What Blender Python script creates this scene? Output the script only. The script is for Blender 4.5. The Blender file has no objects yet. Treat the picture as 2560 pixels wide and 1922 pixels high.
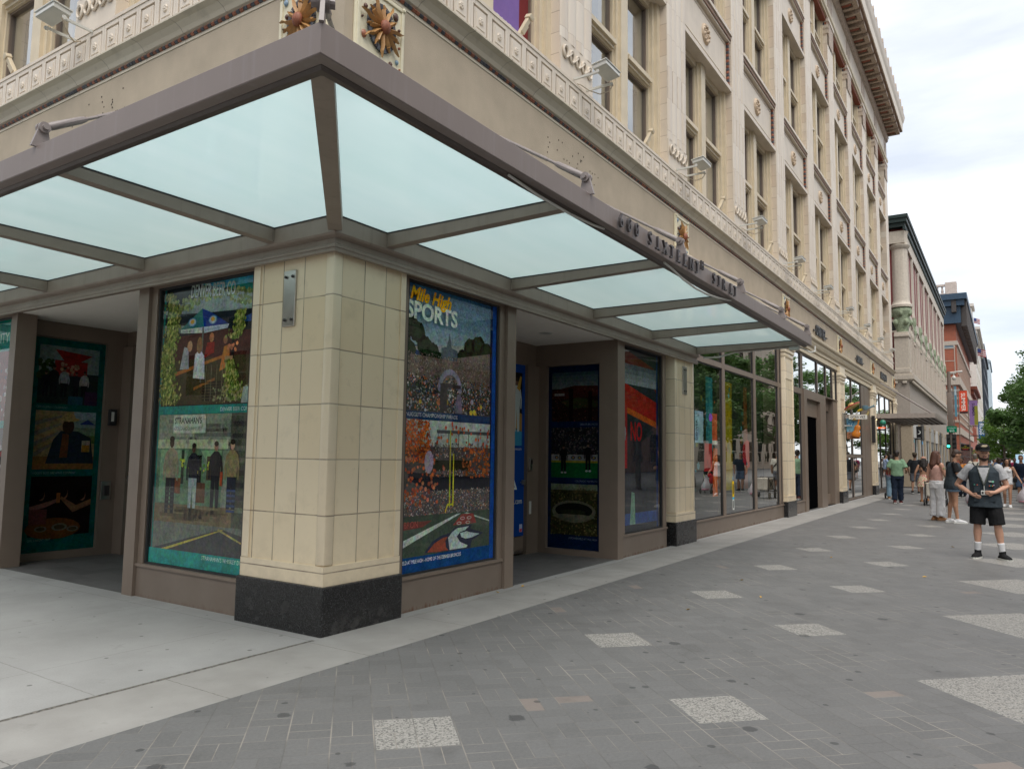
import bpy, bmesh, math, random
from mathutils import Vector, Matrix, Quaternion
random.seed(7)
S = bpy.context.scene
COL = S.collection
R = math.radians
PI = math.pi

# ------------------------------------------------------------------ helpers
class MB:
    """collects shapes, then links them as ONE mesh object"""
    def __init__(s):
        s.v = []; s.f = []; s.mi = []; s.c = []; s.m = Matrix.Identity(4); s.cur = 0; s.col = (1, 1, 1)
    def add(s, vs, fs):
        b = len(s.v)
        s.v += [tuple(s.m @ Vector(p)) for p in vs]
        s.f += [tuple(b + i for i in f) for f in fs]
        s.mi += [s.cur] * len(fs); s.c += [s.col] * len(fs)
        return s
    def box(s, x0, x1, y0, y1, z0, z1):
        return s.add([(x0,y0,z0),(x1,y0,z0),(x1,y1,z0),(x0,y1,z0),(x0,y0,z1),(x1,y0,z1),(x1,y1,z1),(x0,y1,z1)],
                     [(0,3,2,1),(4,5,6,7),(0,1,5,4),(1,2,6,5),(2,3,7,6),(3,0,4,7)])
    def bbox(s, x0, x1, y0, y1, z0, z1, b=.01):
        """box with bevelled edges"""
        bm = bmesh.new()
        vs = [bm.verts.new(p) for p in [(x0,y0,z0),(x1,y0,z0),(x1,y1,z0),(x0,y1,z0),(x0,y0,z1),(x1,y0,z1),(x1,y1,z1),(x0,y1,z1)]]
        for f in [(0,3,2,1),(4,5,6,7),(0,1,5,4),(1,2,6,5),(2,3,7,6),(3,0,4,7)]: bm.faces.new([vs[i] for i in f])
        bmesh.ops.bevel(bm, geom=bm.edges[:], offset=b, segments=2, affect='EDGES', profile=.5)
        bm.verts.index_update()
        s.add([v.co[:] for v in bm.verts], [[v.index for v in f.verts] for f in bm.faces]); bm.free()
        return s
    def quad(s, a, b, c, d): return s.add([a, b, c, d], [(0, 1, 2, 3)])
    def prism(s, poly, h, ax='z'):
        """poly in the plane, extruded by h along ax from 0"""
        n = len(poly)
        def P(p, t):
            if ax == 'z': return (p[0], p[1], t)
            if ax == 'y': return (p[0], t, p[1])
            return (t, p[0], p[1])
        vs = [P(p, 0) for p in poly] + [P(p, h) for p in poly]
        fs = [tuple(range(n))[::-1], tuple(range(n, 2*n))] + [(i, (i+1) % n, n + (i+1) % n, n + i) for i in range(n)]
        return s.add(vs, fs)
    def rings(s, rings, cap=True, closed=False):
        n = len(rings[0]); vs = [p for r in rings for p in r]; fs = []
        k = len(rings)
        for i in range(k if closed else k - 1):
            j = (i + 1) % k
            for a in range(n):
                b = (a + 1) % n
                fs.append((i*n+a, i*n+b, j*n+b, j*n+a))
        if cap and not closed: fs += [tuple(range(n))[::-1], tuple((k-1)*n + a for a in range(n))]
        return s.add(vs, fs)
    def tube(s, pts, r, n=8, closed=False, cap=True):
        pts = [Vector(p) for p in pts]; k = len(pts)
        rr = r if isinstance(r, (list, tuple)) else [r] * k
        up = None; out = []
        for i, p in enumerate(pts):
            if closed: t = pts[(i+1) % k] - pts[i-1]
            else: t = pts[min(i+1, k-1)] - pts[max(i-1, 0)]
            t.normalize()
            if up is None:
                up = Vector((0,0,1)) if abs(t.z) < .9 else Vector((1,0,0))
            a = t.cross(up); a.normalize(); b = a.cross(t); up = b
            out.append([tuple(p + (a*math.cos(2*PI*j/n) + b*math.sin(2*PI*j/n)) * rr[i]) for j in range(n)])
        return s.rings(out, cap, closed)
    def lathe(s, prof, n=16, c=(0,0,0), ax='z'):
        out = []
        for r, h in prof:
            ring = []
            for j in range(n):
                a = 2*PI*j/n; x, y = r*math.cos(a), r*math.sin(a)
                p = {'z': (x, y, h), 'y': (x, h, y), 'x': (h, x, y)}[ax]
                ring.append((p[0]+c[0], p[1]+c[1], p[2]+c[2]))
            out.append(ring)
        return s.rings(out)
    def ball(s, c, rx, ry=None, rz=None, n=10, m=7):
        ry = rx if ry is None else ry; rz = rx if rz is None else rz
        out = []
        for i in range(m + 1):
            t = -PI/2 + PI * (i + .02*(i == 0) - .02*(i == m)) / m
            out.append([(c[0]+rx*math.cos(t)*math.cos(2*PI*j/n), c[1]+ry*math.cos(t)*math.sin(2*PI*j/n), c[2]+rz*math.sin(t)) for j in range(n)])
        return s.rings(out)
    def sweep(s, prof, x1, y1):
        """mitred sweep of a closed (depth, z) profile round the street corner: right side along +x, left side along +y"""
        return s.rings([[(x1, d, z) for d, z in prof], [(d, d, z) for d, z in prof], [(d, y1, z) for d, z in prof]])
    def build(s, name, mats, parent=None, smooth=False, at=None, recalc=True, rotz=0):
        if not isinstance(mats, (list, tuple)): mats = [mats]
        o = Vector(at) if at is not None else Vector((0,0,0))
        me = bpy.data.meshes.new(name)
        base = o if parent is None else Vector((0,0,0))
        me.from_pydata([tuple(Vector(p) - o) for p in s.v], [], s.f)
        for m in mats: me.materials.append(m)
        me.polygons.foreach_set('material_index', s.mi)
        if any(c != (1,1,1) for c in s.c):
            at_ = me.attributes.new('Col', 'FLOAT_COLOR', 'FACE')
            at_.data.foreach_set('color', [x for c in s.c for x in (*c, 1.0)])
        if recalc:
            bm = bmesh.new(); bm.from_mesh(me); bmesh.ops.recalc_face_normals(bm, faces=bm.faces[:]); bm.to_mesh(me); bm.free()
        if smooth:
            me.polygons.foreach_set('use_smooth', [True]*len(me.polygons))
            try: me.set_sharp_from_angle(angle=R(smooth if smooth is not True else 50))
            except Exception: pass
        ob = bpy.data.objects.new(name, me); COL.objects.link(ob)
        ob.location = o
        if parent is not None:
            ob.parent = parent
        ob.rotation_euler.z = rotz
        return ob

def setp(o, label=None, cat=None, group=None, kind=None):
    if label: o['label'] = label
    if cat: o['category'] = cat
    if group: o['group'] = group
    if kind: o['kind'] = kind
    return o
def thing(name, label, cat, loc=(0,0,0), rotz=0, group=None):
    o = bpy.data.objects.new(name, None); COL.objects.link(o)
    o.location = loc; o.rotation_euler = (0, 0, rotz); o.empty_display_size = .2
    return setp(o, label, cat, group)
def wpart(mb, name, mats, root, **k):
    """part whose vertices are already in world coordinates, root unrotated"""
    ob = mb.build(name, mats, root, **k)
    ob.location = ob.location - root.location if 'at' in k and k['at'] is not None else -Vector(root.location)
    return ob
def kids(o): return [c for c in COL.objects if c.parent == o]
def copytree(o, parent=None, loc=None, rotz=None):
    c = o.copy(); COL.objects.link(c)
    if parent is not None: c.parent = parent
    if loc is not None: c.location = loc
    if rotz is not None: c.rotation_euler.z = rotz
    for ch in list(o.children): copytree(ch, c)
    return c
def textmesh(txt, size, align='LEFT', extrude=0, sx=1.0, shear=0, bold=0):
    cu = bpy.data.curves.new('t', 'FONT'); cu.body = txt; cu.size = size; cu.align_x = align
    cu.extrude = extrude; cu.shear = shear; cu.offset = bold; cu.resolution_u = 3
    o = bpy.data.objects.new('t', cu); COL.objects.link(o)
    dg = bpy.context.evaluated_depsgraph_get(); dg.update()
    me = bpy.data.meshes.new_from_object(o.evaluated_get(dg))
    vs = [(v.co.x * sx, v.co.y, v.co.z) for v in me.vertices]; fs = [tuple(p.vertices) for p in me.polygons]
    bpy.data.objects.remove(o); bpy.data.curves.remove(cu); bpy.data.meshes.remove(me)
    return vs, fs

# ------------------------------------------------------------------ materials
class N:
    def __init__(s, name):
        s.mat = bpy.data.materials.new(name); s.mat.use_nodes = True; s.t = s.mat.node_tree; s.t.nodes.clear()
        s.out = s.t.nodes.new('ShaderNodeOutputMaterial')
    def n(s, t, **k):
        nd = s.t.nodes.new(t)
        for a, v in k.items():
            if a.startswith('i_'): s.set(nd.inputs[a[2:].replace('_', ' ')], v)
            elif a.startswith('x'): s.set(nd.inputs[int(a[1:])], v)
            else: setattr(nd, a, v)
        return nd
    def set(s, inp, v):
        if hasattr(v, 'outputs'): s.t.links.new(v.outputs[0], inp)
        elif isinstance(v, bpy.types.NodeSocket): s.t.links.new(v, inp)
        else:
            try: inp.default_value = v
            except Exception: inp.default_value = (*v, 1.0)
    def M(s, op, a, b=0.0, c=None):
        nd = s.n('ShaderNodeMath', operation=op); s.set(nd.inputs[0], a); s.set(nd.inputs[1], b)
        if c is not None: s.set(nd.inputs[2], c)
        return nd.outputs[0]
    def mix(s, fac, a, b, mode='MIX'):
        nd = s.n('ShaderNodeMix', data_type='RGBA', blend_type=mode)
        s.set(nd.inputs[0], fac); s.set(nd.inputs[6], a); s.set(nd.inputs[7], b)
        return nd.outputs[2]
    def pos(s):
        g = s.n('ShaderNodeNewGeometry'); x = s.n('ShaderNodeSeparateXYZ', x0=g.outputs['Position'])
        return g.outputs['Position'], x.outputs[0], x.outputs[1], x.outputs[2]
    def noise(s, scale, detail=4, vec=None, rough=.55, dim='3D'):
        nd = s.n('ShaderNodeTexNoise', noise_dimensions=dim); nd.inputs['Scale'].default_value = scale; nd.inputs['Detail'].default_value = detail
        nd.inputs['Roughness'].default_value = rough
        if vec is not None: s.set(nd.inputs['Vector'], vec)
        return nd.outputs[0]
    def ramp(s, fac, lo, hi, a=0.0, b=1.0):
        nd = s.n('ShaderNodeMapRange'); s.set(nd.inputs[0], fac)
        for i, v in enumerate((lo, hi, a, b)): s.set(nd.inputs[i+1], v)
        return nd.outputs[0]
    def bsdf(s, color, rough=.6, metal=0.0, bump=None, bstr=.3, bdist=.01, spec=.5, **k):
        p = s.n('ShaderNodeBsdfPrincipled')
        s.set(p.inputs['Base Color'], color); s.set(p.inputs['Roughness'], rough); s.set(p.inputs['Metallic'], metal)
        s.set(p.inputs['Specular IOR Level'], spec)
        for a, v in k.items(): s.set(p.inputs[a.replace('_', ' ')], v)
        if bump is not None:
            b = s.n('ShaderNodeBump'); b.inputs['Strength'].default_value = bstr; b.inputs['Distance'].default_value = bdist
            s.set(b.inputs['Height'], bump); s.t.links.new(b.outputs[0], p.inputs['Normal'])
        s.t.links.new(p.outputs[0], s.out.inputs[0])
        return p

def plain(name, c, rough=.6, metal=0.0, var=.12, scale=9.0, bstr=.15, bscale=60, spec=.5, streak=0.0, dirtcol=None, bdist=.004):
    n = N(name); P, x, y, z = n.pos()
    v = n.noise(scale, 5, P)
    lo = tuple(a * (1 - var) for a in c); hi = tuple(min(1, a * (1 + var)) for a in c)
    col = n.mix(n.ramp(v, .3, .7), lo, hi)
    if streak:
        sc = n.n('ShaderNodeVectorMath', operation='MULTIPLY', x0=P, x1=(9.0, 9.0, .5))
        st = n.ramp(n.noise(1.6, 5, sc.outputs[0]), .55, .8)
        col = n.mix(n.M('MULTIPLY', st, streak), col, dirtcol or tuple(a * .45 for a in c))
    n.bsdf(col, rough, metal, n.noise(bscale, 3, P), bstr, bdist, spec)
    return n.mat

def blocks(name, c1, c2, joint, zper, zoff, hper, hoff, jw=.006, rough=.4, stagger=0.0, stain=.12, jz=None, jdark=1.0, bdist=.004):
    """glazed terracotta blocks with mortar joints; the coordinate along the wall is x+y"""
    n = N(name); P, x, y, z = n.pos()
    zc = n.M('DIVIDE', n.M('SUBTRACT', z, zoff), zper); row = n.M('FLOOR', zc); fz = n.M('FRACT', zc)
    h = n.M('ADD', x, y)
    hc = n.M('ADD', n.M('DIVIDE', n.M('SUBTRACT', h, hoff), hper), n.M('MULTIPLY', row, stagger)); colm = n.M('FLOOR', hc); fh = n.M('FRACT', hc)
    id_ = n.n('ShaderNodeCombineXYZ', x0=row, x1=colm)
    wn = n.n('ShaderNodeTexWhiteNoise', noise_dimensions='3D', x0=id_.outputs[0])
    big = n.noise(1.3, 5, P)
    t = n.M('ADD', n.M('MULTIPLY', wn.outputs[0], .75), n.M('MULTIPLY', big, .3))
    col = n.mix(t, c1, c2)
    st = n.M('MAXIMUM', n.ramp(n.noise(3.1, 6, P, .65), .56, .78), n.M('MULTIPLY', n.ramp(n.noise(11, 5, P, .7), .60, .72), .6))
    st = n.M('MAXIMUM', st, n.M('MULTIPLY', n.ramp(z, .42, .95, .9, 0), n.ramp(n.noise(6, 5, P, .7), .42, .66)))
    col = n.mix(n.M('MULTIPLY', st, stain), col, tuple(a * .5 for a in c1))
    jw2 = jw if jz is None else jz
    dz = n.M('MULTIPLY', n.M('MINIMUM', fz, n.M('SUBTRACT', 1, fz)), zper)
    dh = n.M('MULTIPLY', n.M('MINIMUM', fh, n.M('SUBTRACT', 1, fh)), hper)
    jm = n.M('MAXIMUM', n.ramp(dz, jw2 * .4, jw2, 1, 0), n.ramp(dh, jw * .4, jw, 1, 0))
    jn = n.ramp(n.noise(5, 3, P), .3, .7, .45, 1.0)
    jmc = n.M('MULTIPLY', n.M('MULTIPLY', jm, jn), jdark)
    col = n.mix(jmc, col, joint)
    hgt = n.M('SUBTRACT', n.M('MULTIPLY', n.noise(14, 3, P), .35), jm)
    n.bsdf(col, n.ramp(wn.outputs[0], 0, 1, rough - .06, rough + .1), 0, hgt, .5, bdist)
    return n.mat

M_ = {}
M_['tile'] = blocks('cream_glazed_tile', (.74,.60,.395), (.83,.71,.515), (.19,.135,.095), .4825, .52, .285, -.055, .0075, .33, 0, .32)
M_['tileplain'] = blocks('cream_glazed_strip', (.76,.63,.44), (.84,.73,.55), (.22,.16,.12), .4825, .52, 40, 20, .0075, .33, 0, .3)
M_['pierblock'] = blocks('pier_terracotta', (.62,.50,.385), (.74,.66,.55), (.30,.22,.16), .31, .02, 40, 20.37, .006, .45, 0, .15)
M_['reed'] = blocks('reeded_terracotta', (.66,.56,.45), (.76,.69,.60), (.40,.31,.24), .62, .12, .2425, .05, .004, .45, .37, .12, .006, .8)
M_['terra'] = plain('pale_terracotta', (.69,.605,.50), .5, var=.08, scale=2.5, bstr=.12, bscale=25, streak=.25, dirtcol=(.38,.30,.22))
M_['friezeb'] = blocks('frieze_terracotta', (.66,.575,.475), (.74,.665,.57), (.34,.26,.19), 30, 0, .38, .05, .004, .5, 0, .22)
M_['cove'] = blocks('cove_terracotta', (.55,.48,.37), (.64,.58,.46), (.20,.16,.12), 30, 0, .76, .2, .006, .5, 0, .5)
M_['trim'] = plain('cream_painted_trim', (.66,.565,.41), .5, var=.07, scale=4, bstr=.08, streak=.2, dirtcol=(.34,.26,.16))
M_['stucco'] = plain('tan_stucco', (.47,.395,.30), .9, var=.10, scale=2.2, bstr=.8, bscale=90, streak=.05, bdist=.004)
M_['beadred'] = plain('red_glazed_bead', (.30,.11,.065), .3, var=.4, scale=14)
M_['beadblue'] = plain('blue_black_glazed_bead', (.07,.075,.09), .3, var=.4, scale=14)
M_['ropebrown'] = plain('brown_rope_moulding', (.27,.17,.12), .55, var=.35, scale=22)
M_['redsoffit'] = plain('red_soffit', (.27,.07,.035), .6)
M_['patterned'] = plain('patterned_terracotta', (.44,.345,.27), .6, var=.4, scale=16, bstr=.9, bscale=22, bdist=.02)
M_['bronze'] = plain('taupe_painted_metal', (.20,.153,.118), .42, var=.06, scale=3, bstr=.05, streak=.12)
M_['rustbronze'] = None
M_['fascia'] = plain('mauve_grey_painted_steel', (.22,.18,.165), .45, var=.05, scale=2.5, bstr=.04, streak=.25, dirtcol=(.36,.34,.35))
M_['farcanopy'] = plain('pale_taupe_metal', (.36,.31,.275), .4, streak=.2)
M_['rafter'] = plain('grey_brown_painted_steel', (.265,.215,.175), .5, var=.08, scale=4, bstr=.06, streak=.35, dirtcol=(.12,.09,.07))
M_['darkmetal'] = plain('dark_metal', (.045,.04,.04), .4, .3)
M_['steel'] = plain('brushed_steel', (.5,.48,.45), .28, .95, var=.15, scale=5, bstr=.1, bscale=200)
M_['whitepaint'] = plain('pale_painted_metal', (.62,.62,.58), .4, var=.04, bstr=.03)
M_['black'] = plain('black_rubber', (.02,.02,.021), .6)
M_['ceiling'] = plain('white_plaster_ceiling', (.80,.76,.69), .85, var=.03)
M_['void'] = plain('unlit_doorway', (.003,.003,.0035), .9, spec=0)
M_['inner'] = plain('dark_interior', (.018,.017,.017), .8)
M_['window_backing'] = plain('grey_window_backing', (.15,.14,.135), .8, var=.1)
M_['dirtyjoint'] = plain('dirt', (.05,.04,.035), .9)

def rusty():
    n = N('taupe_metal_rusting_at_foot'); P, x, y, z = n.pos()
    sc = n.n('ShaderNodeVectorMath', operation='MULTIPLY', x0=P, x1=(16.0, 16.0, 5.0))
    nz = n.noise(1.2, 6, sc.outputs[0], .7)
    low = n.ramp(z, 0, .14, .25, -.25)
    m = n.M('MULTIPLY', n.ramp(n.M('ADD', nz, low), .62, .85), n.ramp(n.M('SUBTRACT', x, y), -.5, 1.2, .25, .9))
    col = n.mix(n.ramp(n.noise(3, 4, P), .3, .7), (.175,.135,.105), (.20,.16,.128))
    col = n.mix(m, col, (.12,.045,.018))
    n.bsdf(col, n.ramp(m, 0, 1, .42, .9), 0, nz, .2, .003)
    return n.mat
M_['rustbronze'] = rusty()

def granite():
    n = N('black_speckled_granite'); P, x, y, z = n.pos()
    v = n.n('ShaderNodeTexVoronoi'); v.inputs['Scale'].default_value = 170; n.set(v.inputs['Vector'], P)
    sp = n.n('ShaderNodeTexWhiteNoise', x0=v.outputs['Position'])
    col = n.mix(n.ramp(sp.outputs[0], .75, 1), (.012,.012,.0125), (.06,.06,.062))
    d = n.ramp(n.noise(5, 6, P, .7), .55, .8)
    low = n.ramp(z, 0, .2, .35, 0)
    col = n.mix(n.M('MULTIPLY', d, n.M('ADD', low, .12)), col, (.2,.19,.18))
    n.bsdf(col, n.ramp(d, 0, 1, .25, .6), 0, n.noise(60, 3, P), .1, .003)
    return n.mat
M_['granite'] = granite()

def pavers():
    n = N('grey_basketweave_pavers'); P, x, y, z = n.pos()
    c = .2307; k = 1 / math.sqrt(2)
    a = n.M('MULTIPLY', n.M('ADD', n.M('SUBTRACT', x, 1.33), n.M('ADD', y, 2.15)), k / c)
    b = n.M('MULTIPLY', n.M('SUBTRACT', n.M('SUBTRACT', x, 1.33), n.M('ADD', y, 2.15)), k / c)
    fa, fb, ia, ib = n.M('FRACT', a), n.M('FRACT', b), n.M('FLOOR', a), n.M('FLOOR', b)
    par = n.M('FLOORED_MODULO', n.M('ADD', ia, ib), 2)
    f = n.M('ADD', n.M('MULTIPLY', par, fa), n.M('MULTIPLY', n.M('SUBTRACT', 1, par), fb))
    half = n.M('FLOOR', n.M('MULTIPLY', f, 2))
    id_ = n.n('ShaderNodeCombineXYZ', x0=ia, x1=ib, x2=half)
    wn = n.n('ShaderNodeTexWhiteNoise', x0=id_.outputs[0]); wn2 = n.n('ShaderNodeTexWhiteNoise', x0=n.n('ShaderNodeVectorMath', operation='ADD', x0=id_.outputs[0], x1=(31.3, 7.7, 3.1)).outputs[0])
    da = n.M('MINIMUM', fa, n.M('SUBTRACT', 1, fa)); db = n.M('MINIMUM', fb, n.M('SUBTRACT', 1, fb))
    dh = n.M('ABSOLUTE', n.M('SUBTRACT', f, .5))
    # long joints run along one diagonal, so those are widest and palest
    d = n.M('MULTIPLY', n.M('MINIMUM', n.M('MINIMUM', db, n.M('MULTIPLY', da, 1.6)), n.M('MULTIPLY', dh, 1.3)), c)
    jm = n.ramp(d, .0014, .0054, 1, 0)
    grain = n.noise(190, 2, P)
    big = n.noise(.55, 5, P)
    t = n.M('ADD', n.M('MULTIPLY', wn.outputs[0], .2), n.M('ADD', n.M('MULTIPLY', n.M('ADD', grain, n.M('MULTIPLY', n.M('SUBTRACT', n.noise(48, 4, P, .75), .5), 1.7)), .55), n.M('MULTIPLY', big, .45)))
    col = n.mix(n.ramp(t, .2, 1.1), (.10,.099,.097), (.188,.186,.183))
    col = n.mix(n.M('MULTIPLY', n.M('GREATER_THAN', wn2.outputs[0], .997), .4), col, (.30,.23,.19))
    # soft grime patches and gum spots
    gr = n.ramp(n.noise(2.3, 6, P, .65), .56, .75)
    col = n.mix(n.M('MULTIPLY', gr, .5), col, (.075,.072,.068))
    def gum(scale, size, seed):
        mv = n.n('ShaderNodeVectorMath', operation='ADD', x0=P, x1=(seed, seed*.7, 0))
        v = n.n('ShaderNodeTexVoronoi', voronoi_dimensions='2D'); v.inputs['Scale'].default_value = scale; n.set(v.inputs['Vector'], mv)
        wv = n.n('ShaderNodeTexWhiteNoise', x0=v.outputs['Position'])
        rad = n.M('MULTIPLY', n.M('SUBTRACT', wv.outputs[0], .35), size)
        wob = n.M('MULTIPLY', n.M('SUBTRACT', n.noise(30, 3, P), .5), size * .7)
        return n.ramp(n.M('SUBTRACT', n.M('ADD', v.outputs['Distance'], wob), rad), -.004, .006, 1, 0)
    g = n.M('MAXIMUM', gum(2.6, .10, 0), gum(1.1, .085, 5.1))
    # pale granite diamonds: three rows
    def dia(x0, per, yc, hd):
        dx = n.M('ABSOLUTE', n.M('SUBTRACT', n.M('FLOORED_MODULO', n.M('SUBTRACT', x, x0 - per/2), per), per/2))
        dy = n.M('ABSOLUTE', n.M('SUBTRACT', y, yc))
        return n.M('LESS_THAN', n.M('ADD', dx, dy), hd)
    m = None
    for x0, per, yc, hd in ((1.33,2.61,-2.15,.315),(2.73,2.63,-3.41,.315),(1.53,2.66,-5.03,.655),(2.73,2.63,-6.62,.315),(1.33,2.61,-7.9,.315)):
        q = dia(x0, per, yc, hd); m = q if m is None else n.M('MAXIMUM', m, q)
    v = n.n('ShaderNodeTexVoronoi'); v.inputs['Scale'].default_value = 105; n.set(v.inputs['Vector'], P)
    sp = n.n('ShaderNodeTexWhiteNoise', x0=v.outputs['Position'])
    wcol = n.mix(n.ramp(n.M('ADD', n.M('MULTIPLY', sp.outputs[0], .8), n.M('MULTIPLY', n.noise(45, 3, P), .4)), .28, .62), (.12,.116,.11), (.31,.298,.275))
    col = n.mix(m, col, wcol)
    jcol = n.mix(n.ramp(n.noise(1.7, 4, P), .42, .62), (.10,.095,.088), (.33,.295,.255))
    col = n.mix(n.M('MULTIPLY', jm, n.ramp(n.noise(.8, 4, P), .38, .62, .45, .9)), col, jcol)
    col = n.mix(n.M('MULTIPLY', g, .62), col, (.03,.03,.032))
    hgt = n.M('SUBTRACT', n.M('MULTIPLY', grain, .4), jm)
    n.bsdf(col, .62, 0, hgt, .35, .004, .35)
    return n.mat
M_['pavers'] = pavers()

def concrete():
    n = N('pale_sidewalk_concrete'); P, x, y, z = n.pos()
    t = n.M('ADD', n.M('MULTIPLY', n.noise(.9, 6, P, .6), .8), n.M('MULTIPLY', n.noise(90, 3, P), .25))
    col = n.mix(n.ramp(t, .35, .75), (.255,.25,.24), (.375,.37,.36))
    # the strip along the shopfronts is a little warmer and dirtier
    strip = n.M('MULTIPLY', n.M('LESS_THAN', y, -.12), .55)
    col = n.mix(strip, col, n.mix(n.ramp(n.noise(2.2, 6, P), .35, .7), (.225,.21,.19), (.33,.315,.29)))
    st = n.ramp(n.noise(3.5, 7, P, .7), .6, .78)
    col = n.mix(n.M('MULTIPLY', st, .8), col, (.17,.16,.145))
    v = n.n('ShaderNodeTexVoronoi', voronoi_dimensions='2D'); v.inputs['Scale'].default_value = 2.3; n.set(v.inputs['Vector'], P)
    wv = n.n('ShaderNodeTexWhiteNoise', x0=v.outputs['Position'])
    g = n.ramp(n.M('SUBTRACT', n.M('ADD', v.outputs['Distance'], n.M('MULTIPLY', n.noise(25, 3, P), .03)), n.M('MULTIPLY', wv.outputs[0], .055)), 0, .008, 1, 0)
    col = n.mix(n.M('MULTIPLY', g, .65), col, (.06,.058,.055))
    jn = n.M('MULTIPLY', n.M('SUBTRACT', n.noise(14, 5, P), .5), .02)
    def line(coord, at, w):
        return n.ramp(n.M('ABSOLUTE', n.M('ADD', n.M('SUBTRACT', coord, at), jn)), w*.5, w, 1, 0)
    exp = n.M('MULTIPLY', line(y, -.125, .024), n.M('LESS_THAN', x, -.2))
    exr = n.M('MULTIPLY', line(y, -.165, .005), n.M('GREATER_THAN', x, .9))
    sx = n.M('SUBTRACT', n.M('FLOORED_MODULO', n.M('SUBTRACT', x, -.27 - .625), 1.25), .625)
    cr = n.M('MULTIPLY', line(sx, 0, .005), n.M('LESS_THAN', y, -.13))
    ly = n.M('MULTIPLY', line(n.M('SUBTRACT', n.M('FLOORED_MODULO', n.M('SUBTRACT', y, .0), 1.5), .75), 0, .006), n.M('GREATER_THAN', y, 0))
    lx = n.M('MULTIPLY', line(n.M('SUBTRACT', n.M('FLOORED_MODULO', n.M('ADD', x, 2.85), 1.75), .875), 0, .007), n.M('GREATER_THAN', y, -.1))
    j = n.M('MAXIMUM', n.M('MULTIPLY', exp, .95), n.M('MAXIMUM', n.M('MULTIPLY', cr, .6), n.M('MAXIMUM', n.M('MULTIPLY', ly, .3), n.M('MAXIMUM', n.M('MULTIPLY', lx, .35), n.M('MULTIPLY', exr, .5)))))
    col = n.mix(j, col, n.mix(n.ramp(n.noise(40, 4, P), .4, .6), (.045,.04,.036), (.17,.155,.13)))
    n.bsdf(col, .75, 0, n.M('SUBTRACT', n.noise(70, 4, P), j), .3, .004, .35)
    return n.mat
M_['concrete'] = concrete()
M_['asphalt'] = plain('asphalt', (.055,.055,.057), .85, var=.2, scale=2, bstr=.4, bscale=90)

def slate():
    n = N('dark_slate_entry_tiles'); P, x, y, z = n.pos()
    bx = n.M('MULTIPLY', n.M('ADD', x, y), 1); by = n.M('SUBTRACT', x, y)
    fx = n.M('FRACT', n.M('DIVIDE', x, .305)); fy = n.M('FRACT', n.M('DIVIDE', y, .305))
    id_ = n.n('ShaderNodeCombineXYZ', x0=n.M('FLOOR', n.M('DIVIDE', x, .305)), x1=n.M('FLOOR', n.M('DIVIDE', y, .305)))
    wn = n.n('ShaderNodeTexWhiteNoise', x0=id_.outputs[0])
    jm = n.M('MAXIMUM', n.ramp(n.M('MINIMUM', fx, n.M('SUBTRACT', 1, fx)), .006, .02, 1, 0), n.ramp(n.M('MINIMUM', fy, n.M('SUBTRACT', 1, fy)), .006, .02, 1, 0))
    col = n.mix(n.M('ADD', n.M('MULTIPLY', wn.outputs[0], .5), n.M('MULTIPLY', n.noise(6, 5, P), .5)), (.07,.067,.066), (.16,.155,.15))
    col = n.mix(n.M('MULTIPLY', jm, .7), col, (.17,.16,.15))
    n.bsdf(col, .5, 0, n.noise(12, 4, P), .3, .006)
    return n.mat
M_['slate'] = slate()

def glass(name, tint, ior=1.5, gain=1.0, base=0.0, rough=0.0, wav=0.0):
    n = N(name); P, x, y, z = n.pos()
    f0 = ((ior - 1)/(ior + 1))**2
    lw = n.n('ShaderNodeLayerWeight'); lw.inputs['Blend'].default_value = .5
    sch = n.M('ADD', f0, n.M('MULTIPLY', n.M('POWER', lw.outputs['Facing'], 5), 1 - f0))
    fac = n.n('ShaderNodeClamp'); n.set(fac.inputs[0], n.M('ADD', n.M('MULTIPLY', sch, gain), base))
    tr = n.n('ShaderNodeBsdfTransparent'); n.set(tr.inputs[0], tint)
    gl = n.n('ShaderNodeBsdfGlossy'); n.set(gl.inputs['Color'], (.97,.98,.97)); gl.inputs['Roughness'].default_value = rough
    if wav:
        b = n.n('ShaderNodeBump'); b.inputs['Strength'].default_value = wav; b.inputs['Distance'].default_value = .02
        n.set(b.inputs['Height'], n.noise(1.4, 2, P)); n.t.links.new(b.outputs[0], gl.inputs['Normal'])
    mx = n.n('ShaderNodeMixShader'); n.set(mx.inputs[0], fac.outputs[0])
    n.t.links.new(tr.outputs[0], mx.inputs[1]); n.t.links.new(gl.outputs[0], mx.inputs[2]); n.t.links.new(mx.outputs[0], n.out.inputs[0])
    return n.mat
M_['shopglass'] = glass('shopfront_glass', (.88,.90,.89), 1.5, 1.15, .005, 0, .04)
M_['streetglass'] = glass('street_reflecting_shop_glass', (.86,.89,.88), 1.5, 2.5, .02, 0, .05)
M_['officeglass'] = glass('reflective_office_glass', (.84,.86,.87), 1.7, 1.4, .20, 0, .06)

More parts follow.
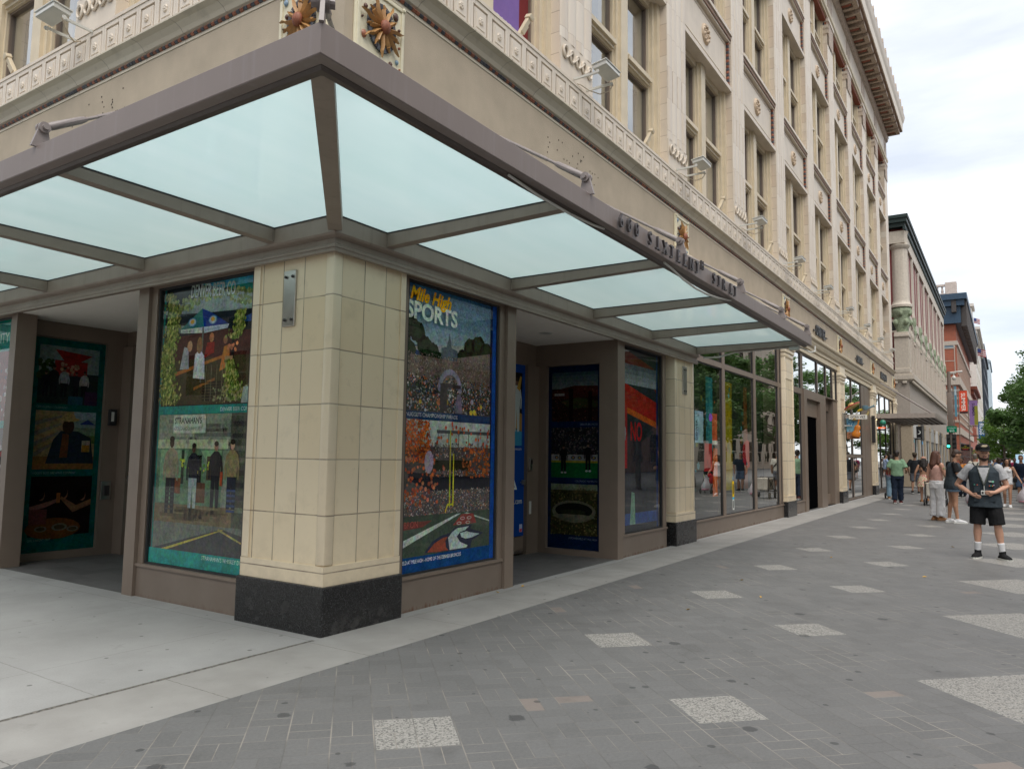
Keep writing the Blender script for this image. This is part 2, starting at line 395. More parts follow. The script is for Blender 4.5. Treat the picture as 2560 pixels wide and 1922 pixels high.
def canopyglass():
    n = N('frosted_canopy_glass'); P, x, y, z = n.pos()
    d = n.ramp(n.noise(1.1, 6, P, .6), .35, .75)
    sc = n.n('ShaderNodeVectorMath', operation='MULTIPLY', x0=P, x1=(.6, 5.0, 1.0))
    d2 = n.ramp(n.noise(.8, 5, sc.outputs[0]), .35, .7)
    col = n.mix(n.M('MULTIPLY', n.M('ADD', d, d2), .5), (.68,.795,.80), (.765,.845,.855))
    sp = n.ramp(n.noise(17, 5, P, .7), .70, .76); big = n.ramp(n.noise(.55, 4, P), .35, .7)
    col = n.mix(n.M('MULTIPLY', sp, .30), col, (.42,.47,.40)); col = n.mix(n.M('MULTIPLY', big, .16), col, (.56,.70,.69))
    tl = n.n('ShaderNodeBsdfTranslucent'); n.set(tl.inputs[0], col)
    tp = n.n('ShaderNodeBsdfTransparent'); n.set(tp.inputs[0], (.84,.93,.93))
    df = n.n('ShaderNodeBsdfDiffuse'); n.set(df.inputs[0], (.72,.76,.75))
    m0 = n.n('ShaderNodeMixShader'); m0.inputs[0].default_value = .06; n.t.links.new(tl.outputs[0], m0.inputs[1]); n.t.links.new(tp.outputs[0], m0.inputs[2])
    m1 = n.n('ShaderNodeMixShader'); m1.inputs[0].default_value = .10; n.t.links.new(m0.outputs[0], m1.inputs[1]); n.t.links.new(df.outputs[0], m1.inputs[2])
    lw = n.n('ShaderNodeLayerWeight'); lw.inputs['Blend'].default_value = .5
    gl = n.n('ShaderNodeBsdfGlossy'); gl.inputs['Roughness'].default_value = .03
    m2 = n.n('ShaderNodeMixShader'); n.set(m2.inputs[0], n.M('ADD', .03, n.M('MULTIPLY', n.M('POWER', lw.outputs['Facing'], 5), .9))); n.t.links.new(m1.outputs[0], m2.inputs[1]); n.t.links.new(gl.outputs[0], m2.inputs[2])
    n.t.links.new(m2.outputs[0], n.out.inputs[0])
    return n.mat
M_['canopyglass'] = canopyglass()

def art(name='printed_vinyl', rough=.5, var=.5, scale=34, gain=1.28):
    n = N(name); P, x, y, z = n.pos()
    a = n.n('ShaderNodeAttribute'); a.attribute_name = 'Col'
    v = n.M('ADD', n.M('MULTIPLY', n.noise(scale, 6, P, .7), .5), n.M('ADD', n.M('MULTIPLY', n.noise(scale * .14, 4, P, .6), .35), n.M('MULTIPLY', n.noise(scale * 3.2, 3, P), .15)))
    f = n.ramp(v, .36, .64, (1 - var)*gain, (1 + var)*gain)
    tn = n.n('ShaderNodeTexNoise'); tn.inputs['Scale'].default_value = scale * .5; tn.inputs['Detail'].default_value = 4; n.set(tn.inputs['Vector'], P)
    jit = n.mix(min(1, var), (1,1,1), n.n('ShaderNodeVectorMath', operation='MULTIPLY', x0=tn.outputs['Color'], x1=(2.0,2.0,2.0)).outputs[0])
    col = n.mix(1.0, n.mix(1.0, a.outputs['Color'], jit, 'MULTIPLY'), n.n('ShaderNodeCombineXYZ', x0=f, x1=f, x2=f).outputs[0], 'MULTIPLY')
    n.bsdf(col, rough, 0, None, spec=0.0)
    return n.mat
M_['art'] = art()
M_['flat'] = art('printed_flat_ink', .5, .06, 12, 1.2)
M_['displayart'] = art('light_boosted_print', .5, .35, 5, 2.6)  # print colour raised to make up for the little light indoors
M_['dimart'] = art('shade_toned_vinyl', .5, .5, 34, .62)  # same print darkened in colour for the shade of the recesses
def emit(name, c, s):
    n = N(name); e = n.n('ShaderNodeEmission'); n.set(e.inputs[0], c); e.inputs[1].default_value = s; n.t.links.new(e.outputs[0], n.out.inputs[0]); return n.mat
M_['neon'] = emit('lit_neon', (1,.16,.05), .9)
M_['green_lamp'] = emit('lit_green_lens', (.05,1,.55), 2.5)
M_['warm_lamp'] = emit('lit_bulb', (1,.75,.4), 1.5)
# ------------------------------------------------------------------ the setting
XE, YE = 40.95, 16.6                    # far ends of the two fronts
g = MB().quad((-400,-400,-.03),(700,-400,-.03),(700,400,-.03),(-400,400,-.03)); setp(g.build('ground', M_['asphalt']), kind='structure')
g = MB().quad((-14,-24,0),(240,-24,0),(240,-.83,0),(-14,-.83,0)); setp(g.build('pedestrian_mall', M_['pavers']), kind='structure')
g = MB()
g.quad((-14,-.83,0),(42.3,-.83,0),(42.3,-.1,0),(-14,-.1,0)); g.quad((-14,-.1,0),(-.1,-.1,0),(-.1,40,0),(-14,40,0)); g.quad((-.1,-.1,0),(42.3,-.1,0),(42.3,.0,0),(-.1,.0,0)); g.quad((-.1,.0,0),(.0,.0,0),(.0,40,0),(-.1,40,0))
g.quad((45,-.83,0),(240,-.83,0),(240,.4,0),(45,.4,0))
setp(g.build('sidewalk', M_['concrete']), kind='structure')
g = MB().quad((2.9,.0,.003),(5.8,.0,.003),(5.8,1.4,.003),(2.9,1.4,.003)); g.quad((0,3.0,.003),(1.7,3.0,.003),(1.7,6.3,.003),(0,6.3,.003)); g.quad((18.6,.0,.003),(22.2,0,.003),(22.2,1.2,.003),(18.6,1.2,.003))
setp(g.build('entry_floor', M_['slate']), kind='structure')

# ------------------------------------------------------------------ the terracotta corner building
BLD = thing('terracotta_building', 'cream terracotta four storey corner building with reeded piers and bracketed cornice', 'building', (0,0,0))
def side_part(mb, name, mats, side, s, parent=BLD, dz=0, **k):
    """mb is local: x along the wall (to the viewer's right), y inward. side R: front on the mall, L: front on the side street"""
    o = mb.build(name, mats, parent, **k)
    o.location = (s, 0, dz) if side == 'R' else (0, s, dz)
    o.rotation_euler.z = 0 if side == 'R' else -PI/2
    return o
def place_copy(o, side, s, dz=0):
    c = copytree(o, o.parent); c.location = (s, 0, dz) if side == 'R' else (0, s, dz); c.rotation_euler.z = 0 if side == 'R' else -PI/2
    return c
Tm, Cr = M_['terra'], M_['trim']
# horizontal bands, mitred round the corner
def band(name, prof, mat): return MB().sweep(prof, XE, YE).build(name, mat, BLD)
band('stucco_band', [(0,4.87),(0,6.06),(.4,6.06),(.4,4.87)], M_['stucco'])
lp = [(-.001,4.88),(-.05,4.9),(-.05,4.98),(-.10,5.03),(-.13,5.12),(-.13,5.17),(-.19,5.22),(-.2,5.28),(-.16,5.32),(-.001,5.34)]
MB().rings([[(x, d_, z_) for d_, z_ in lp] for x in (7.95, XE)]).build('ledge_moulding', Cr, BLD)
band('cove_moulding', [(0,6.15),(-.03,6.17),(-.05,6.22),(-.09,6.28),(-.14,6.315),(-.14,6.335),(-.075,6.35),(.3,6.35),(.3,6.15)], M_['cove'])
band('parapet_coping', [(-.045,6.80),(-.045,6.842),(.42,6.842),(.42,6.80)], Tm)
band('architrave', [(-.02,18.05),(-.02,18.12),(-.07,18.16),(-.09,18.25),(.5,18.25),(.5,18.05)], Cr)
band('upper_frieze', [(0,18.25),(0,19.3),(.5,19.3),(.5,18.25)], Tm)
band('dentil_course', [(-.02,19.3),(-.10,19.36),(-.13,19.5),(-.16,19.56),(.4,19.56),(.4,19.3)], M_['patterned'])
band('cornice_soffit', [(-.82,19.76),(-.82,19.80),(.4,19.80),(.4,19.56),(-.04,19.56),(-.04,19.76)], M_['ropebrown'])
band('cornice', [(-.86,19.77),(-.88,20.2),(-.94,20.32),(-1.0,20.55),(-.97,20.6),(.4,20.6),(.4,19.801),(-.82,19.801),(-.82,19.77)], Tm)
MB().box(.45, XE-.02, .45, YE-.02, 20.2, 20.35).build('roof', M_['stucco'], BLD)
# glazed beads: red and blue-black by turns
mb = MB()
def beads(mb, n, x0, pitch, f):
    for i in range(n):
        mb.cur = random.choice((0, 1)) if random.random() < .12 else i % 2
        f(x0 + i * pitch)
def bead_h(x):
    w = .026; mb.rings([[(x-w,.0,6.096),(x-w,-.022,6.10),(x-w,-.036,6.12),(x-w,-.022,6.14),(x-w,.0,6.145)],[(x+w,.0,6.096),(x+w,-.022,6.10),(x+w,-.036,6.12),(x+w,-.022,6.14),(x+w,.0,6.145)]])
beads(mb, 675, .03, .0605, bead_h); mb.box(-.0, XE, -.008, .4, 6.06, 6.15); mb.mi[-6:] = [2]*6
side_part(mb, 'bead_band', [M_['beadred'], M_['beadblue'], M_['cove']], 'R', 0)
mb = MB(); beads(mb, 272, -16.5, .0605, bead_h); mb.box(-YE, -.41, -.008, .4, 6.06, 6.15); mb.mi[-6:] = [2]*6
side_part(mb, 'bead_band', [M_['beadred'], M_['beadblue'], M_['cove']], 'L', 0)
# rosette frieze
def frieze(n, x0, x1, xend):
    mb = MB(); F = .004
    mb.box(min(x1, x0), max(x1, x0), F, .4, 6.35, 6.80)
    for i in range(n):
        c = x0 + (i + .5) * .38 if x1 > x0 else x0 - (i + .5) * .38
        lo, hi = c - .19, c + .19
        mb.box(lo + .002, hi - .002, -.035, F, 6.74, 6.798); mb.box(lo + .002, hi - .002, -.035, F, 6.352, 6.405)
        mb.box(lo + .002, lo + .045, -.035, F, 6.406, 6.739); mb.box(hi - .045, hi - .002, -.035, F, 6.406, 6.739)
        mb.bbox(c - .118, c + .118, -.034, F, 6.428, 6.712, .006)
        mb.box(c - .083, c + .083, -.041, -.034, 6.478, 6.668)
        k = 7
        for q in range(k):
            a = 2*PI*q/k + .3; mb.ball((c + .026*math.cos(a), -.045, 6.573 + .03*math.sin(a)), .0175, .016, .0185, 6, 4)
        mb.ball((c, -.055, 6.573), .014, .012, .014, 6, 4)
    return mb
side_part(frieze(107, 0, XE, XE), 'rosette_frieze', M_['friezeb'], 'R', 0)
side_part(frieze(42, -.4, -YE, YE), 'rosette_frieze', M_['friezeb'], 'L', 0)
# plain wall behind windows and panels keeps daylight out of the shell
mb = MB(); mb.box(.9, XE - .3, .70, .8, 6.36, 18.2); mb.box(.7, .8, .9, YE - .3, 6.36, 18.2)
mb.box(XE - .32, XE - .02, .02, YE, 0, 19.5); mb.box(.02, XE - .4, YE - .32, YE - .02, 0, 19.5)
mb.build('wall', M_['pierblock'], BLD)
# reeded upper piers
def pier_mb(w=.485):
    mb = MB(); mb.cur = 0
    mb.box(-w, w, .03, .72, 6.844, 17.45)
    mb.cur = 2; mb.box(-w, w, .002, .0295, 6.844, 7.02); mb.box(-w, w, .006, .0295, 7.02, 7.40)
    k = 4; bw = 2*w/k
    mb.cur = 1
    for i in range(k):
        a = -w + i*bw
        poly = [(a+.004, .028)] + [(a + bw*t, .028 - .03*math.sin(PI*t)**.6) for t in (.08,.2,.35,.5,.65,.8,.92)] + [(a+bw-.004, .028)]
        mb.m = Matrix.Translation((0,0,7.40)); mb.prism(poly, 17.0 - 7.40)
    mb.m = Matrix.Identity(4)
    mb.cur = 2
    for i in range(5):                                   # the ring and knot ornament at the foot
        cx = -w + .12 + i * (2*w - .24)/4
        mb.tube([(cx + .062*math.cos(t), -.012, 7.21 + .085*math.sin(t)) for t in [2*PI*q/14 for q in range(14)]], .018, 6, closed=True)
        mb.tube([(cx + .05*math.cos(t), -.016, 7.21 + .07*math.sin(t)) for t in [2*PI*q/14 for q in range(14)]], .006, 5, closed=True)
        if i < 4: mb.tube([(cx + .05, -.01, 7.15), (cx + .121, -.016, 7.205), (cx + .19, -.01, 7.27)], .014, 6)
    # capital
    mb.cur = 0; mb.box(-w-.02, w+.02, -.01, .72, 17.45, 17.9)
    mb.cur = 3; mb.box(-w+.06, w-.06, -.03, -.0105, 17.0, 17.86); mb.box(-w-.032, w+.032, -.025, .6, 17.62, 17.66)
    for i in range(16):
        mb.cur = 4 + i % 2; mb.box(-w-.02 + i*(2*w+.04)/16 + .004, -w-.02 + (i+1)*(2*w+.04)/16 - .004, -.028, -.011, 17.80, 17.88)
    for i in range(6):
        mb.cur = 4 + i % 2
        for sx in (-1, 1): mb.box(min(sx*(w+.021), sx*(w+.036)), max(sx*(w+.021), sx*(w+.036)), .03+i*.08, .1+i*.08, 17.80, 17.88)
    mb.cur = 2; mb.box(-w-.05, w+.05, -.05, .7, 17.9, 18.048)
    return mb
PM = [M_['pierblock'], M_['reed'], Tm, M_['patterned'], M_['beadred'], M_['beadblue']]
pr = side_part(pier_mb(), 'pier', PM, 'R', 4.53, smooth=30)
PC = [4.53 + 4.02*k for k in range(9)]
for s in PC[1:]: place_copy(pr, 'R', s)
place_copy(pr, 'R', 40.46)
for s in (4.53, 8.55, 12.57): place_copy(pr, 'L', s)
# the corner pier
mb = MB(); mb.box(.03, 1.0, .03, 1.0, 6.844, 17.45); mb.box(.0, 1.03, .0, 1.03, 17.45, 18.048); mb.cur = 1
for q in range(4):
    a = .03 + q*.2425
    poly = [(a+.004, .029)] + [(a + .2425*t, .029 - .03*math.sin(PI*t)**.6) for t in (.08,.2,.35,.5,.65,.8,.92)] + [(a+.2385, .029)]
    mb.m = Matrix.Translation((0,0,6.9)); mb.prism(poly, 10.4); mb.prism([(p[1], p[0]) for p in poly], 10.4); mb.m = Matrix.Identity(4)
mb.build('corner_pier', PM, BLD, smooth=30)
# windows: two lights, mullion, transom
def window(z0, z1, zt, side, s):
    f = MB(); W = 1.535
    f.box(-W, -W+.13, .235, .70, z0, z1); f.box(W-.13, W, .235, .70, z0, z1)
    f.box(-W+.13, -W+.22, .30, .70, z0, z1); f.box(W-.22, W-.13, .30, .70, z0, z1)
    f.box(-W+.22, -W+.27, .36, .70, z0, z1); f.box(W-.27, W-.22, .36, .70, z0, z1)
    f.box(-.13, .13, .255, .70, z0, z1); f.box(-.21, -.13, .31, .70, z0, z1); f.box(.13, .21, .31, .70, z0, z1)
    f.box(-.255, -.21, .36, .70, z0, z1); f.box(.21, .255, .36, .70, z0, z1)
    for a, b in ((-W+.27, -.255), (.255, W-.27)):
        f.box(a, b, .33, .70, z1-.13, z1); f.box(a, b, .38, .70, z0, z0+.06)
        if zt:
            f.box(a, b, .36, .70, zt-.12, zt+.12); f.box(a, b, .28, .36, zt-.03, zt+.05); f.box(a, b, .315, .36, zt+.05, zt+.1); f.box(a, b, .325, .36, zt-.09, zt-.03)
    for a, b in ((-W+.27, -.255), (.255, W-.27)):
        for lo, hi in (((z0+.06, zt-.12), (zt+.12, z1-.13)) if zt else ((z0+.06, z1-.13),)):
            f.cur = 1; f.box(a, a+.035, .40, .47, lo, hi); f.box(b-.035, b, .40, .47, lo, hi); f.box(a+.035, b-.035, .40, .47, hi-.035, hi); f.box(a+.035, b-.035, .40, .47, lo, lo+.035); f.cur = 0
    f.v = [(p[0], p[1]-.07, p[2]) for p in f.v]
    o = side_part(f, 'window', [Cr, M_['bronze']], side, s)
    gl = MB()
    for a, b in ((-W+.27, -.255), (.255, W-.27)): gl.quad((a,.37,z0+.06),(b,.37,z0+.06),(b,.37,z1-.13),(a,.37,z1-.13))
    gl.build('glass', M_['officeglass'], o)
    bl = MB(); bl.box(-1.26, 1.26, .56, .60, z0+.05, z1-.1); bl.build('window_backing', M_['window_backing'], o)  # grey panel added behind the glass to stand in for the dark interior
    return o
BC = [2.52 + 4.02*k for k in range(10)]
w2 = window(6.845, 10.0, 8.43, 'R', BC[0]); w4 = window(16.02, 18.05, 17.0, 'R', BC[0])
pn = MB()
pn.box(-1.535, 1.535, .13, .70, 10.0, 11.42); pn.box(-1.535, 1.535, .03, .1299, 10.0, 10.10); pn.box(-1.535, 1.535, .06, .1299, 10.10, 10.15)
for a, b, lo, hi in ((-1.36, 1.36, 10.28, 10.295), (-1.36, 1.36, 11.10, 11.115)): pn.box(a, b, .118, .1299, lo, hi)
for a in (-1.36, 1.345): pn.box(a, a+.015, .118, .1299, 10.295, 11.10)
pn.box(-1.535, 1.535, -.005, .1299, 11.34, 11.42); pn.box(-1.535, 1.535, .05, .1299, 11.20, 11.24)
pn.cur = 3
for i in range(46): pn.bbox(-1.53+i*.0666, -1.53+i*.0666+.052, .02, .1299, 11.24, 11.338, .012)
for sx in (-1, 1):
    for i in range(15):
        pn.cur = 1 + i % 2; pn.bbox(sx*1.47-.035, sx*1.47+.035, .06, .1299, 10.16+i*.069, 10.16+i*.069+.06, .01)
sp = side_part(pn, 'spandrel_panel', [Tm, M_['beadred'], M_['beadblue'], M_['ropebrown']], 'R', BC[0])
md = MB(); md.lathe([(.0,.115),(.1,.105),(.13,.115),(.16,.09),(.2,.085),(.225,.11),(.23,.13)], 20, (0,0,10.68), 'y')
for q in range(9): md.ball((.165*math.cos(2*PI*q/9), .09, 10.68+.165*math.sin(2*PI*q/9)), .04, .03, .04, 6, 4)
for q in range(6): md.ball((.07*math.cos(2*PI*q/6), .10, 10.68+.07*math.sin(2*PI*q/6)), .032, .03, .032, 6, 4)
md.build('medallion', plain('ochre_terracotta', (.56,.43,.30), .5, var=.2, scale=20), sp, smooth=True)
li = MB(); li.box(-1.535, 1.535, .05, .70, 17.93, 18.0495)
lint = side_part(li, 'lintel', M_['redsoffit'], 'R', BC[0])
for i, s in enumerate(BC):
    if i: place_copy(w2, 'R', s); place_copy(w4, 'R', s); place_copy(sp, 'R', s); place_copy(lint, 'R', s)
    place_copy(w2, 'R', s, 4.6); place_copy(sp, 'R', s, 4.6)
for s in (2.52, 6.54, 10.56, 14.58):
    for dz in (0, 4.6): place_copy(w2, 'L', s, dz); place_copy(sp, 'L', s, dz)
    place_copy(w4, 'L', s); place_copy(lint, 'L', s)
# brackets under the cornice, crest ornaments along it
mb = MB()
for side_n in (0, 1):
    mb.m = Matrix.Identity(4) if side_n == 0 else Matrix.Rotation(-PI/2, 4, 'Z')
    for i in range(41 if side_n == 0 else 16):
        s = i * 1.0 + .1 if side_n == 0 else -(i + 1.0)
        mb.cur = 0; mb.box(s, s+.16, -.74, -.02, 19.58, 19.759); mb.box(s+.5, s+.66, -.74, -.02, 19.58, 19.759); mb.box(s+.16, s+.5, -.74, -.56, 19.58, 19.759)
        mb.cur = 1; mb.box(s+.25, s+.42, -.5, -.1, 19.62, 19.759)
        mb.cur = 0
        for q in range(4): mb.bbox(s+.70, s+.94, -.66+q*.15, -.56+q*.15, 19.70, 19.759, .012)
mb.m = Matrix.Identity(4)
mb.build('cornice_bracket_row', [M_['patterned'], M_['redsoffit']], BLD)
mb = MB()
for side_n in (0, 1):
    mb.m = Matrix.Identity(4) if side_n == 0 else Matrix.Rotation(-PI/2, 4, 'Z')
    for i in range(41 if side_n == 0 else 16):
        s = i * 1.0 + .4 if side_n == 0 else -(i + 1.0)
        mb.m = (Matrix.Identity(4) if side_n == 0 else Matrix.Rotation(-PI/2, 4, 'Z')) @ Matrix.Translation((s, -.97, 20.6))
        mb.prism([(-.16,0),(.16,0),(.13,.1),(.17,.16),(.1,.2),(.09,.3),(.03,.3),(0,.42),(-.03,.3),(-.09,.3),(-.1,.2),(-.17,.16),(-.13,.1)], .09, 'y')
mb.m = Matrix.Identity(4)
mb.build('crest_ornament_row', M_['patterned'], BLD)
mb = MB()
for s in PC + [40.46, .5]: mb.box(s-.4, s+.4, -.022, .0, 18.36, 19.24)
mb.build('frieze_ornament', M_['patterned'], BLD)

# sunburst plaques on the stucco
def petal(mb, a, l, w, z=0.0, y=-.062):
    ca, sa = math.cos(a), math.sin(a); px, pz = -sa, ca
    pts = []
    for t, ww, off in ((.06, w*.6, 0), (.11, w, 0), (.18, w*.8, .008), (l*.8, w*.5, -.006), (l, .004, .006)):
        pts.append((t, ww, off))
    L_ = [(t*ca + (ww+off)*px, y, t*sa + (ww+off)*pz + z) for t, ww, off in pts]; Rr = [(t*ca + (-ww+off)*px, y, t*sa + (-ww+off)*pz + z) for t, ww, off in pts]
    M2 = [(t*ca + off*px, y - .035 + .02*(i == 4), t*sa + off*pz + z) for i, (t, ww, off) in enumerate(pts)]
    n = len(pts); vs = L_ + M2 + Rr; fs = []
    for i in range(n-1): fs += [(i, i+1, n+i+1, n+i), (n+i, n+i+1, 2*n+i+1, 2*n+i)]
    mb.add(vs, fs)
def plaque(side, s):
    mb = MB(); mb.bbox(-.34, .34, -.035, 0, 5.285, 6.035, .012); mb.bbox(-.32,.32,-.05,-.03,5.305,5.345,.006); mb.bbox(-.32,.32,-.05,-.03,5.975,6.015,.006); mb.bbox(-.325,-.285,-.05,-.03,5.345,5.975,.006); mb.bbox(.285,.325,-.05,-.03,5.345,5.975,.006)
    for sx in (-.31, .31):
        for zz in (5.32, 6.0): mb.lathe([(.026,-.035),(.026,-.055),(.015,-.065),(0,-.066)], 8, (sx,0,zz), 'y')
    o = side_part(mb, 'sunburst_plaque', plain('ivory_plaque', (.74,.68,.50), .45, var=.06), side, s)
    rg = MB()
    for q in range(26):
        rg.cur = q % 2; a0, a1 = 2*PI*q/26 + .02, 2*PI*(q+1)/26 - .02
        ri, ro = .17, .215
        rg.add([(r*math.cos(a)*.9, y, 5.66 + r*math.sin(a)*1.12) for y in (-.036, -.06) for r, a in ((ri,a0),(ro,a0),(ro,a1),(ri,a1))], [(0,1,2,3),(7,6,5,4),(0,4,5,1),(1,5,6,2),(2,6,7,3),(3,7,4,0)])
    rg.build('ring', [plain('slate_blue_glaze', (.10,.115,.14), .4, var=.3), plain('dark_plum_glaze', (.07,.055,.06), .4, var=.3)], o)
    sn = MB()
    for q in range(14): petal(sn, 2*PI*q/14 + .2, .235 if q % 2 else .30, .026, 5.66)
    sn.build('sun_rays', plain('ochre_glaze', (.44,.235,.085), .4, var=.2, scale=20), o, smooth=25)
    ct = MB(); ct.ball((0,-.095,5.66), .062, .05, .072, 12, 8); ct.build('sun_disc', plain('rust_red_glaze', (.27,.085,.04), .55, var=.3, scale=60, bstr=.8, bscale=160), o, smooth=True)
    dt = MB()
    for i, (x, z, r, c) in enumerate(((-.24,.27,.035,0),(-.22,.12,.028,1),(.23,-.24,.026,0),(.2,.22,.045,1),(-.23,-.16,.04,2),(.14,-.3,.028,1),(.25,.1,.018,1),(.24,.06,.013,2),(-.26,.0,.012,1),(.26,-.08,.014,2),(.27,-.3,.012,2))):
        dt.cur = c; dt.ball((x,-.042,5.66+z), r*.85, .02, r, 8, 5)
    dt.build('glaze_spots', [plain('pale_blue_glaze', (.25,.36,.46), .4), plain('brown_glaze', (.11,.05,.035), .4), plain('brick_glaze', (.35,.13,.07), .4)], o, smooth=True)
    return o
pq = plaque('R', .45)
for s in (8.62, 16.66, 24.70, 32.74, 40.5): place_copy(pq, 'R', s)
for s in (.53, 8.55): place_copy(pq, 'L', s)
# bolt holes left in the stucco by old signs
mb = MB()
for side, x0, z0 in (('R', 4.45, 5.70), ('L', -4.35, 5.72)):
    mb.m = Matrix.Identity(4) if side == 'R' else Matrix.Rotation(-PI/2, 4, 'Z')
    for i in range(26):
        x, z = x0 + random.uniform(-.75,.75), z0 + random.choice((-.12,-.05,.02,.08,.15)) + random.uniform(-.02,.02); mb.lathe([(.012,-.002),(.010,-.004),(0,-.004)], 6, (x,0,z), 'y')
mb.m = Matrix.Identity(4); mb.build('bolt_holes', M_['dirtyjoint'], BLD)

# ground storey piers
def gpier(x0, x1, y0, y1, ztop, cap, corner=False, front='R'):
    """tile pier with granite foot, in world coordinates; returns the part"""
    mb = MB(); mb.cur = 0
    if corner:
        mb.box(x0+.025, x1-.02, y0+.025, y1-.02, .41, ztop)
        mb.cur = 1; mb.box(x0+.008, x1, y0+.008, y1, .409, .575)
        mb.bbox(x0+.005, x0+.115, y0+.005, y0+.115, .58, ztop, .02)           # rounded corner strip
        mb.box(x1-.075, x1-.02+.015, y0+.012, y0+.0248, .58, ztop); mb.box(x0+.012, x0+.0248, y1-.1, y1-.02+.015, .58, ztop)
    else:
        mb.box(x0+.02, x1-.02, y0+.02, y1, .41, ztop)
        mb.cur = 1; mb.box(x0, x1, y0, y1, .409, .56)
        mb.bbox(x0+.008, x0+.1, y0+.004, y1, .565, ztop, .015); mb.bbox(x1-.1, x1-.008, y0+.004, y1, .565, ztop, .015)
        if cap:
            mb.bbox(x0-.01, x1+.01, y0-.005, y1, 4.28, 4.40, .02); mb.bbox(x0-.03, x1+.03, y0-.03, y1, 4.40, 4.5, .02); mb.bbox(x0-.06, x1+.06, y0-.06, y1, 4.5, 4.62, .03); mb.box(x0-.02, x1+.02, y0-.01, y1, 4.62, 4.86)
            mb.box(x0+.16, x1-.16, y0+.006, y0+.0199, 3.7, 4.16)
    o = mb.build('pier', [M_['tile'], M_['tileplain']], BLD, smooth=30)
    gb = MB(); gb.bbox(x0-.02, x1+.02, y0-.02, (y1+.02) if corner else y1, -.01, .408, .012)
    gb.build('granite_base', M_['granite'], o)
    return o
gpier(-.1, .87, -.1, 1.01, 3.6, False, True)
for k in range(1, 6): gpier(8.046 + 8.0425*(k-1), 9.03 + 8.0425*(k-1) if k < 5 else XE+.02, -.1, .5, 4.86, True)
for s in (8.046,): 
    mb = MB(); mb.box(-.08, .4, s, s+.97, .41, 4.86); o = mb.build('pier', [M_['tile']], BLD); gb = MB(); gb.bbox(-.12, .4, s-.02, s+.99, -.01, .408, .012); gb.build('granite_base', M_['granite'], o)
# lintel zone over the shopfronts
mb = MB()
for a, b in [(.9, 8.04)] + [(9.04 + 8.0425*k, 16.08 + 8.0425*k) for k in range(4)]:
    z = 3.36 if a < 1 else 4.70
    mb.box(a, b, .0, .42, z, 4.868)
    if a > 1: mb.box(a, b, -.045, .0, 4.70, 4.78); mb.box(a, b, -.02, .0, 4.78, 4.859)
mb.box(0, .42, 1.02, 8.04, 3.36, 4.868); mb.box(0, .42, 9.02, YE, 3.36, 4.868)
mb.build('lintel', M_['trim'], BLD)

# shop interiors: dark rooms behind the glass
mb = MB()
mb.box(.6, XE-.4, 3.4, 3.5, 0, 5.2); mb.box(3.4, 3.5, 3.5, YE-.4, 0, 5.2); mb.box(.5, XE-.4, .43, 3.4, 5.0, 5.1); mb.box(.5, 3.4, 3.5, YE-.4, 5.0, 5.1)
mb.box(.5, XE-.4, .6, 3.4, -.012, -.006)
for x in (8.5, 16.6, 24.6, 32.7): mb.box(x-.05, x+.05, .5, 3.4, 0, 5.0)  # partitions added at the piers to stop light leaking between bays
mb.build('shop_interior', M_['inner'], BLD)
Bz, Rb = M_['bronze'], M_['rustbronze']
def shop_window(name, side, s0, s1, z0, z1, mull=(), trans=None, glass=M_['shopglass'], d=.03, jamb=.06, bulk=True, sill=True):
    """bronze-framed shop window; s runs to the viewer's right for R, along +y for L"""
    if side == 'L': s0, s1 = -s1, -s0; mull = [(-b, -a) for a, b in mull]
    f = MB()
    if bulk: f.cur = 1; f.box(s0, s1, -.01, .14, 0, z0-.03); f.cur = 0
    if sill: f.box(s0, s1, -.03, .14, z0-.03, z0)
    f.box(s0, s0+jamb, -.005, .12, z0, z1); f.box(s1-jamb, s1, -.005, .12, z0, z1); f.box(s0+jamb, s1-jamb, -.005, .12, z1-.05, z1)
    ed = [s0+jamb] + [v for m in mull for v in m] + [s1-jamb]
    for a, b in mull: f.box(a, b, -.005, .12, z0, z1-.05)
    if trans:
        for a, b in zip(ed[::2], ed[1::2]): f.box(a, b, -.003, .12, trans[0], trans[1])
    f.cur = 2                                                        # black glazing gaskets
    for a, b in zip(ed[::2], ed[1::2]):
        for lo, hi in (((z0, trans[0]), (trans[1], z1-.05)) if trans else ((z0, z1-.05),)):
            f.box(a, a+.03, .012, .06, lo, hi); f.box(b-.03, b, .012, .06, lo, hi); f.box(a+.03, b-.03, .012, .06, lo, lo+.02); f.box(a+.03, b-.03, .012, .06, hi-.02, hi)
    o = side_part(f, name, [Bz, Rb, M_['black']], side, 0)
    gl = MB()
    for a, b in zip(ed[::2], ed[1::2]): gl.quad((a, d, z0), (b, d, z0), (b, d, z1-.05), (a, d, z1-.05))
    gl.build('glass', glass, o)
    return o
shop_window('shop_window', 'R', .90, 2.74, .345, 3.36, jamb=.10)
shop_window('shop_window', 'R', 6.0, 7.84, .345, 3.36, jamb=.14)
shop_window('shop_window', 'R', 9.05, 16.06, .345, 4.70, [(11.03,11.20),(13.40,13.58),(15.69,15.86)], (3.43, 3.54), M_['streetglass'])
shop_window('shop_window', 'R', 17.09, 18.6, .345, 4.70, [(18.40,18.46)], (3.44, 3.6), M_['streetglass'])
shop_window('shop_window', 'R', 18.6, 24.1, 3.62, 4.70, [(20.7,20.8),(22.1,22.2),(23.2,23.3)], None, M_['streetglass'], bulk=False)
shop_window('shop_window', 'R', 25.13, 29.5, .08, 4.70, [(27.1,27.22)], (1.62, 1.74), M_['streetglass'], bulk=True)
shop_window('shop_window', 'R', 33.2, 40.2, .2, 4.70, [(35.0,35.1),(37.0,37.1),(38.8,38.9)], (3.5, 3.6), M_['streetglass'])
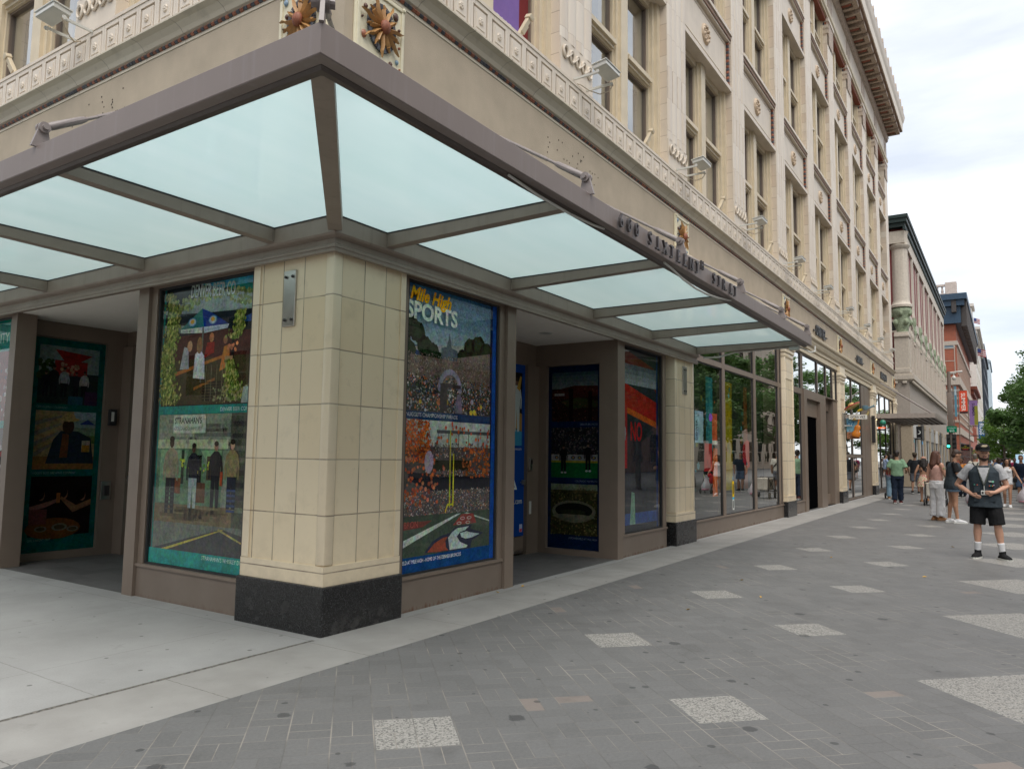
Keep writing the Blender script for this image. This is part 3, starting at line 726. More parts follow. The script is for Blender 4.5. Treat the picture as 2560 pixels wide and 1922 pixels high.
shop_window('shop_window', 'L', 1.02, 2.84, .345, 3.36, jamb=.10)
shop_window('shop_window', 'L', 6.06, 8.02, .345, 3.36, jamb=.10)
shop_window('shop_window', 'L', 9.05, 16.0, .345, 3.36, [(11.3,11.45),(13.6,13.75)])
mb = MB(); mb.bbox(29.5, 31.3, -.01, .2, 0, 4.70, .01); mb.bbox(31.3, 32.1, .02, .2, 0, 4.70, .01); mb.bbox(30.2, 30.26, -.02, .0, .02, 4.6, .005); mb.build('metal_panel', Bz, BLD)
# corner entrances: mall side recess
mb = MB()
mb.box(2.745, 2.93, -.045, .16, 0, 3.40); mb.box(5.80, 5.995, -.045, .22, 0, 3.36)
mb.box(5.80, 5.995, .22, 1.45, 2.98, 3.36); mb.box(5.80, 5.995, .22, 1.45, 0, .09); mb.box(5.80, 5.995, 1.22, 1.45, .09, 2.98); mb.box(5.80, 5.995, .2201, .27, .09, 2.98); mb.box(5.88, 5.995, .27, 1.22, .09, 2.98)
mb.box(2.75, 2.93, .16, 1.45, 0, 3.36)
mb.box(2.93, 5.80, 1.42, 1.5, 2.98, 3.36); mb.box(5.46, 5.80, 1.36, 1.5, 0, 2.98); mb.box(2.93, 3.05, 1.40, 1.5, 0, 2.98); mb.box(4.2, 4.3, 1.40, 1.5, 0, 2.98); mb.box(3.05,4.2,1.46,1.5,0,2.98)
mb.build('entrance_frame', Bz, BLD)
MB().box(2.93, 5.80, .02, 1.42, 3.335, 3.40).build('entrance_ceiling', M_['ceiling'], BLD)
mb = MB()     # left recess
mb.box(-.045, .16, 2.845, 3.04, 0, 3.40); mb.box(-.045, .2, 5.90, 6.055, 0, 3.36); mb.box(.16, 1.7, 2.845, 3.04, 0, 3.36)
mb.box(.2, 1.75, 6.25, 6.33, 3.12, 3.36); mb.box(.2, .36, 6.25, 6.33, 0, 3.12); mb.box(1.36, 1.75, 6.25, 6.33, 0, 3.12); mb.box(.36, 1.36, 6.25, 6.33, 0, .11); mb.box(.36,1.36,6.31,6.33,.11,3.12); mb.box(.2, .26, 6.055, 6.25, 0, 3.36)
mb.box(1.66, 1.75, 3.04, 6.25, 3.1, 3.36); mb.box(1.60, 1.75, 6.0, 6.25, 0, 3.1); mb.box(1.66, 1.75, 4.5, 4.6, 0, 3.1); mb.box(1.7,1.75,3.04,4.5,0,3.1)
mb.build('entrance_frame', Bz, BLD)
MB().box(.02, 1.66, 3.04, 6.25, 3.335, 3.40).build('entrance_ceiling', M_['ceiling'], BLD)
for (x, y, z) in ((4.75,.62,3.334), (1.0,4.62,3.334)):
    mb = MB(); mb.lathe([(.10,0),(.10,-.006),(.075,-.008),(.07,-.002)], 20, (x,y,z)); o = mb.build('downlight', M_['whitepaint'], BLD, smooth=30)
    MB().lathe([(.068,.0),(.0,-.001)], 16, (x,y,z-.003)).build('lens', M_['steel'], o)
# doors
def door(side, s0, s1, dd, z1, mat_col, zk=.12):
    f = MB()
    if side == 'L': s0, s1 = -s1, -s0
    f.box(s0, s0+.07, dd, dd+.05, .02, z1); f.box(s1-.07, s1, dd, dd+.05, .02, z1); f.box(s0+.07, s1-.07, dd, dd+.05, z1-.08, z1); f.box(s0+.07, s1-.07, dd, dd+.05, .02, .28)
    o = side_part(f, 'door', Bz, side, 0)
    h = MB(); hx = s1-.05 if side == 'R' else s0+.05
    h.bbox(hx-.03, hx+.03, dd-.05, dd, 1.08, 1.16, .01); h.tube([(hx-.01,dd-.05,1.12),(hx-.12,dd-.05,1.12)] if side == 'R' else [(hx+.01,dd-.05,1.12),(hx+.12,dd-.05,1.12)], .012, 8)
    h.build('handle', M_['steel'], o)
    k = MB(); k.box(s0+.02, s1-.02, dd-.01, dd, .03, .07); k.build('kick_strip', M_['steel'], o)
    return o
door('R', 4.30, 5.46, 1.42, 2.98, None); door('L', 4.6, 6.0, 1.66, 3.1, None)
# small fittings in the recesses
mb = MB(); mb.bbox(5.50, 5.58, 1.335, 1.36, 1.30, 1.50, .006); mb.cur = 1; mb.bbox(5.53, 5.55, 1.31, 1.336, 1.40, 1.47, .004); mb.build('door_opener_plate', [M_['steel'], M_['darkmetal']], BLD)
mb = MB(); mb.bbox(5.52, 5.58, 1.35, 1.36, .62, .82, .003); mb.build('paper_notice', M_['whitepaint'], BLD)
mb = MB(); mb.bbox(1.42, 1.54, 6.20, 6.25, 1.9, 2.14, .012); mb.cur = 1; mb.box(1.45, 1.49, 6.195, 6.2, 1.96, 2.10); mb.build('card_reader', [M_['black'], M_['whitepaint']], BLD)
mb = MB(); mb.bbox(1.38, 1.53, 6.235, 6.25, .80, 1.07, .006); mb.cur = 1; mb.bbox(1.42, 1.50, 6.215, 6.236, .86, 1.01, .006); mb.build('door_opener_plate', [M_['steel'], M_['darkmetal']], BLD)
# third bay: dark doorway
mb = MB()
mb.box(18.6, 18.98, -.04, .5, 0, 3.62); mb.box(20.92, 21.8, -.04, .6, 0, 3.62); mb.box(18.98, 20.92, -.04, .6, 3.36, 3.62); mb.box(18.98, 20.92, .06, .6, 2.85, 3.36); mb.box(21.8, 22.2, .1, .3, 0, 3.62)
mb.box(23.3, 24.1, .0, .3, 0, 3.62); mb.box(22.2, 22.3, .1, .3, 0, 3.62); mb.box(22.3, 23.3, .15, .25, 0, .35); mb.box(22.3, 23.3, .15, .25, 3.2, 3.62); mb.box(22.75, 22.8, .15, .25, .35, 3.2)
mb.build('entrance_frame', Bz, BLD)
mb = MB(); mb.box(18.98, 20.92, .10, .14, .02, 2.85); mb.build('doorway', M_['void'], BLD)  # black sheet paints the darkness of the open doorway
gl = MB(); gl.quad((22.3,.2,.35),(23.3,.2,.35),(23.3,.2,3.2),(22.3,.2,3.2)); gl.build('side_light', M_['shopglass'], BLD)
# steel plates on the piers under the canopy
def plate(side, s, z0, z1, w):
    mb = MB(); mb.bbox(s-w/2, s+w/2, -.100, -.07, z0, z1, .004) if side == 'R' else mb.bbox(-.095, -.07, s-w/2, s+w/2, z0, z1, .004)
    mb.cur = 1
    for dx in (-.045, .045):
        for zz in (z0+.06, z1-.06):
            c = (s+dx, 0, zz) if side == 'R' else (0, s+dx, zz); mb.lathe([(.014,-.095),(.014,-.108),(.008,-.113),(0,-.113)], 8, c, 'y' if side == 'R' else 'x')
    return mb.build('steel_plate', [M_['steel'], M_['darkmetal']], BLD)
plate('L', .485, 2.69, 3.21, .16); plate('R', 8.55, 2.69, 3.2, .2)
# ------------------------------------------------------------------ glass canopy round the corner
CAN = thing('glass_canopy', 'frosted glass canopy on grey steel frame wrapping the street corner', 'canopy', (0,0,3.5))
def cpart(mb, name, mats, **k):
    o = mb.build(name, mats, CAN, **k); o.location = (0,0,-3.5); return o
D_ = 2.2; XC, YC = 9.09, 13.2
def sweepc(prof): return MB().rings([[(XC, d, z) for d, z in prof], [(d, d, z) for d, z in prof], [(d, YC, z) for d, z in prof]])
mb = sweepc([(-D_,3.517),(-D_-.006,3.523),(-D_-.006,3.683),(-D_,3.689),(-D_+.07,3.689),(-D_+.07,3.517)])
cpart(mb, 'fascia', M_['fascia'])
mb = sweepc([(-D_+.0701,3.514),(-D_+.0701,3.605),(-D_+.145,3.605),(-D_+.145,3.51),(-D_+.125,3.497),(-D_+.09,3.50)])
cpart(mb, 'gutter_channel', plain('dark_brown_channel', (.07,.052,.045), .4), smooth=30)
mb = sweepc([(-.2,3.452),(-.2,3.605),(-.045,3.605),(-.045,3.43),(-.06,3.36),(-.0,3.36),(-.0,3.335),(-.155,3.335),(-.155,3.36),(-.135,3.37),(-.135,3.42),(-.185,3.437)])
cpart(mb, 'wall_beam', M_['rafter'])
mb = sweepc([(-.148,3.30),(-.148,3.3349),(-.11,3.3349),(-.11,3.30)]); cpart(mb, 'drip_edge', M_['rafter'])
mb = sweepc([(-.206,3.592),(-.206,3.604),(-.2002,3.604),(-.2002,3.592)]); cpart(mb, 'gasket', M_['black'])
RS = [.454 + 2.108*k for k in range(5)]
def rafter():
    m = MB(); m.prism([(-D_+.1455,3.514),(-.2005,3.472),(-.2005,3.592),(-D_+.1455,3.592)], .10, 'x'); m.bbox(-.004,.104,-.2145,-.2004,3.468,3.59,.003); m.cur = 1; m.box(-.004, .104, -D_+.146, -.206, 3.5925, 3.605)
    return m
ra = cpart(rafter(), 'rafter', [M_['rafter'], M_['black']])
for s in RS: 
    c = ra if s == RS[0] else copytree(ra, CAN); c.location = (s, 0, -3.5)
RL = [.60 + 2.108*k for k in range(6)]
for s in RL:
    c = copytree(ra, CAN); c.location = (0, s + .10, -3.5); c.rotation_euler.z = -PI/2
m = MB()       # hip rafter on the diagonal
hx = Matrix.Rotation(R(45), 4, 'Z')
m.m = hx; a0, a1 = -(D_-.135)*math.sqrt(2), -.19*math.sqrt(2); m.prism([(-.06,3.46),(.06,3.46),(.06,3.60),(-.06,3.60)], a1-a0-.02, 'x'); m.v = [(p[0]+(a0+.02)*math.cos(R(45)), p[1]+(a0+.02)*math.sin(R(45)), p[2]+(.05 if i in (0,1) else 0)) for i, p in enumerate(m.v)]; m.m = Matrix.Identity(4)
cpart(m, 'hip_rafter', M_['rafter'])
def pane(poly, name='glass_pane'):
    m = MB(); m.m = Matrix.Translation((0,0,3.606)); m.prism(poly, .012); m.m = Matrix.Identity(4); return cpart(m, name, M_['canopyglass'])
lo, hi = -D_+.075, -.05
pane([(lo+.012, lo), (RS[0]+.045, lo), (RS[0]+.045, hi), (hi+.012, hi)])
pane([(lo, lo+.012), (lo, RL[0]+.045), (hi, RL[0]+.045), (hi, hi+.012)])
for k in range(4): pane([(RS[k]+.055, lo), (RS[k+1]+.045, lo), (RS[k+1]+.045, hi), (RS[k]+.055, hi)])
for k in range(5): pane([(lo, RL[k]+.055), (lo, RL[k+1]+.045), (hi, RL[k+1]+.045), (hi, RL[k]+.055)])
pane([(lo, RL[5]+.055), (lo, YC-.02), (hi, YC-.02), (hi, RL[5]+.055)])
# tie rods with clevis ends
rm = plain('grey_painted_rod', (.26,.225,.215), .4, streak=.2)
def rod(side, s, diag=False):
    m = MB(); L0 = Vector((0,-2.165,3.83)); L1 = Vector((0,.0,5.18))
    d = (L1-L0).normalized()
    m.prism([(-2.165-.075,3.68),(-2.165+.06,3.68),(-2.165+.026,3.85),(-2.165-.024,3.85)], .024, 'x')
    m.v = [(p[0]-.012, p[1], p[2]) for p in m.v]
    for x in (-.032, .013):
        b = len(m.v); m.lathe([(.040,x),(.040,x+.02)], 16, (0,-2.165,3.83), 'x')
    m.lathe([(.022,-.06),(.022,.06)], 10, (0,-2.165,3.83), 'x')
    m.tube([L0 + d*.04, L0 + d*.06, L0 + d*.30, L0 + d*.34], [.022,.03,.027,.02], 10)
    m.tube([L0 + d*.33, L0 + d*.44], .013, 8); m.tube([L0 + d*.44, L1 - d*.2], .0155, 8)
    m.tube([L1 - d*.22, L1 - d*.02], [.03,.045], 8); m.lathe([(.08,-.02),(.08,.0)], 12, (0,.0,5.18), 'y')
    o = m.build('tie_rod', rm, CAN, smooth=35)
    if diag: o.location = (-.0,-.0,-3.5); o.rotation_euler.z = -PI/4; o.scale = (1, 1.40, 1)
    else:
        o.location = (s,0,-3.5) if side == 'R' else (0,s,-3.5); o.rotation_euler.z = 0 if side == 'R' else -PI/2
    return o
for s in (.70, 2.84, 5.01, 7.14, 8.93): rod('R', s)
for s in (.71, 2.8, 4.9, 7.0): rod('L', s)
rod('R', 0, True)
# loose cable and conduit
cab = lambda pts, r: cpart(MB().tube(pts, r, 6), 'cable', M_['whitepaint'], smooth=True)
cab([(2.4,-2.16,3.50),(2.6,-2.16,3.485),(2.92,-2.16,3.44),(3.3,-2.16,3.415),(3.7,-2.16,3.42),(4.1,-2.16,3.45),(4.45,-2.16,3.49),(4.6,-2.16,3.51)], .012)
cab([(-.4,-2.13,3.50),(.0,-2.13,3.475),(.5,-2.13,3.47),(.9,-2.13,3.49),(1.1,-2.13,3.51)], .010)
cab([(-2.13,1.5,3.50),(-2.13,2.0,3.47),(-2.13,2.6,3.465),(-2.13,3.1,3.49)], .010)
cab([(8.98,-.3,3.40),(8.98,-.6,3.40),(8.98,-.9,3.47),(8.98,-1.95,3.50)], .018); cpart(MB().bbox(8.93,9.03,-2.02,-1.86,3.44,3.54,.008), 'junction_box', M_['whitepaint'])
cab([(8.98,-2.02,3.49),(8.98,-2.12,3.44),(8.98,-2.2,3.39),(9.02,-2.27,3.40),(9.05,-2.27,3.50)], .014)
# street number lettering standing off the fascia: the lettering keeps its missing E
def letters(txt, x0, z0, size, adv, mat, name='lettering', y=-2.235, parent=None, sxx=1.0):
    out = []
    x = x0
    for ch in txt:
        if ch != ' ':
            vs, fs = textmesh(ch, size, 'CENTER', .012, .82 * sxx)
            m = MB(); b = [(v[0] + x, y - v[2], v[1] + z0) for v in vs]
            m.add(b, fs)
            # serifs and a raised outline bar make the strokes read as built-up letters
            if ch in 'IXTENRH': 
                w = size*.26*sxx
                m.box(x-w, x-w*.35, y-.012, y+.010, z0-.004, z0+.010)
                if ch != 'T': m.box(x+w*.35, x+w, y-.012, y+.010, z0-.004, z0+.010)
            if ch == '0': m.tube([(x-.035,y-.012,z0+size*.12),(x+.03,y-.012,z0+size*.6)], .006, 5)
            out.append(m)
        x += adv * (1.0 if ch != ' ' else .9)
    return out
lm = plain('dark_raised_letter_metal', (.085,.075,.075), .35, .6)
def fascia_text(txt, x0, size, adv, z0):
    for m in letters(txt, x0, z0, size, adv, lm): 
        o = m.build('letter', lm, CAN, recalc=False); o.location = (0,0,-3.5)
fascia_text('600', 1.22, .185, .165, 3.540)
fascia_text('SIXTEENT', 1.86, .185, .185, 3.540)
fascia_text('H', 3.32, .14, .15, 3.62)
fascia_text('STR', 3.72, .185, .185, 3.540); fascia_text('.', 4.17, .185, .1, 3.540)
fascia_text('ET', 4.36, .185, .175, 3.540)

# ------------------------------------------------------------------ floodlights and uplights on the facade
def flood():
    t = thing('floodlight', 'x', 'floodlight', (0,0,6.95))
    m = MB(); m.m = Matrix.Rotation(R(-8), 4, 'X')
    m.bbox(-.225, .225, -.53, -.32, -.03, .03, .007); m.bbox(-.24, .24, -.545, -.305, .03, .05, .007); m.bbox(-.21, .21, -.515, -.335, -.034, -.03, .001)
    m.build('lamp_head', M_['whitepaint'], t)
    for q in (-1, 1): m = MB(); m.box(q*.20-.012, q*.20+.012, -.40, .0, -.050, -.018); m.lathe([(.028,q*.222-.006),(.028,q*.222+.006)], 10, (0,-.39,-.03), 'x'); m.build('bracket_arm', M_['whitepaint'], t)
    m = MB(); m.tube([(.22,-.42,-.05),(.2,-.36,-.14),(.12,-.26,-.19),(-.0,-.15,-.16),(-.08,-.05,-.08),(-.1,-.0,-.06)], .008, 6); m.build('cable', M_['stucco'], t)
    return t
fl = flood()
ordn = ['first','second','third','fourth','fifth','sixth','seventh','eighth','ninth']
GF = 'white floodlights on the mall front'
for k in range(9):
    c = fl if k == 0 else copytree(fl, None)
    c.location = (4.62 + 4.02*k, 0, 6.95)
    setp(c, f'white floodlight at foot of the {ordn[k]} upper pier from the corner, mall front', 'floodlight', GF)
for k, s in enumerate((4.62, 8.64)):
    c = copytree(fl, None); c.location = (0, s+.06, 6.83); c.rotation_euler.z = -PI/2
    setp(c, 'white box floodlight on the side street front, ' + ('nearest the street corner' if k == 0 else 'second from the street corner'), 'floodlight', 'white floodlights on the side street front')
def uplight():
    m = MB(); m.m = Matrix.Rotation(R(24), 4, 'Y') @ Matrix.Rotation(R(14), 4, 'X')
    m.bbox(-.032, .032, -.03, .03, -.05, .30, .008); m.bbox(-.045, .045, -.045, .045, .30, .36, .008); m.bbox(-.04,.04,-.04,-.03,.06,.2,.004)
    return m
up = uplight().build('uplight', M_['trim'], None, at=(0,0,0))
for k in range(8):
    c = up if k == 0 else up.copy()
    if k: COL.objects.link(c)
    c.location = (3.05 + 4.02*k, .06, 6.90)
    setp(c, f'cream stick uplight leaning in the {ordn[k]} window bay from the corner, mall front', 'uplight', 'cream uplights along the mall parapet')
c = up.copy(); COL.objects.link(c); c.location = (.06, 6.75, 6.88); c.rotation_euler.z = -PI/2; c.scale.x = -1
setp(c, 'small cream stick uplight before the side street window beside the floodlight', 'uplight')

# ------------------------------------------------------------------ flat printed graphics
class Art:
    """flat print: polygons in metres on a (u, v) sheet, later layers 0.25 mm in front"""
    def __init__(s, w, h, col): s.w, s.h, s.m, s.k = w, h, MB(), 0; s.rect(0, 0, w, h, col)
    def poly(s, pts, col, step=True):
        s.m.col = col
        if step: s.k += 1
        z = s.k * .00015
        pts = [(min(max(p[0], 0), s.w), min(max(p[1], 0), s.h)) for p in pts]
        s.m.add([(p[0], -z, p[1]) for p in pts], [tuple(range(len(pts)))])
    def rect(s, x0, y0, x1, y1, col, step=True): s.poly([(x0,y0),(x1,y0),(x1,y1),(x0,y1)], col, step)
    def ell(s, x, y, rx, ry, col, n=10, step=True, a0=0): s.poly([(x+rx*math.cos(2*PI*i/n+a0), y+ry*math.sin(2*PI*i/n+a0)) for i in range(n)], col, step)
    def grad(s, x0, y0, x1, y1, cb, ct, n=8):
        s.k += 1
        for i in range(n):
            t = i/(n-1); s.rect(x0, y0+(y1-y0)*i/n, x1, y0+(y1-y0)*(i+1)/n, tuple(a*(1-t)+b*t for a, b in zip(cb, ct)), False)
    def dots(s, n, x0, y0, x1, y1, cols, r0, r1, ins=None, sq=1.0):
        for i in range(n):
            x, y = random.uniform(x0, x1), random.uniform(y0, y1)
            if ins and not ins(x, y): continue
            s.k += .02; c = random.choice(cols); f = random.uniform(.6, 1.3); r = random.uniform(r0, r1)
            s.ell(x, y, r, r*sq, tuple(min(1, a*f) for a in c), 5, False, random.random()*3)
        s.k += 1
    def text(s, t, x, y, size, col, align='LEFT', sx=1.0, shear=0, rot=0, bold=0):
        vs, fs = textmesh(t, size, align, 0, sx, shear, bold); s.k += 1; s.m.col = col; z = s.k*.00015
        ca, sa = math.cos(rot), math.sin(rot)
        P = [(x + v[0]*ca - v[1]*sa, y + v[0]*sa + v[1]*ca) for v in vs]
        keep = [f for f in fs if all(-.001 <= P[i][0] <= s.w+.001 and -.001 <= P[i][1] <= s.h+.001 for i in f)]
        s.m.add([(p[0], -z, p[1]) for p in P], keep)
    def person(s, x, y, h, top, bot, skin=(.32,.18,.11), hair=(.03,.02,.015), n=1):
        w = h*.13
        s.poly([(x-w*.75,y),(x-w*.2,y),(x,y+h*.42),(x+w*.2,y),(x+w*.75,y),(x+w*.8,y+h*.5),(x-w*.8,y+h*.5)], bot)
        s.poly([(x-w*.85,y+h*.46),(x+w*.85,y+h*.46),(x+w,y+h*.78),(x+w*.4,y+h*.85),(x-w*.4,y+h*.85),(x-w,y+h*.78)], top)
        s.poly([(x-w,y+h*.79),(x-w*1.35,y+h*.6),(x-w*1.25,y+h*.42),(x-w*1.0,y+h*.43),(x-w*1.02,y+h*.6),(x-w*.6,y+h*.76)], top)
        s.poly([(x+w,y+h*.79),(x+w*1.35,y+h*.6),(x+w*1.25,y+h*.42),(x+w*1.0,y+h*.43),(x+w*1.02,y+h*.6),(x+w*.6,y+h*.76)], top)
        s.ell(x, y+h*.92, h*.05, h*.07, skin, 10); s.ell(x, y+h*.965, h*.056, h*.042, hair, 10)
    def done(s, name, label, cat, loc, yaw, mat=None, group=None, back=.004):
        s.m.col = (.5,.5,.5); s.m.box(0, s.w, .0004, back, 0, s.h)
        o = s.m.build(name, mat or M_['art'], None, recalc=False)
        o.location = loc; o.rotation_euler.z = yaw
        return setp(o, label, cat, group)

WHT = (.72,.74,.72); NAVY = (.006,.028,.115); TEAL = (.005,.20,.17)
# --- blue sports poster: u 0 at x=.94
p = Art(1.70, 3.0, (.008,.05,.17)); X0, Z0 = .955, .36
U = lambda x, z: (x - X0, z - Z0)
p.grad(0, 2.30, 1.58, 3.0, (.34,.46,.50), (.02,.16,.36), 10)
p.poly([U(1.0,2.62),U(1.6,2.70),U(2.2,2.78),U(2.2,2.70),U(1.5,2.60)], (.42,.44,.40)); p.poly([U(.96,3.03),U(1.5,2.98),U(2.1,2.88),U(1.6,2.9)], (.16,.30,.38))
for x, z, r in ((1.0,2.72,.12),(1.12,2.86,.12),(1.22,2.80,.13),(1.35,2.66,.13),(1.48,2.62,.11),(1.08,2.6,.13),(1.58,2.56,.08),(2.0,2.62,.10),(2.15,2.74,.13),(2.3,2.78,.14),(2.45,2.74,.12),(2.2,2.6,.12),(2.42,2.6,.12),(1.9,2.54,.07)):
    p.ell(x-X0, z-Z0, r, r*.85, (.018,.045,.016), 9)
    for q in range(16): a = random.random()*6.3; p.ell(x-X0+math.cos(a)*r*.8, z-Z0+math.sin(a)*r*.75, r*.22, r*.18, random.choice(((.03,.07,.02),(.012,.032,.012),(.055,.10,.03))), 5, False)
p.poly([U(1.62,2.55),U(1.9,2.55),U(1.9,2.68),U(1.8,2.7),U(1.78,2.78),U(1.76,2.86),U(1.74,2.78),U(1.71,2.7),U(1.62,2.68)], (.10,.14,.17))
p.rect(0, 1.98-Z0, 1.58, 2.56-Z0, (.22,.155,.125)); p.poly([U(1.9,2.6),U(2.53,2.72),U(2.53,2.5),U(1.9,2.5)], (.25,.19,.165))
p.dots(1500, 0, 2.28-Z0, 1.58, 2.60-Z0, [(.33,.24,.20),(.14,.10,.09),(.24,.17,.14),(.42,.36,.33),(.07,.06,.06)], .004, .009)
p.rect(0, 1.985-Z0, 1.58, 2.28-Z0, (.045,.05,.045))
p.dots(1700, 0, 1.99-Z0, 1.58, 2.36-Z0, [(.06,.12,.04),(.03,.03,.03),(.22,.16,.13),(.30,.32,.40),(.50,.16,.06),(.05,.07,.14),(.55,.5,.45)], .006, .014)
p.dots(14, .1, 1.99-Z0, 1.5, 2.2-Z0, [(.55,.18,.07),(.6,.45,.05),(.6,.6,.65)], .02, .04)
for k in range(16): a = PI*k/15; p.ell(1.77-X0+.18*math.cos(a), 2.24-Z0+.19*math.sin(a), .035, .035, (.30,.28,.36), 7)
p.poly([U(1.6,2.0),U(1.72,2.0),U(1.72,2.26),U(1.96,2.26),U(1.96,2.3),U(1.6,2.3)], (.05,.04,.045)); p.poly([U(1.86,1.99),U(2.0,1.99),U(1.96,2.2),U(1.9,2.2)], (.22,.19,.26))
p.rect(0, 1.90-Z0, 1.58, 1.982-Z0, (.012,.055,.15)); p.text('DENVER NUGGETS CHAMPIONSHIP PARADE', -.11, 1.925-Z0, .058, WHT, sx=.92)
p.grad(0, 1.60-Z0, 1.58, 1.895-Z0, (.50,.56,.50), (.60,.66,.60), 3)
for i in range(6): p.rect(.62+i*.18, 1.62-Z0, .63+i*.18, 1.8-Z0, (.08,.09,.10))
p.rect(.6, 1.765-Z0, 1.58, 1.80-Z0, (.10,.11,.12))
p.rect(0, .90-Z0, 1.58, 1.62-Z0, (.10,.085,.08)); p.poly([U(1.12,1.36),U(2.53,1.28),U(2.53,1.16),U(1.5,1.16),U(1.12,1.28)], (.012,.014,.022)); p.rect(.5, 1.37-Z0, 1.2, 1.48-Z0, (.02,.025,.012))
cr = [(.30,.24,.22),(.12,.10,.10),(.45,.15,.07),(.06,.07,.12),(.5,.46,.42),(.22,.13,.10)]
p.dots(1500, 0, .92-Z0, 1.58, 1.17-Z0, cr, .005, .010); p.dots(350, .5, 1.5-Z0, 1.58, 1.66-Z0, cr, .006, .012); p.dots(260, .4, 1.31-Z0, 1.58, 1.38-Z0, cr, .006, .011)
p.dots(1100, 0, 1.45-Z0, .62, 1.89-Z0, [(.62,.13,.02),(.52,.10,.02),(.7,.2,.05),(.38,.06,.02)], .007, .015, lambda x, y: x < .50 - .3*abs(y-1.2)*random.random())
p.dots(180, 0, 1.0-Z0, .75, 1.5-Z0, [(.55,.12,.03),(.6,.2,.1),(.4,.07,.03)], .014, .026, lambda x, y: random.random() < 1.1 - x*1.3)
p.dots(120, 1.05, 1.28-Z0, 1.56, 1.62-Z0, [(.55,.15,.04),(.42,.10,.03)], .012, .022)
p.dots(34, .55, 1.64-Z0, 1.55, 1.88-Z0, [(.6,.10,.05),(.7,.16,.04)], .012, .022, None, 1.25)
p.ell(.47, 1.46-Z0, .075, .12, (.45,.38,.46), 10)
p.rect(0, .515-Z0, 1.58, .92-Z0, (.042,.068,.042)); p.poly([U(.955,.86),U(1.5,.86),U(1.35,.80),U(.955,.78)], (.16,.03,.02)); p.text('BRON', .10, .805-Z0, .09, (.4,.08,.05), sx=.9)
p.poly([U(.955,.66),U(1.93,.905),U(1.99,.905),U(.955,.585)], (.55,.60,.54)); p.poly([U(2.1,.91),U(2.53,.80),U(2.53,.785),U(2.05,.905)], (.45,.5,.42))
p.poly([U(1.85,.785),U(2.0,.895),U(2.22,.893),U(2.28,.785)], (.27,.035,.025))
for x, z in ((1.96,.80),(2.12,.80),(2.02,.85),(2.14,.85)): p.ell(x-X0, z-Z0, .045, .018, (.5,.4,.36), 10); p.ell(x-X0, z-Z0, .03, .010, (.27,.035,.025), 10)
# running horse head emblem on the grass
p.poly([U(1.38,.535),U(1.5,.64),U(1.64,.69),U(1.8,.71),U(1.9,.765),U(2.2,.775),U(2.16,.73),U(2.42,.665),U(2.2,.60),U(2.17,.52),U(1.8,.52)], (.012,.018,.05))
p.poly([U(1.43,.54),U(1.54,.62),U(1.68,.665),U(1.76,.672),U(1.70,.60),U(1.60,.53)], (.33,.055,.02)); p.poly([U(1.56,.53),U(1.66,.575),U(1.72,.63),U(1.74,.56),U(1.78,.53)], (.36,.06,.025))
p.poly([U(1.80,.53),U(1.77,.66),U(1.84,.715),U(1.93,.75),U(2.14,.757),U(2.07,.72),U(1.98,.705),U(1.92,.66),U(1.98,.60),U(2.12,.55),U(2.1,.53)], (.50,.60,.57)); p.poly([U(1.98,.695),U(2.1,.705),U(2.15,.69),U(2.34,.66),U(2.2,.63),U(2.08,.625),U(2.0,.65)], (.50,.60,.57))
for a, b in (((1.78,.98),(1.775,1.80)),((1.84,.99),(1.835,1.55))): p.poly([(a[0]-X0-.011,a[1]-Z0),(a[0]-X0+.011,a[1]-Z0),(b[0]-X0+.008,b[1]-Z0),(b[0]-X0-.008,b[1]-Z0)], (.55,.50,.04))
p.poly([U(1.70,.93),U(1.72,.93),U(1.75,1.0),U(1.84,1.0),U(1.84,1.02),U(1.74,1.02)], (.55,.50,.04))
p.rect(0, 0, 1.58, .515-Z0, (.01,.052,.16)); p.text('EMPOWER FIELD AT MILE HIGH - HOME OF THE DENVER BRONCOS', -.13, .452-Z0, .052, WHT, sx=.74)
p.rect(1.58, 0, 1.70, 3.0, (.012,.06,.26))
p.dots(1500, .5, 2.25, 1.58, 3.0, [(.03,.06,.11),(.05,.08,.12),(.02,.04,.09)], .003, .006, lambda x, y: random.random() < (x-.45)*(y-2.1)*1.1)
p.text('SPORTS', .05, 2.93-Z0, .245, (.60,.66,.58), sx=1.0, bold=.008); 
p.text('Mile High', .10, 3.125-Z0, .19, (.72,.38,.015), sx=.92, shear=.28, bold=.007, rot=-.03)
p.done('window_poster', 'tall blue sports window graphic with crowd, orange balloons and football field by the corner pier', 'poster', (X0, .062, Z0), 0)

# --- teal beer poster on the side street: u runs to the viewer's right, u = 2.76 - y
p = Art(1.74, 3.0, TEAL); V = lambda y, z: (2.76 - y, z - .36)
p.rect(.0, 0, .07, 3.0, (.004,.17,.15))
p.grad(.08, 2.86, 1.74, 3.0, (.10,.40,.55), (.01,.28,.45), 3)
p.poly([V(2.68,3.36),V(2.3,3.34),V(1.02,3.08),V(1.02,2.0),V(2.68,2.0)], (.012,.018,.024))
p.poly([V(2.68,3.06),V(1.9,3.19),V(1.02,3.12),V(1.02,2.95),V(2.0,2.98),V(2.68,3.02)], (.22,.28,.27)); p.poly([V(2.68,2.9),V(2.2,2.86),V(2.3,2.8),V(2.68,2.78)], (.2,.26,.25))
p.rect(.08, 2.02-.36, 1.74, 2.75-.36, (.055,.043,.02)); p.poly([V(2.68,2.75),V(1.6,2.78),V(1.02,2.72),V(1.02,2.5),V(2.68,2.5)], (.06,.018,.015))
gr = [(.16,.20,.03),(.09,.13,.02),(.24,.27,.06),(.05,.085,.015),(.33,.33,.10)]
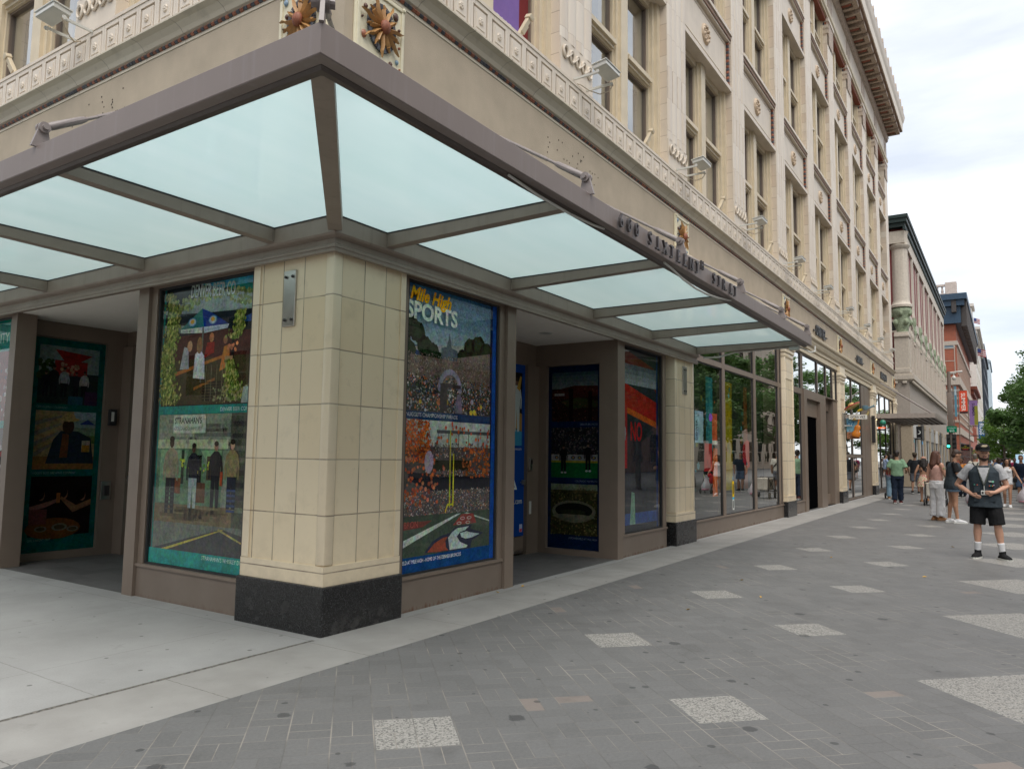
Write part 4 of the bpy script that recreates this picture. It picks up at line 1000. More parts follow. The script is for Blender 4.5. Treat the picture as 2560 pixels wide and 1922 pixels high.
p.dots(420, .2, 2.62, 1.74, 2.84, [(.22,.27,.09),(.14,.19,.06),(.32,.37,.16)], .014, .028, lambda x, y: abs(y - 2.78 + .06*math.sin(x*5)) < .075)
p.poly([V(2.39,2.83),V(2.2,2.93),V(2.02,3.03),V(1.98,2.83)], (.03,.15,.14)); p.poly([V(2.02,3.03),V(1.85,2.97),V(1.56,2.83),V(1.98,2.83)], (.008,.035,.20)); p.poly([V(2.39,2.83),V(1.98,2.83),V(2.0,2.77),V(2.37,2.79)], (.5,.52,.5)); p.poly([V(1.98,2.83),V(1.56,2.83),V(1.58,2.79),V(1.97,2.765)], (.45,.5,.6)); p.text('DENVER BEER CO', 2.76-1.96, 2.425, .042, (.03,.07,.22), sx=.75); p.text('DENVER BEER CO', 2.76-2.36, 2.43, .040, (.03,.07,.15), sx=.72)
for y in (2.18, 1.83): p.ell(2.76-y, 2.895-.36, .075, .05, (.05,.16,.3), 12); p.ell(2.76-y, 2.895-.36, .06, .04, (.35,.45,.5), 12); p.ell(2.76-y, 2.9-.36, .035, .024, (.6,.35,.05), 10)
p.poly([V(1.35,2.87),V(1.02,2.95),V(1.02,2.83),V(1.33,2.83)], (.015,.06,.22))
p.rect(2.76-2.0, 2.25-.36, 2.76-1.975, 2.83-.36, (.12,.13,.11)); p.rect(2.76-1.50, 2.1-.36, 2.76-1.46, 2.8-.36, (.01,.01,.01))
p.poly([V(2.45,2.37),V(1.56,2.53),V(1.56,2.50),V(2.45,2.33)], (.35,.13,.03)); p.poly([V(2.1,2.20),V(1.75,2.29),V(1.75,2.26),V(2.1,2.17)], (.27,.11,.03))
p.poly([V(2.36,2.4),V(2.2,2.4),V(2.22,2.62),V(2.3,2.64)], (.30,.32,.33)); p.ell(2.76-2.2, 2.64-.36, .045, .06, (.4,.22,.12)); p.poly([V(2.12,2.3),V(1.92,2.28),V(1.94,2.52),V(2.02,2.6),V(2.1,2.55)], (.55,.58,.56)); p.ell(2.76-2.03, 2.64-.36, .05, .09, (.22,.12,.05)); p.poly([V(1.95,2.5),V(1.78,2.55),V(1.78,2.66),V(1.9,2.66)], (.26,.02,.015)); p.ell(2.76-1.83, 2.71-.36, .04, .05, (.45,.2,.08))
p.poly([V(1.68,2.35),V(1.52,2.4),V(1.53,2.62),V(1.62,2.6)], (.42,.15,.03)); p.poly([V(1.6,2.5),V(1.47,2.5),V(1.52,2.1),V(1.55,2.1)], (.32,.2,.1)); p.ell(2.76-1.6, 2.67-.36, .035, .045, (.25,.12,.06))
for i in range(7): p.rect(2.76-1.95, 2.06+i*.03-.36, 2.76-1.6, 2.068+i*.03-.36, (.008,.008,.008), i == 0)
for i in range(5): p.rect(2.76-1.9+i*.09, 2.05-.36, 2.76-1.894+i*.09, 2.42-.36, (.2,.18,.10), i == 0)
def vine(yc, z0, z1, w, n):
    for i in range(n):
        z = random.uniform(z0, z1); t = (z - z0)/(z1 - z0); x = 2.76 - yc + random.gauss(0, w*(1.15 - .55*t)) + .05*math.sin(z*7); p.k += .02
        f = random.uniform(.6, 1.4); c = random.choice(gr); p.poly([(x-.016,z-.36),(x,z-.36-.022),(x+.016,z-.36),(x,z-.36+.022)], tuple(a*f for a in c), False)
    p.k += 1
vine(2.56, 2.03, 3.24, .072, 1500); vine(1.45, 2.05, 2.45, .06, 420); vine(1.42, 2.68, 2.95, .045, 260)
p.dots(120, 1.0, 2.03-.36, 1.74, 2.2-.36, [(.2,.2,.09),(.3,.28,.14)], .008, .02)
p.dots(10, 1.2, 2.55-.36, 1.45, 2.68-.36, [(.55,.2,.08)], .018, .026); p.poly([V(1.3,2.02),V(1.12,2.02),V(1.15,2.18),V(1.27,2.18)], (.28,.33,.30))
p.text('DENVER BEER CO', 2.76-2.22, 3.16-.36, .20, (.45,.52,.50), sx=.47, rot=-.05, bold=.003)
p.rect(.08, 1.925-.36, 1.74, 2.01-.36, TEAL); p.text('DENVER BEER COMPANY', 2.76-1.62, 1.945-.36, .055, (.45,.55,.5), sx=.92)
p.rect(.1, .52-.36, 1.74, 1.92-.36, (.20,.235,.17))
for r_ in range(9):
    for q in range(5): 
        if random.random() < .6: x = .1 + random.random()*1.3; p.rect(x, 1.50+r_*.047-.36, min(1.74, x+random.uniform(.25,.6)), 1.54+r_*.047-.36, random.choice(((.12,.14,.11),(.28,.31,.23),(.05,.055,.05),(.17,.2,.15))), q == 0)
p.rect(1.33, .8-.36, 1.74, 1.92-.36, (.07,.075,.055)); 
for r_ in range(8): p.rect(1.36, .95+r_*.12-.36, 1.74, 1.0+r_*.12-.36, random.choice(((.12,.12,.09),(.16,.165,.12),(.04,.04,.035))), r_ == 0)
p.rect(.10, 1.565-.36, 1.30, 1.66-.36, (.36,.40,.25)); p.rect(.10, .98-.36, 1.22, 1.565-.36, (.10,.17,.10)); p.poly([V(2.6,1.55),V(2.1,1.55),V(2.35,1.0),V(2.6,1.0)], (.16,.27,.16)); p.poly([V(1.9,1.55),V(1.56,1.55),V(1.56,1.2)], (.17,.30,.16))
for y, z, w, h, c in ((2.35,1.18,.06,.3,(.012,.012,.01)),(2.2,1.2,.05,.35,(.03,.04,.03)),(1.93,1.1,.11,.4,(.012,.013,.01)),(1.74,1.25,.10,.24,(.05,.035,.02)),(2.3,1.1,.16,.16,(.16,.06,.025)),(1.9,1.02,.2,.2,(.10,.045,.02))): p.rect(2.76-y-w/2, z-.36, 2.76-y+w/2, z+h-.36, c)
p.dots(24, .45, 1.32-.36, 1.15, 1.46-.36, [(.12,.33,.03),(.4,.4,.05)], .012, .022)
p.rect(.10, .80-.36, 1.40, .99-.36, (.15,.115,.06)); 
for q in range(12): p.rect(.1+random.random()*1.1, .82+random.random()*.14-.36, .3+random.random()*1.1, .835+random.random()*.14-.36, (.09,.065,.03), q == 0)
p.rect(.10, .52-.36, 1.74, .80-.36, (.125,.14,.115)); p.poly([V(2.66,.52),V(1.02,.52),V(1.02,.70),V(1.5,.78)], (.05,.05,.052)); p.poly([V(2.5,.52),V(1.5,.775),V(1.47,.77),V(2.4,.52)], (.4,.33,.06)); p.poly([V(1.55,.78),V(1.02,.62),V(1.02,.605),V(1.57,.765)], (.3,.27,.08))
for y, h, top, bot, skin in ((2.40,.80,(.22,.20,.13),(.025,.022,.025),(.05,.03,.022)),(2.01,.66,(.02,.022,.03),(.27,.33,.32),(.09,.05,.035)),(1.64,.66,(.015,.016,.02),(.016,.016,.018),(.3,.17,.11)),(1.38,.68,(.20,.17,.08),(.02,.023,.035),(.4,.24,.16))):
    p.person(2.76-y, (.53 if h > .7 else .6 if y > 1.9 else .62), h, top, bot, skin)
for i in range(6): p.rect(2.76-2.46, .93+i*.045-.36, 2.76-2.33, .945+i*.045-.36, (.05,.055,.05), i == 0)
for i in range(5): p.rect(2.76-1.44, .95+i*.05-.36, 2.76-1.31, .972+i*.05-.36, (.04,.06,.14), i == 0)
p.rect(2.76-1.56, 1.2-.36, 2.76-1.52, 1.34-.36, (.4,.06,.02))
p.rect(2.76-2.385, 1.725-.36, 2.76-1.83, 1.915-.36, (.42,.46,.36)); p.text("STRANAHAN'S", 2.76-2.365, 1.825-.36, .088, (.05,.055,.045), sx=.80, bold=.002); p.text('COLORADO WHISKEY', 2.76-2.365, 1.755-.36, .055, (.12,.125,.10), sx=.86)
for y in (2.5, 2.13, 1.76): p.poly([V(y+.03,1.62),V(y-.03,1.62),V(y-.008,1.68),V(y+.008,1.68)], (.25,.27,.2))
p.rect(0, 0, 1.74, .52-.36, (.005,.23,.20)); p.text("STRANAHAN'S WHISKEY DISTILLERY", 2.76-1.79, .462-.36, .058, (.5,.62,.56), sx=.84)
p.done('window_poster', 'tall teal window graphic with beer garden and four men, left of the corner pier', 'poster', (.062, 2.76, .36), -PI/2)

# --- three-picture posters in the recesses
def tri(w, h, base, pics, caps, capcol, right):
    p = Art(w, h, base); m = .085; ph = (h - .22 - 3*.10)/3
    for i, fn in enumerate(pics):
        y0 = h - .10 - (i+1)*ph - i*.10
        fn(p, m, y0, w - m, y0 + ph)
        p.text(caps[i], w - m if right else m, y0 - .065, .045, capcol, 'RIGHT' if right else 'LEFT', .8)
    return p
def clip_fig(p, x, y, h, c, b=(.02,.02,.025), skin=(.25,.14,.09)): p.person(x, y, h, c, b, skin)
def cervez(p, a, b, c, d):
    p.rect(a, b, c, d, (.03,.045,.04)); p.rect(a, b+.55*(d-b), c, d, (.22,.30,.28)); p.poly([(a+.25*(c-a),d-.05),(c-.1,d-.1),(c-.3,d-.22),(a+.4*(c-a),d-.2)], (.30,.025,.02)); p.rect(a+.25*(c-a), b+.5*(d-b), c-.2*(c-a), d-.2, (.30,.03,.025)); p.dots(20, a+.3, b+.52*(d-b), c-.3, d-.24, [(.5,.3,.2)], .02, .03); p.dots(60, a, b+.3, a+.2, d-.2, [(.05,.09,.02),(.03,.06,.02)], .02, .04)
    for x, h, col in ((.25,.5,(.02,.02,.02)),(.42,.48,(.3,.33,.34)),(.62,.42,(.03,.03,.04)),(.76,.44,(.45,.45,.42)),(.12,.4,(.02,.02,.025))): clip_fig(p, a+x*(c-a), b+.1, h*.9, col)
    p.rect(a+.5*(c-a), b, a+.75*(c-a), b+.12, (.03,.10,.14)); p.rect(a+.78*(c-a), b, c, b+.2, (.06,.03,.07))
def hatman(p, a, b, c, d):
    w, h = c-a, d-b; p.rect(a, b, c, d, (.36,.27,.13)); 
    for i in range(4): p.poly([(a,b+h*(.2+.18*i)),(a+.42*w,b+h*(.5+.13*i)),(a+.42*w,b+h*(.54+.13*i)),(a,b+h*(.28+.18*i))], (.24,.22,.17))
    p.grad(a+.62*w, b+.45*h, c, d, (.12,.20,.05), (.30,.40,.42), 4); p.poly([(a+.72*w,d-.22*h),(c,d-.22*h),(a+.86*w,d-.13*h)], (.03,.06,.25))
    p.rect(a, b, c, b+.22*h, (.26,.13,.04)); p.poly([(a+.2*w,b+.1*h),(c,b+.1*h),(a+.93*w,b+.55*h),(a+.7*w,b+.66*h),(a+.42*w,b+.66*h),(a+.3*w,b+.5*h)], (.02,.035,.05)); p.poly([(a+.42*w,b+.2*h),(a+.55*w,b+.2*h),(a+.56*w,b+.6*h),(a+.45*w,b+.62*h)], (.15,.06,.025))
    p.ell(a+.54*w, b+.74*h, .10*w, .13*h, (.055,.03,.02), 12); p.ell(a+.55*w, b+.86*h, .17*w, .035*h, (.48,.36,.13), 12); p.ell(a+.54*w, b+.9*h, .11*w, .08*h, (.5,.38,.14), 12); p.rect(a+.78*w, b+.3*h, a+.92*w, b+.5*h, (.4,.36,.25)); p.rect(a+.785*w, b+.3*h, a+.915*w, b+.42*h, (.4,.2,.03))
def toast(p, a, b, c, d):
    w, h = c-a, d-b; p.rect(a, b, c, d, (.014,.01,.009)); p.ell(a+.4*w, b+.12*h, .45*w, .18*h, (.16,.06,.015), 16)
    for x, y, r in ((.2,.12,.1),(.5,.14,.13),(.72,.1,.1)): p.ell(a+x*w, b+y*h, r*w, r*.5*h, (.16,.15,.11), 12); p.ell(a+x*w, b+y*h, r*.7*w, r*.3*h, (.07,.05,.02), 12)
    for x, y in ((.18,.68),(.55,.7),(.85,.66)): p.ell(a+x*w, b+y*h, .055*w, .09*h, (.22,.11,.07), 10); p.ell(a+(x-.03)*w, b+(y+.03)*h, .075*w, .10*h, (.012,.008,.007), 10)
    p.poly([(a,b+.5*h),(a+.3*w,b+.58*h),(a+.42*w,b+.62*h),(a+.42*w,b+.56*h),(a+.25*w,b+.48*h),(a,b+.42*h)], (.26,.12,.10)); p.poly([(c,b+.5*h),(a+.7*w,b+.38*h),(a+.48*w,b+.62*h),(a+.5*w,b+.66*h),(a+.75*w,b+.5*h),(c,b+.6*h)], (.24,.12,.06)); p.rect(a+.42*w, b+.55*h, a+.48*w, b+.72*h, (.3,.12,.03)); p.rect(a, b+.2*h, a+.28*w, b+.45*h, (.16,.05,.05))
def stadium(p, a, b, c, d):
    w, h = c-a, d-b; p.rect(a, b, c, d, (.03,.016,.012)); p.grad(a, b+.66*h, c, d, (.17,.22,.22), (.05,.10,.12), 5); p.poly([(a,b+.62*h),(a+.5*w,b+.72*h),(c,b+.70*h),(c,b+.5*h),(a,b+.45*h)], (.07,.018,.012)); p.poly([(a+.2*w,b+.4*h),(a+.6*w,b+.48*h),(c,b+.4*h),(c,b+.28*h),(a+.4*w,b+.25*h)], (.045,.055,.02))
    p.dots(160, a, b, c, b+.65*h, [(.12,.03,.02),(.04,.02,.02),(.14,.06,.04)], .008, .015); p.rect(a+.38*w, b, a+.47*w, b+.6*h, (.012,.008,.007)); p.rect(a+.8*w, b, a+.88*w, b+.6*h, (.012,.008,.007)); p.ell(a+.42*w, b+.62*h, .06*w, .05*h, (.012,.008,.007))
    p.rect(a+.06*w, b+.52*h, a+.28*w, b+.57*h, (.3,.3,.28))
def lacrosse(p, a, b, c, d):
    w, h = c-a, d-b; p.rect(a, b, c, d, (.02,.022,.025)); p.dots(360, a, b+.44*h, c, d, [(.09,.08,.08),(.03,.035,.05),(.14,.12,.11),(.05,.03,.03)], .010, .018); p.rect(a, b, c, b+.34*h, (.01,.13,.035)); p.rect(a, b+.30*h, c, b+.34*h, (.35,.30,.03)); p.rect(a, b+.34*h, c, b+.46*h, (.28,.28,.27))
    for x in (.12,.48,.62,.92): p.ell(a+x*w, b+.40*h, .045*w, .035*h, (.03,.06,.09), 10); p.ell(a+x*w, b+.40*h, .025*w, .018*h, (.35,.22,.05), 8)
    clip_fig(p, a+.27*w, b+.10*h, .46*h*1.2, (.012,.012,.014), (.012,.012,.014)); clip_fig(p, a+.80*w, b+.14*h, .46*h*1.2, (.012,.012,.014), (.012,.012,.014))
    for x, y in ((.24,.1),(.31,.1),(.77,.14),(.84,.14)): p.ell(a+x*w, b+y*h, .03*w, .02*h, (.5,.5,.5), 8)
def aerial(p, a, b, c, d):
    w, h = c-a, d-b; p.rect(a, b, c, d, (.05,.05,.02)); p.rect(a, b+.88*h, c, d, (.22,.26,.17)); p.dots(420, a, b, c, b+.86*h, [(.08,.075,.03),(.03,.03,.014),(.13,.11,.04),(.17,.15,.06)], .008, .02)
    for i in range(18): x = a + w*(.5 + .5*i/18); p.rect(x, b+.84*h, x+.015, b+.88*h + random.random()*.05*h, (.12,.10,.04), i == 0)
    p.ell(a+.5*w, b+.46*h, .47*w, .22*h, (.16,.16,.10), 20); p.ell(a+.5*w, b+.48*h, .40*w, .15*h, (.012,.014,.012), 20); p.ell(a+.5*w, b+.36*h, .45*w, .05*h, (.18,.18,.12), 16); p.ell(a+.48*w, b+.45*h, .28*w, .05*h, (.03,.035,.018), 14)
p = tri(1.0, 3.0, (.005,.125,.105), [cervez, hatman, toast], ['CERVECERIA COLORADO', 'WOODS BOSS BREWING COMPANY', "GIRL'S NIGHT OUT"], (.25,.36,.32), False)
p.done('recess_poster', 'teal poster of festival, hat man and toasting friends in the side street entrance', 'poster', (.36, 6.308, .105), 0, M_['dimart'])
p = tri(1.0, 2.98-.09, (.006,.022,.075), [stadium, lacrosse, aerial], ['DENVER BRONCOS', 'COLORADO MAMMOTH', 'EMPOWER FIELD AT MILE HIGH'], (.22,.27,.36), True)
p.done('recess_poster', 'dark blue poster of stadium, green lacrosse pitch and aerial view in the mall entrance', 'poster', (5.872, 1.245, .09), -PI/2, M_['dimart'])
# door posters
p = Art(1.1, 2.68, (.008,.05,.24)); p.rect(.1, 1.4, 1.02, 2.55, (.01,.01,.012)); p.poly([(.1,1.4),(1.02,1.4),(1.02,1.62),(.1,1.75)], (.04,.22,.36)); p.poly([(.6,1.75),(1.02,1.62),(1.02,1.9),(.8,1.95)], (.3,.17,.04)); p.person(.86, 1.62, .85, (.4,.46,.45), (.4,.46,.45), (.12,.07,.05)); p.poly([(.86,2.3),(.96,2.5),(1.0,2.48),(.95,2.25)], (.4,.25,.05))
p.text('DENVER NUGGETS', 1.02, 1.33, .045, (.5,.55,.6), 'RIGHT', .8); p.poly([(.62,.72),(.76,.98),(.90,.72)], (.6,.66,.64)); p.poly([(.68,.755),(.76,.90),(.84,.755)], (.008,.05,.24)); p.text('VISITDENVER.com', 1.05, .50, .125, (.6,.66,.64), 'RIGHT', .9); p.rect(.98, .06, 1.06, .18, (.4,.45,.6)); p.rect(.985, .065, 1.055, .11, (.5,.06,.08))
p.done('door_poster', 'bright blue door graphic with leaping basketball player and white triangle logo', 'poster', (4.35, 1.415, .29), 0, M_['flat'])
p = Art(1.3, 2.7, (.006,.24,.21)); p.rect(.12, 1.5, 1.2, 2.6, (.02,.014,.012)); p.rect(.12, .35, 1.2, 1.4, (.03,.022,.02)); p.dots(50, .12, .4, 1.2, 2.5, [(.2,.09,.03),(.06,.04,.03)], .03, .06); p.rect(.05, .06, .16, .22, (.05,.2,.45)); p.rect(.055, .065, .155, .12, (.5,.06,.08))
p.done('door_poster', 'teal door graphic with dark pictures inside the side street entrance', 'poster', (1.655, 5.95, .3), -PI/2, M_['flat'])
# CITY poster in the next side street window
p = Art(1.7, 3.0, TEAL); p.text('MILE HIGH CITY', 1.55, 2.62, .20, (.5,.62,.58), 'RIGHT', .9); p.rect(.1, 1.55, 1.6, 2.5, (.16,.035,.03)); p.dots(140, .1, 1.55, 1.6, 2.4, [(.5,.42,.4),(.06,.04,.06),(.2,.05,.04),(.3,.2,.2)], .02, .05); p.rect(.1, .5, 1.6, 1.45, (.045,.03,.03)); p.dots(90, .1, .6, 1.6, 1.4, [(.35,.33,.3),(.1,.05,.05),(.22,.03,.03)], .02, .06); p.rect(0, 0, 1.7, .42, (.25,.42,.44))
p.done('window_poster', 'teal window graphic with white CITY heading and red brick picture at the far left window', 'poster', (.062, 7.9, .36), -PI/2)
# red store window graphics (second window on the mall)
p = Art(1.64, 3.0, (.025,.03,.04)); p.poly([(0,2.4),(1.5,2.12),(1.5,1.75),(0,2.0)], (.36,.012,.012)); p.poly([(0,2.02),(1.5,1.78),(1.5,1.68),(0,1.93)], (.5,.10,.015)); p.poly([(0,2.95),(1.4,2.7),(1.6,2.2),(1.2,2.5),(0,2.6)], (.14,.025,.02)); p.rect(.0,.1,1.64,.28,(.02,.06,.22)); p.rect(.2,1.0,.3,2.0,(.4,.02,.03)); p.rect(1.5,.0,1.64,3.0,(.012,.04,.17))
p.grad(.02, 2.35, 1.5, 2.68, (.25,.28,.30), (.10,.12,.14), 4); p.poly([(.4,.1),(.62,.1),(.58,.6),(.47,.62)], (.16,.30,.22)); p.ell(.06, 1.55, .2, .2, (.28,.27,.30), 14); p.rect(.0,1.15,.16,1.45,(.2,.2,.25)); p.text('NO', .42, 1.45, .42, (.42,.015,.02), sx=.7, bold=.01)
p.done('window_poster', 'dark window graphic with red and orange stripes and red letters right of the mall entrance', 'poster', (6.12, .085, .36), 0, M_['art'])
# inside murals and stickers of the long window bay
p = Art(6.4, 3.0, (.012,.016,.014)); 
for x0, x1, c in ((.0,.5,(.03,.12,.13)),(1.9,2.35,(.02,.17,.19)),(3.2,3.75,(.20,.15,.004)),(.9,1.2,(.02,.02,.025)),(4.7,5.0,(.12,.035,.012))): p.rect(x0, .4 if x1 > 3 else 1.3, x1, 2.9, c)
p.poly([(2.3,.3),(2.75,.3),(2.75,1.35),(2.35,1.35)], (.36,.07,.01)); p.poly([(1.75,.85),(2.3,.85),(2.28,1.45),(1.8,1.45)], (.40,.01,.012)); p.ell(.35, 1.62, .5, .17, (.25,.10,.36), 16); p.ell(.4, 1.72, .35, .14, (.38,.12,.32), 16); p.poly([(0,.0),(.55,.0),(.62,.35),(0,.38)], (.28,.12,.06)); p.text('* *', .12, .05, .3, (.4,.42,.4)); p.ell(5.0, 1.25, .45, .35, (.34,.012,.015), 12); p.dots(60,.2,.4,5.9,2.8,[(.02,.10,.09),(.05,.2,.22),(.18,.05,.02),(.10,.12,.02)],.03,.09)
p.rect(1.2, 1.45, 1.72, 2.12, (.24,.36,.42)); p.text('THE', 1.30, 2.0, .10, (.03,.05,.07)); p.text('DENVER', 1.36, 1.50, .155, (.03,.05,.07), rot=PI/2, sx=.75, bold=.003)
p.rect(2.3, 1.5, 2.66, 2.12, (.42,.07,.03)); p.rect(2.3, 1.43, 2.66, 1.52, (.5,.48,.45)); p.ell(2.2, 2.02, .12, .09, (.35,.10,.7), 10)
p.done('shop_mural', 'colourful mural display with teal, ochre and red panels inside the long shop window', 'mural', (9.3, .42, .4), 0, M_['displayart'])
p = Art(.13, .62, (.5,.52,.5)); p.rect(0,.28,.13,.62,(.62,.42,.02)); p.rect(.03,.34,.10,.56,(.06,.05,.02)); p.rect(0,.23,.13,.28,(.05,.35,.5)); p.rect(.03,.04,.10,.2,(.12,.12,.12)); p.done('window_sticker', 'yellow and white notice strip stuck low on the long shop window', 'sticker', (11.72, .026, .42), 0, M_['flat'], back=.001)
# leasing sign behind the upstairs window
p = Art(1.0, 2.4, (.20,.13,.34)); p.rect(.72,0,1.0,2.4,(.17,.035,.035)); p.text('720.', .06, 1.30, .30, (.65,.68,.70), sx=.8); p.text('534.5005', -.16, .22, .24, (.66,.70,.70), sx=.80, bold=.004); p.done('leasing_sign', 'purple and red leasing sign with phone number in the upstairs window nearest the corner', 'sign', (2.80, .365, 6.9), 0, M_['flat'])

# ------------------------------------------------------------------ signs on the stucco band
sm = plain('black_sign_letters', (.03,.03,.032), .4)
def wall_sign(txt, xc, z, size, label, sx=.75, swash=True, bold=.01):
    vs, fs = textmesh(txt, size, 'CENTER', .02, sx, 0, bold); m = MB(); m.add([(xc+v[0], -.03-v[2], z+v[1]) for v in vs], fs)
    w = max(v[0] for v in vs)
    if swash:
        for s in (-1, 1): m.prism([(xc+s*(w+.15), z+.1), (xc+s*(w+.22), z+.16), (xc+s*(w+.29), z+.1), (xc+s*(w+.22), z+.04)], .0, 'y'); m.box(min(xc+s*(w+.12), xc+s*(w+.34)), max(xc+s*(w+.12), xc+s*(w+.34)), -.05, -.012, z+.085, z+.115)
    m.box(xc-w, xc+w, -.012, -.001, z+.02, z+.05)
    o = m.build('shop_sign', sm, None, at=(xc, 0, z), recalc=False); return setp(o, label, 'sign')
wall_sign('OTRA VEZ', 21.3, 5.52, .46, 'black OTRA VEZ letters fixed on the stucco band', .68)
wall_sign('CANTINA', 29.2, 5.52, .40, 'black CANTINA letters fixed on the stucco band', .80)
wall_sign('UNO-Ethigo-UNO', 36.6, 5.50, .46, 'long black lettering on stucco above the far flat canopy', .60, False)
# ------------------------------------------------------------------ far end: flat canopy, hanging signs
t = thing('flat_canopy', 'flat ribbed grey metal canopy over the far entrance of the terracotta building', 'canopy', (33.2,0,3.45))
m = MB(); m.box(33.2,41.0,-2.44,-2.34,3.43,3.64); m.box(33.2,33.3,-2.34,-.1,3.43,3.64); m.box(40.9,41.0,-2.34,-.1,3.43,3.64); m.box(33.3,40.9,-2.34,-.1,3.56,3.62); wpart(m,'frame',M_['farcanopy'],t)
m = MB()
for i in range(9): m.box(33.3,40.9,-2.2+i*.24,-2.14+i*.24,3.44,3.559)
wpart(m,'rib',M_['farcanopy'],t)
for x in (34.2, 37.0, 40.0):
    m = MB(); m.tube([(x,-2.3,3.64),(x,-.02,5.25)],.03,6); wpart(m,'tie_rod',rm,t)
t = thing('hanging_sign', 'carved OTRA VEZ hanging sign with straw hat, guitar and white name ribbon', 'sign', (24.6,-.1,2.6))
m = MB(); m.bbox(24.5,24.7,-.16,-.08,2.62,3.22,.01); m.tube([(24.6,-.16,3.1),(24.6,-.9,3.1)],.02,6); m.tube([(24.6,-.16,2.75),(24.6,-.4,2.75)],.02,6); wpart(m,'bracket',M_['steel'],t)
m = MB(); m.m = Matrix.Translation((24.6,-.42,3.42)) @ Matrix.Rotation(R(-28),4,'X'); m.lathe([(.0,.16),(.09,.15),(.13,.05),(.14,.0),(.26,.02),(.28,.05),(.27,.0),(.14,-.04),(0,-.04)],20); wpart(m,'straw_hat',plain('straw',(.55,.40,.16),.8,var=.2,scale=30),t,smooth=40)
m = MB(); m.m = Matrix.Translation((24.6,-.42,3.42)) @ Matrix.Rotation(R(-28),4,'X'); m.tube([(.275*math.cos(a),.275*math.sin(a),.04) for a in [2*PI*i/20 for i in range(20)]],.022,6,closed=True); wpart(m,'hat_rim',plain('red_paint',(.42,.04,.04),.5),t)
p = Art(.60,.16,(.7,.68,.62)); p.text('OTRA VEZ',.30,.035,.12,(.03,.03,.03),'CENTER',.85,bold=.003); p.m.col=(.7,.68,.62); p.m.box(0,.60,.0004,.03,0,.16); o = p.m.build('name_ribbon',M_['flat'],t,recalc=False); o.location=(-.06,-.20,.38); o.rotation_euler.z=-PI/2
m = MB(); m.m = Matrix.Translation((24.58,-.50,2.36)) @ Matrix.Rotation(R(12),4,'X'); m.lathe([(.0,-.02),(.12,.0),(.15,.08),(.12,.17),(.085,.22),(.105,.30),(.09,.38),(.05,.42),(.0,.43)],16); m.v=[(24.58+(q[0]-24.58)*.45,q[1],q[2]) for q in m.v]; m.m=Matrix.Translation((24.58,-.50,2.36)) @ Matrix.Rotation(R(12),4,'X'); m.box(-.02,.02,-.025,.025,.42,.72); wpart(m,'guitar',plain('orange_lacquer',(.58,.19,.02),.35),t,smooth=40)
m = MB(); m.lathe([(.0,.0),(.07,.01),(.11,.1),(.11,.16),(.0,.17)],14,(24.6,-.83,3.30)); m.m=Matrix.Translation((24.6,-.9,3.36)) @ Matrix.Rotation(R(70),4,'X'); m.lathe([(.03,.0),(.03,.22),(.05,.23),(.05,.25),(0,.26)],10); wpart(m,'cocktail_shaker',plain('blue_grey_paint',(.16,.28,.34),.4),t,smooth=40)
m = MB(); m.tube([(24.6,-.58,3.26),(24.6,-.66,3.30),(24.6,-.74,3.33),(24.6,-.80,3.36)],[.03,.045,.04,.03],8); wpart(m,'yellow_horn',plain('yellow_paint',(.65,.45,.03),.4),t,smooth=True)
m = MB(); m.tube([(24.6,-.55,3.02),(24.6,-.62,3.06),(24.6,-.8,3.05),(24.6,-.92,3.16),(24.6,-.95,3.26)],[.05,.06,.06,.05,.04],8); m.ball((24.6,-.48,3.0),.07,.12,.08); wpart(m,'carved_arm',plain('gold_paint',(.42,.33,.14),.45,var=.3,scale=30),t,smooth=True)
p = Art(.42,.75,(.18,.36,.46)); p.rect(0,0,.42,.25,(.25,.12,.07)); p.dots(30,0,0,.42,.3,[(.3,.15,.1),(.15,.08,.05)],.02,.03); p.text('07',.02,.45,.25,(.02,.12,.3)); p.m.col=(.2,.3,.35); p.m.box(0,.42,.0004,.02,0,.75); o=p.m.build('picture_board',M_['flat'],t,recalc=False); o.location=(.05,-.10,-.32); o.rotation_euler.z=-PI/2
t = thing('neon_sign', 'small dark bracket sign with green globe and glowing orange neon word', 'sign', (32.2,-.12,3.0))
m = MB(); m.bbox(32.1,32.3,-.14,-.02,2.3,3.5,.01); m.tube([(32.2,-.1,3.35),(32.2,-.4,3.38)],.025,6); m.bbox(32.15,32.25,-.60,-.2,2.84,2.91,.01); wpart(m,'bracket',M_['darkmetal'],t)
m = MB(); m.ball((32.2,-.46,3.18),.13,.13,.13,14,10); wpart(m,'globe',plain('green_globe',(.03,.25,.16),.3),t,smooth=True)
m = MB(); m.box(32.1,32.14,-.56,-.26,2.93,2.98); wpart(m,'neon_word',M_['neon'],t)
m = MB(); m.ball((32.12,-.22,3.32),.025); wpart(m,'bulb',M_['warm_lamp'],t)

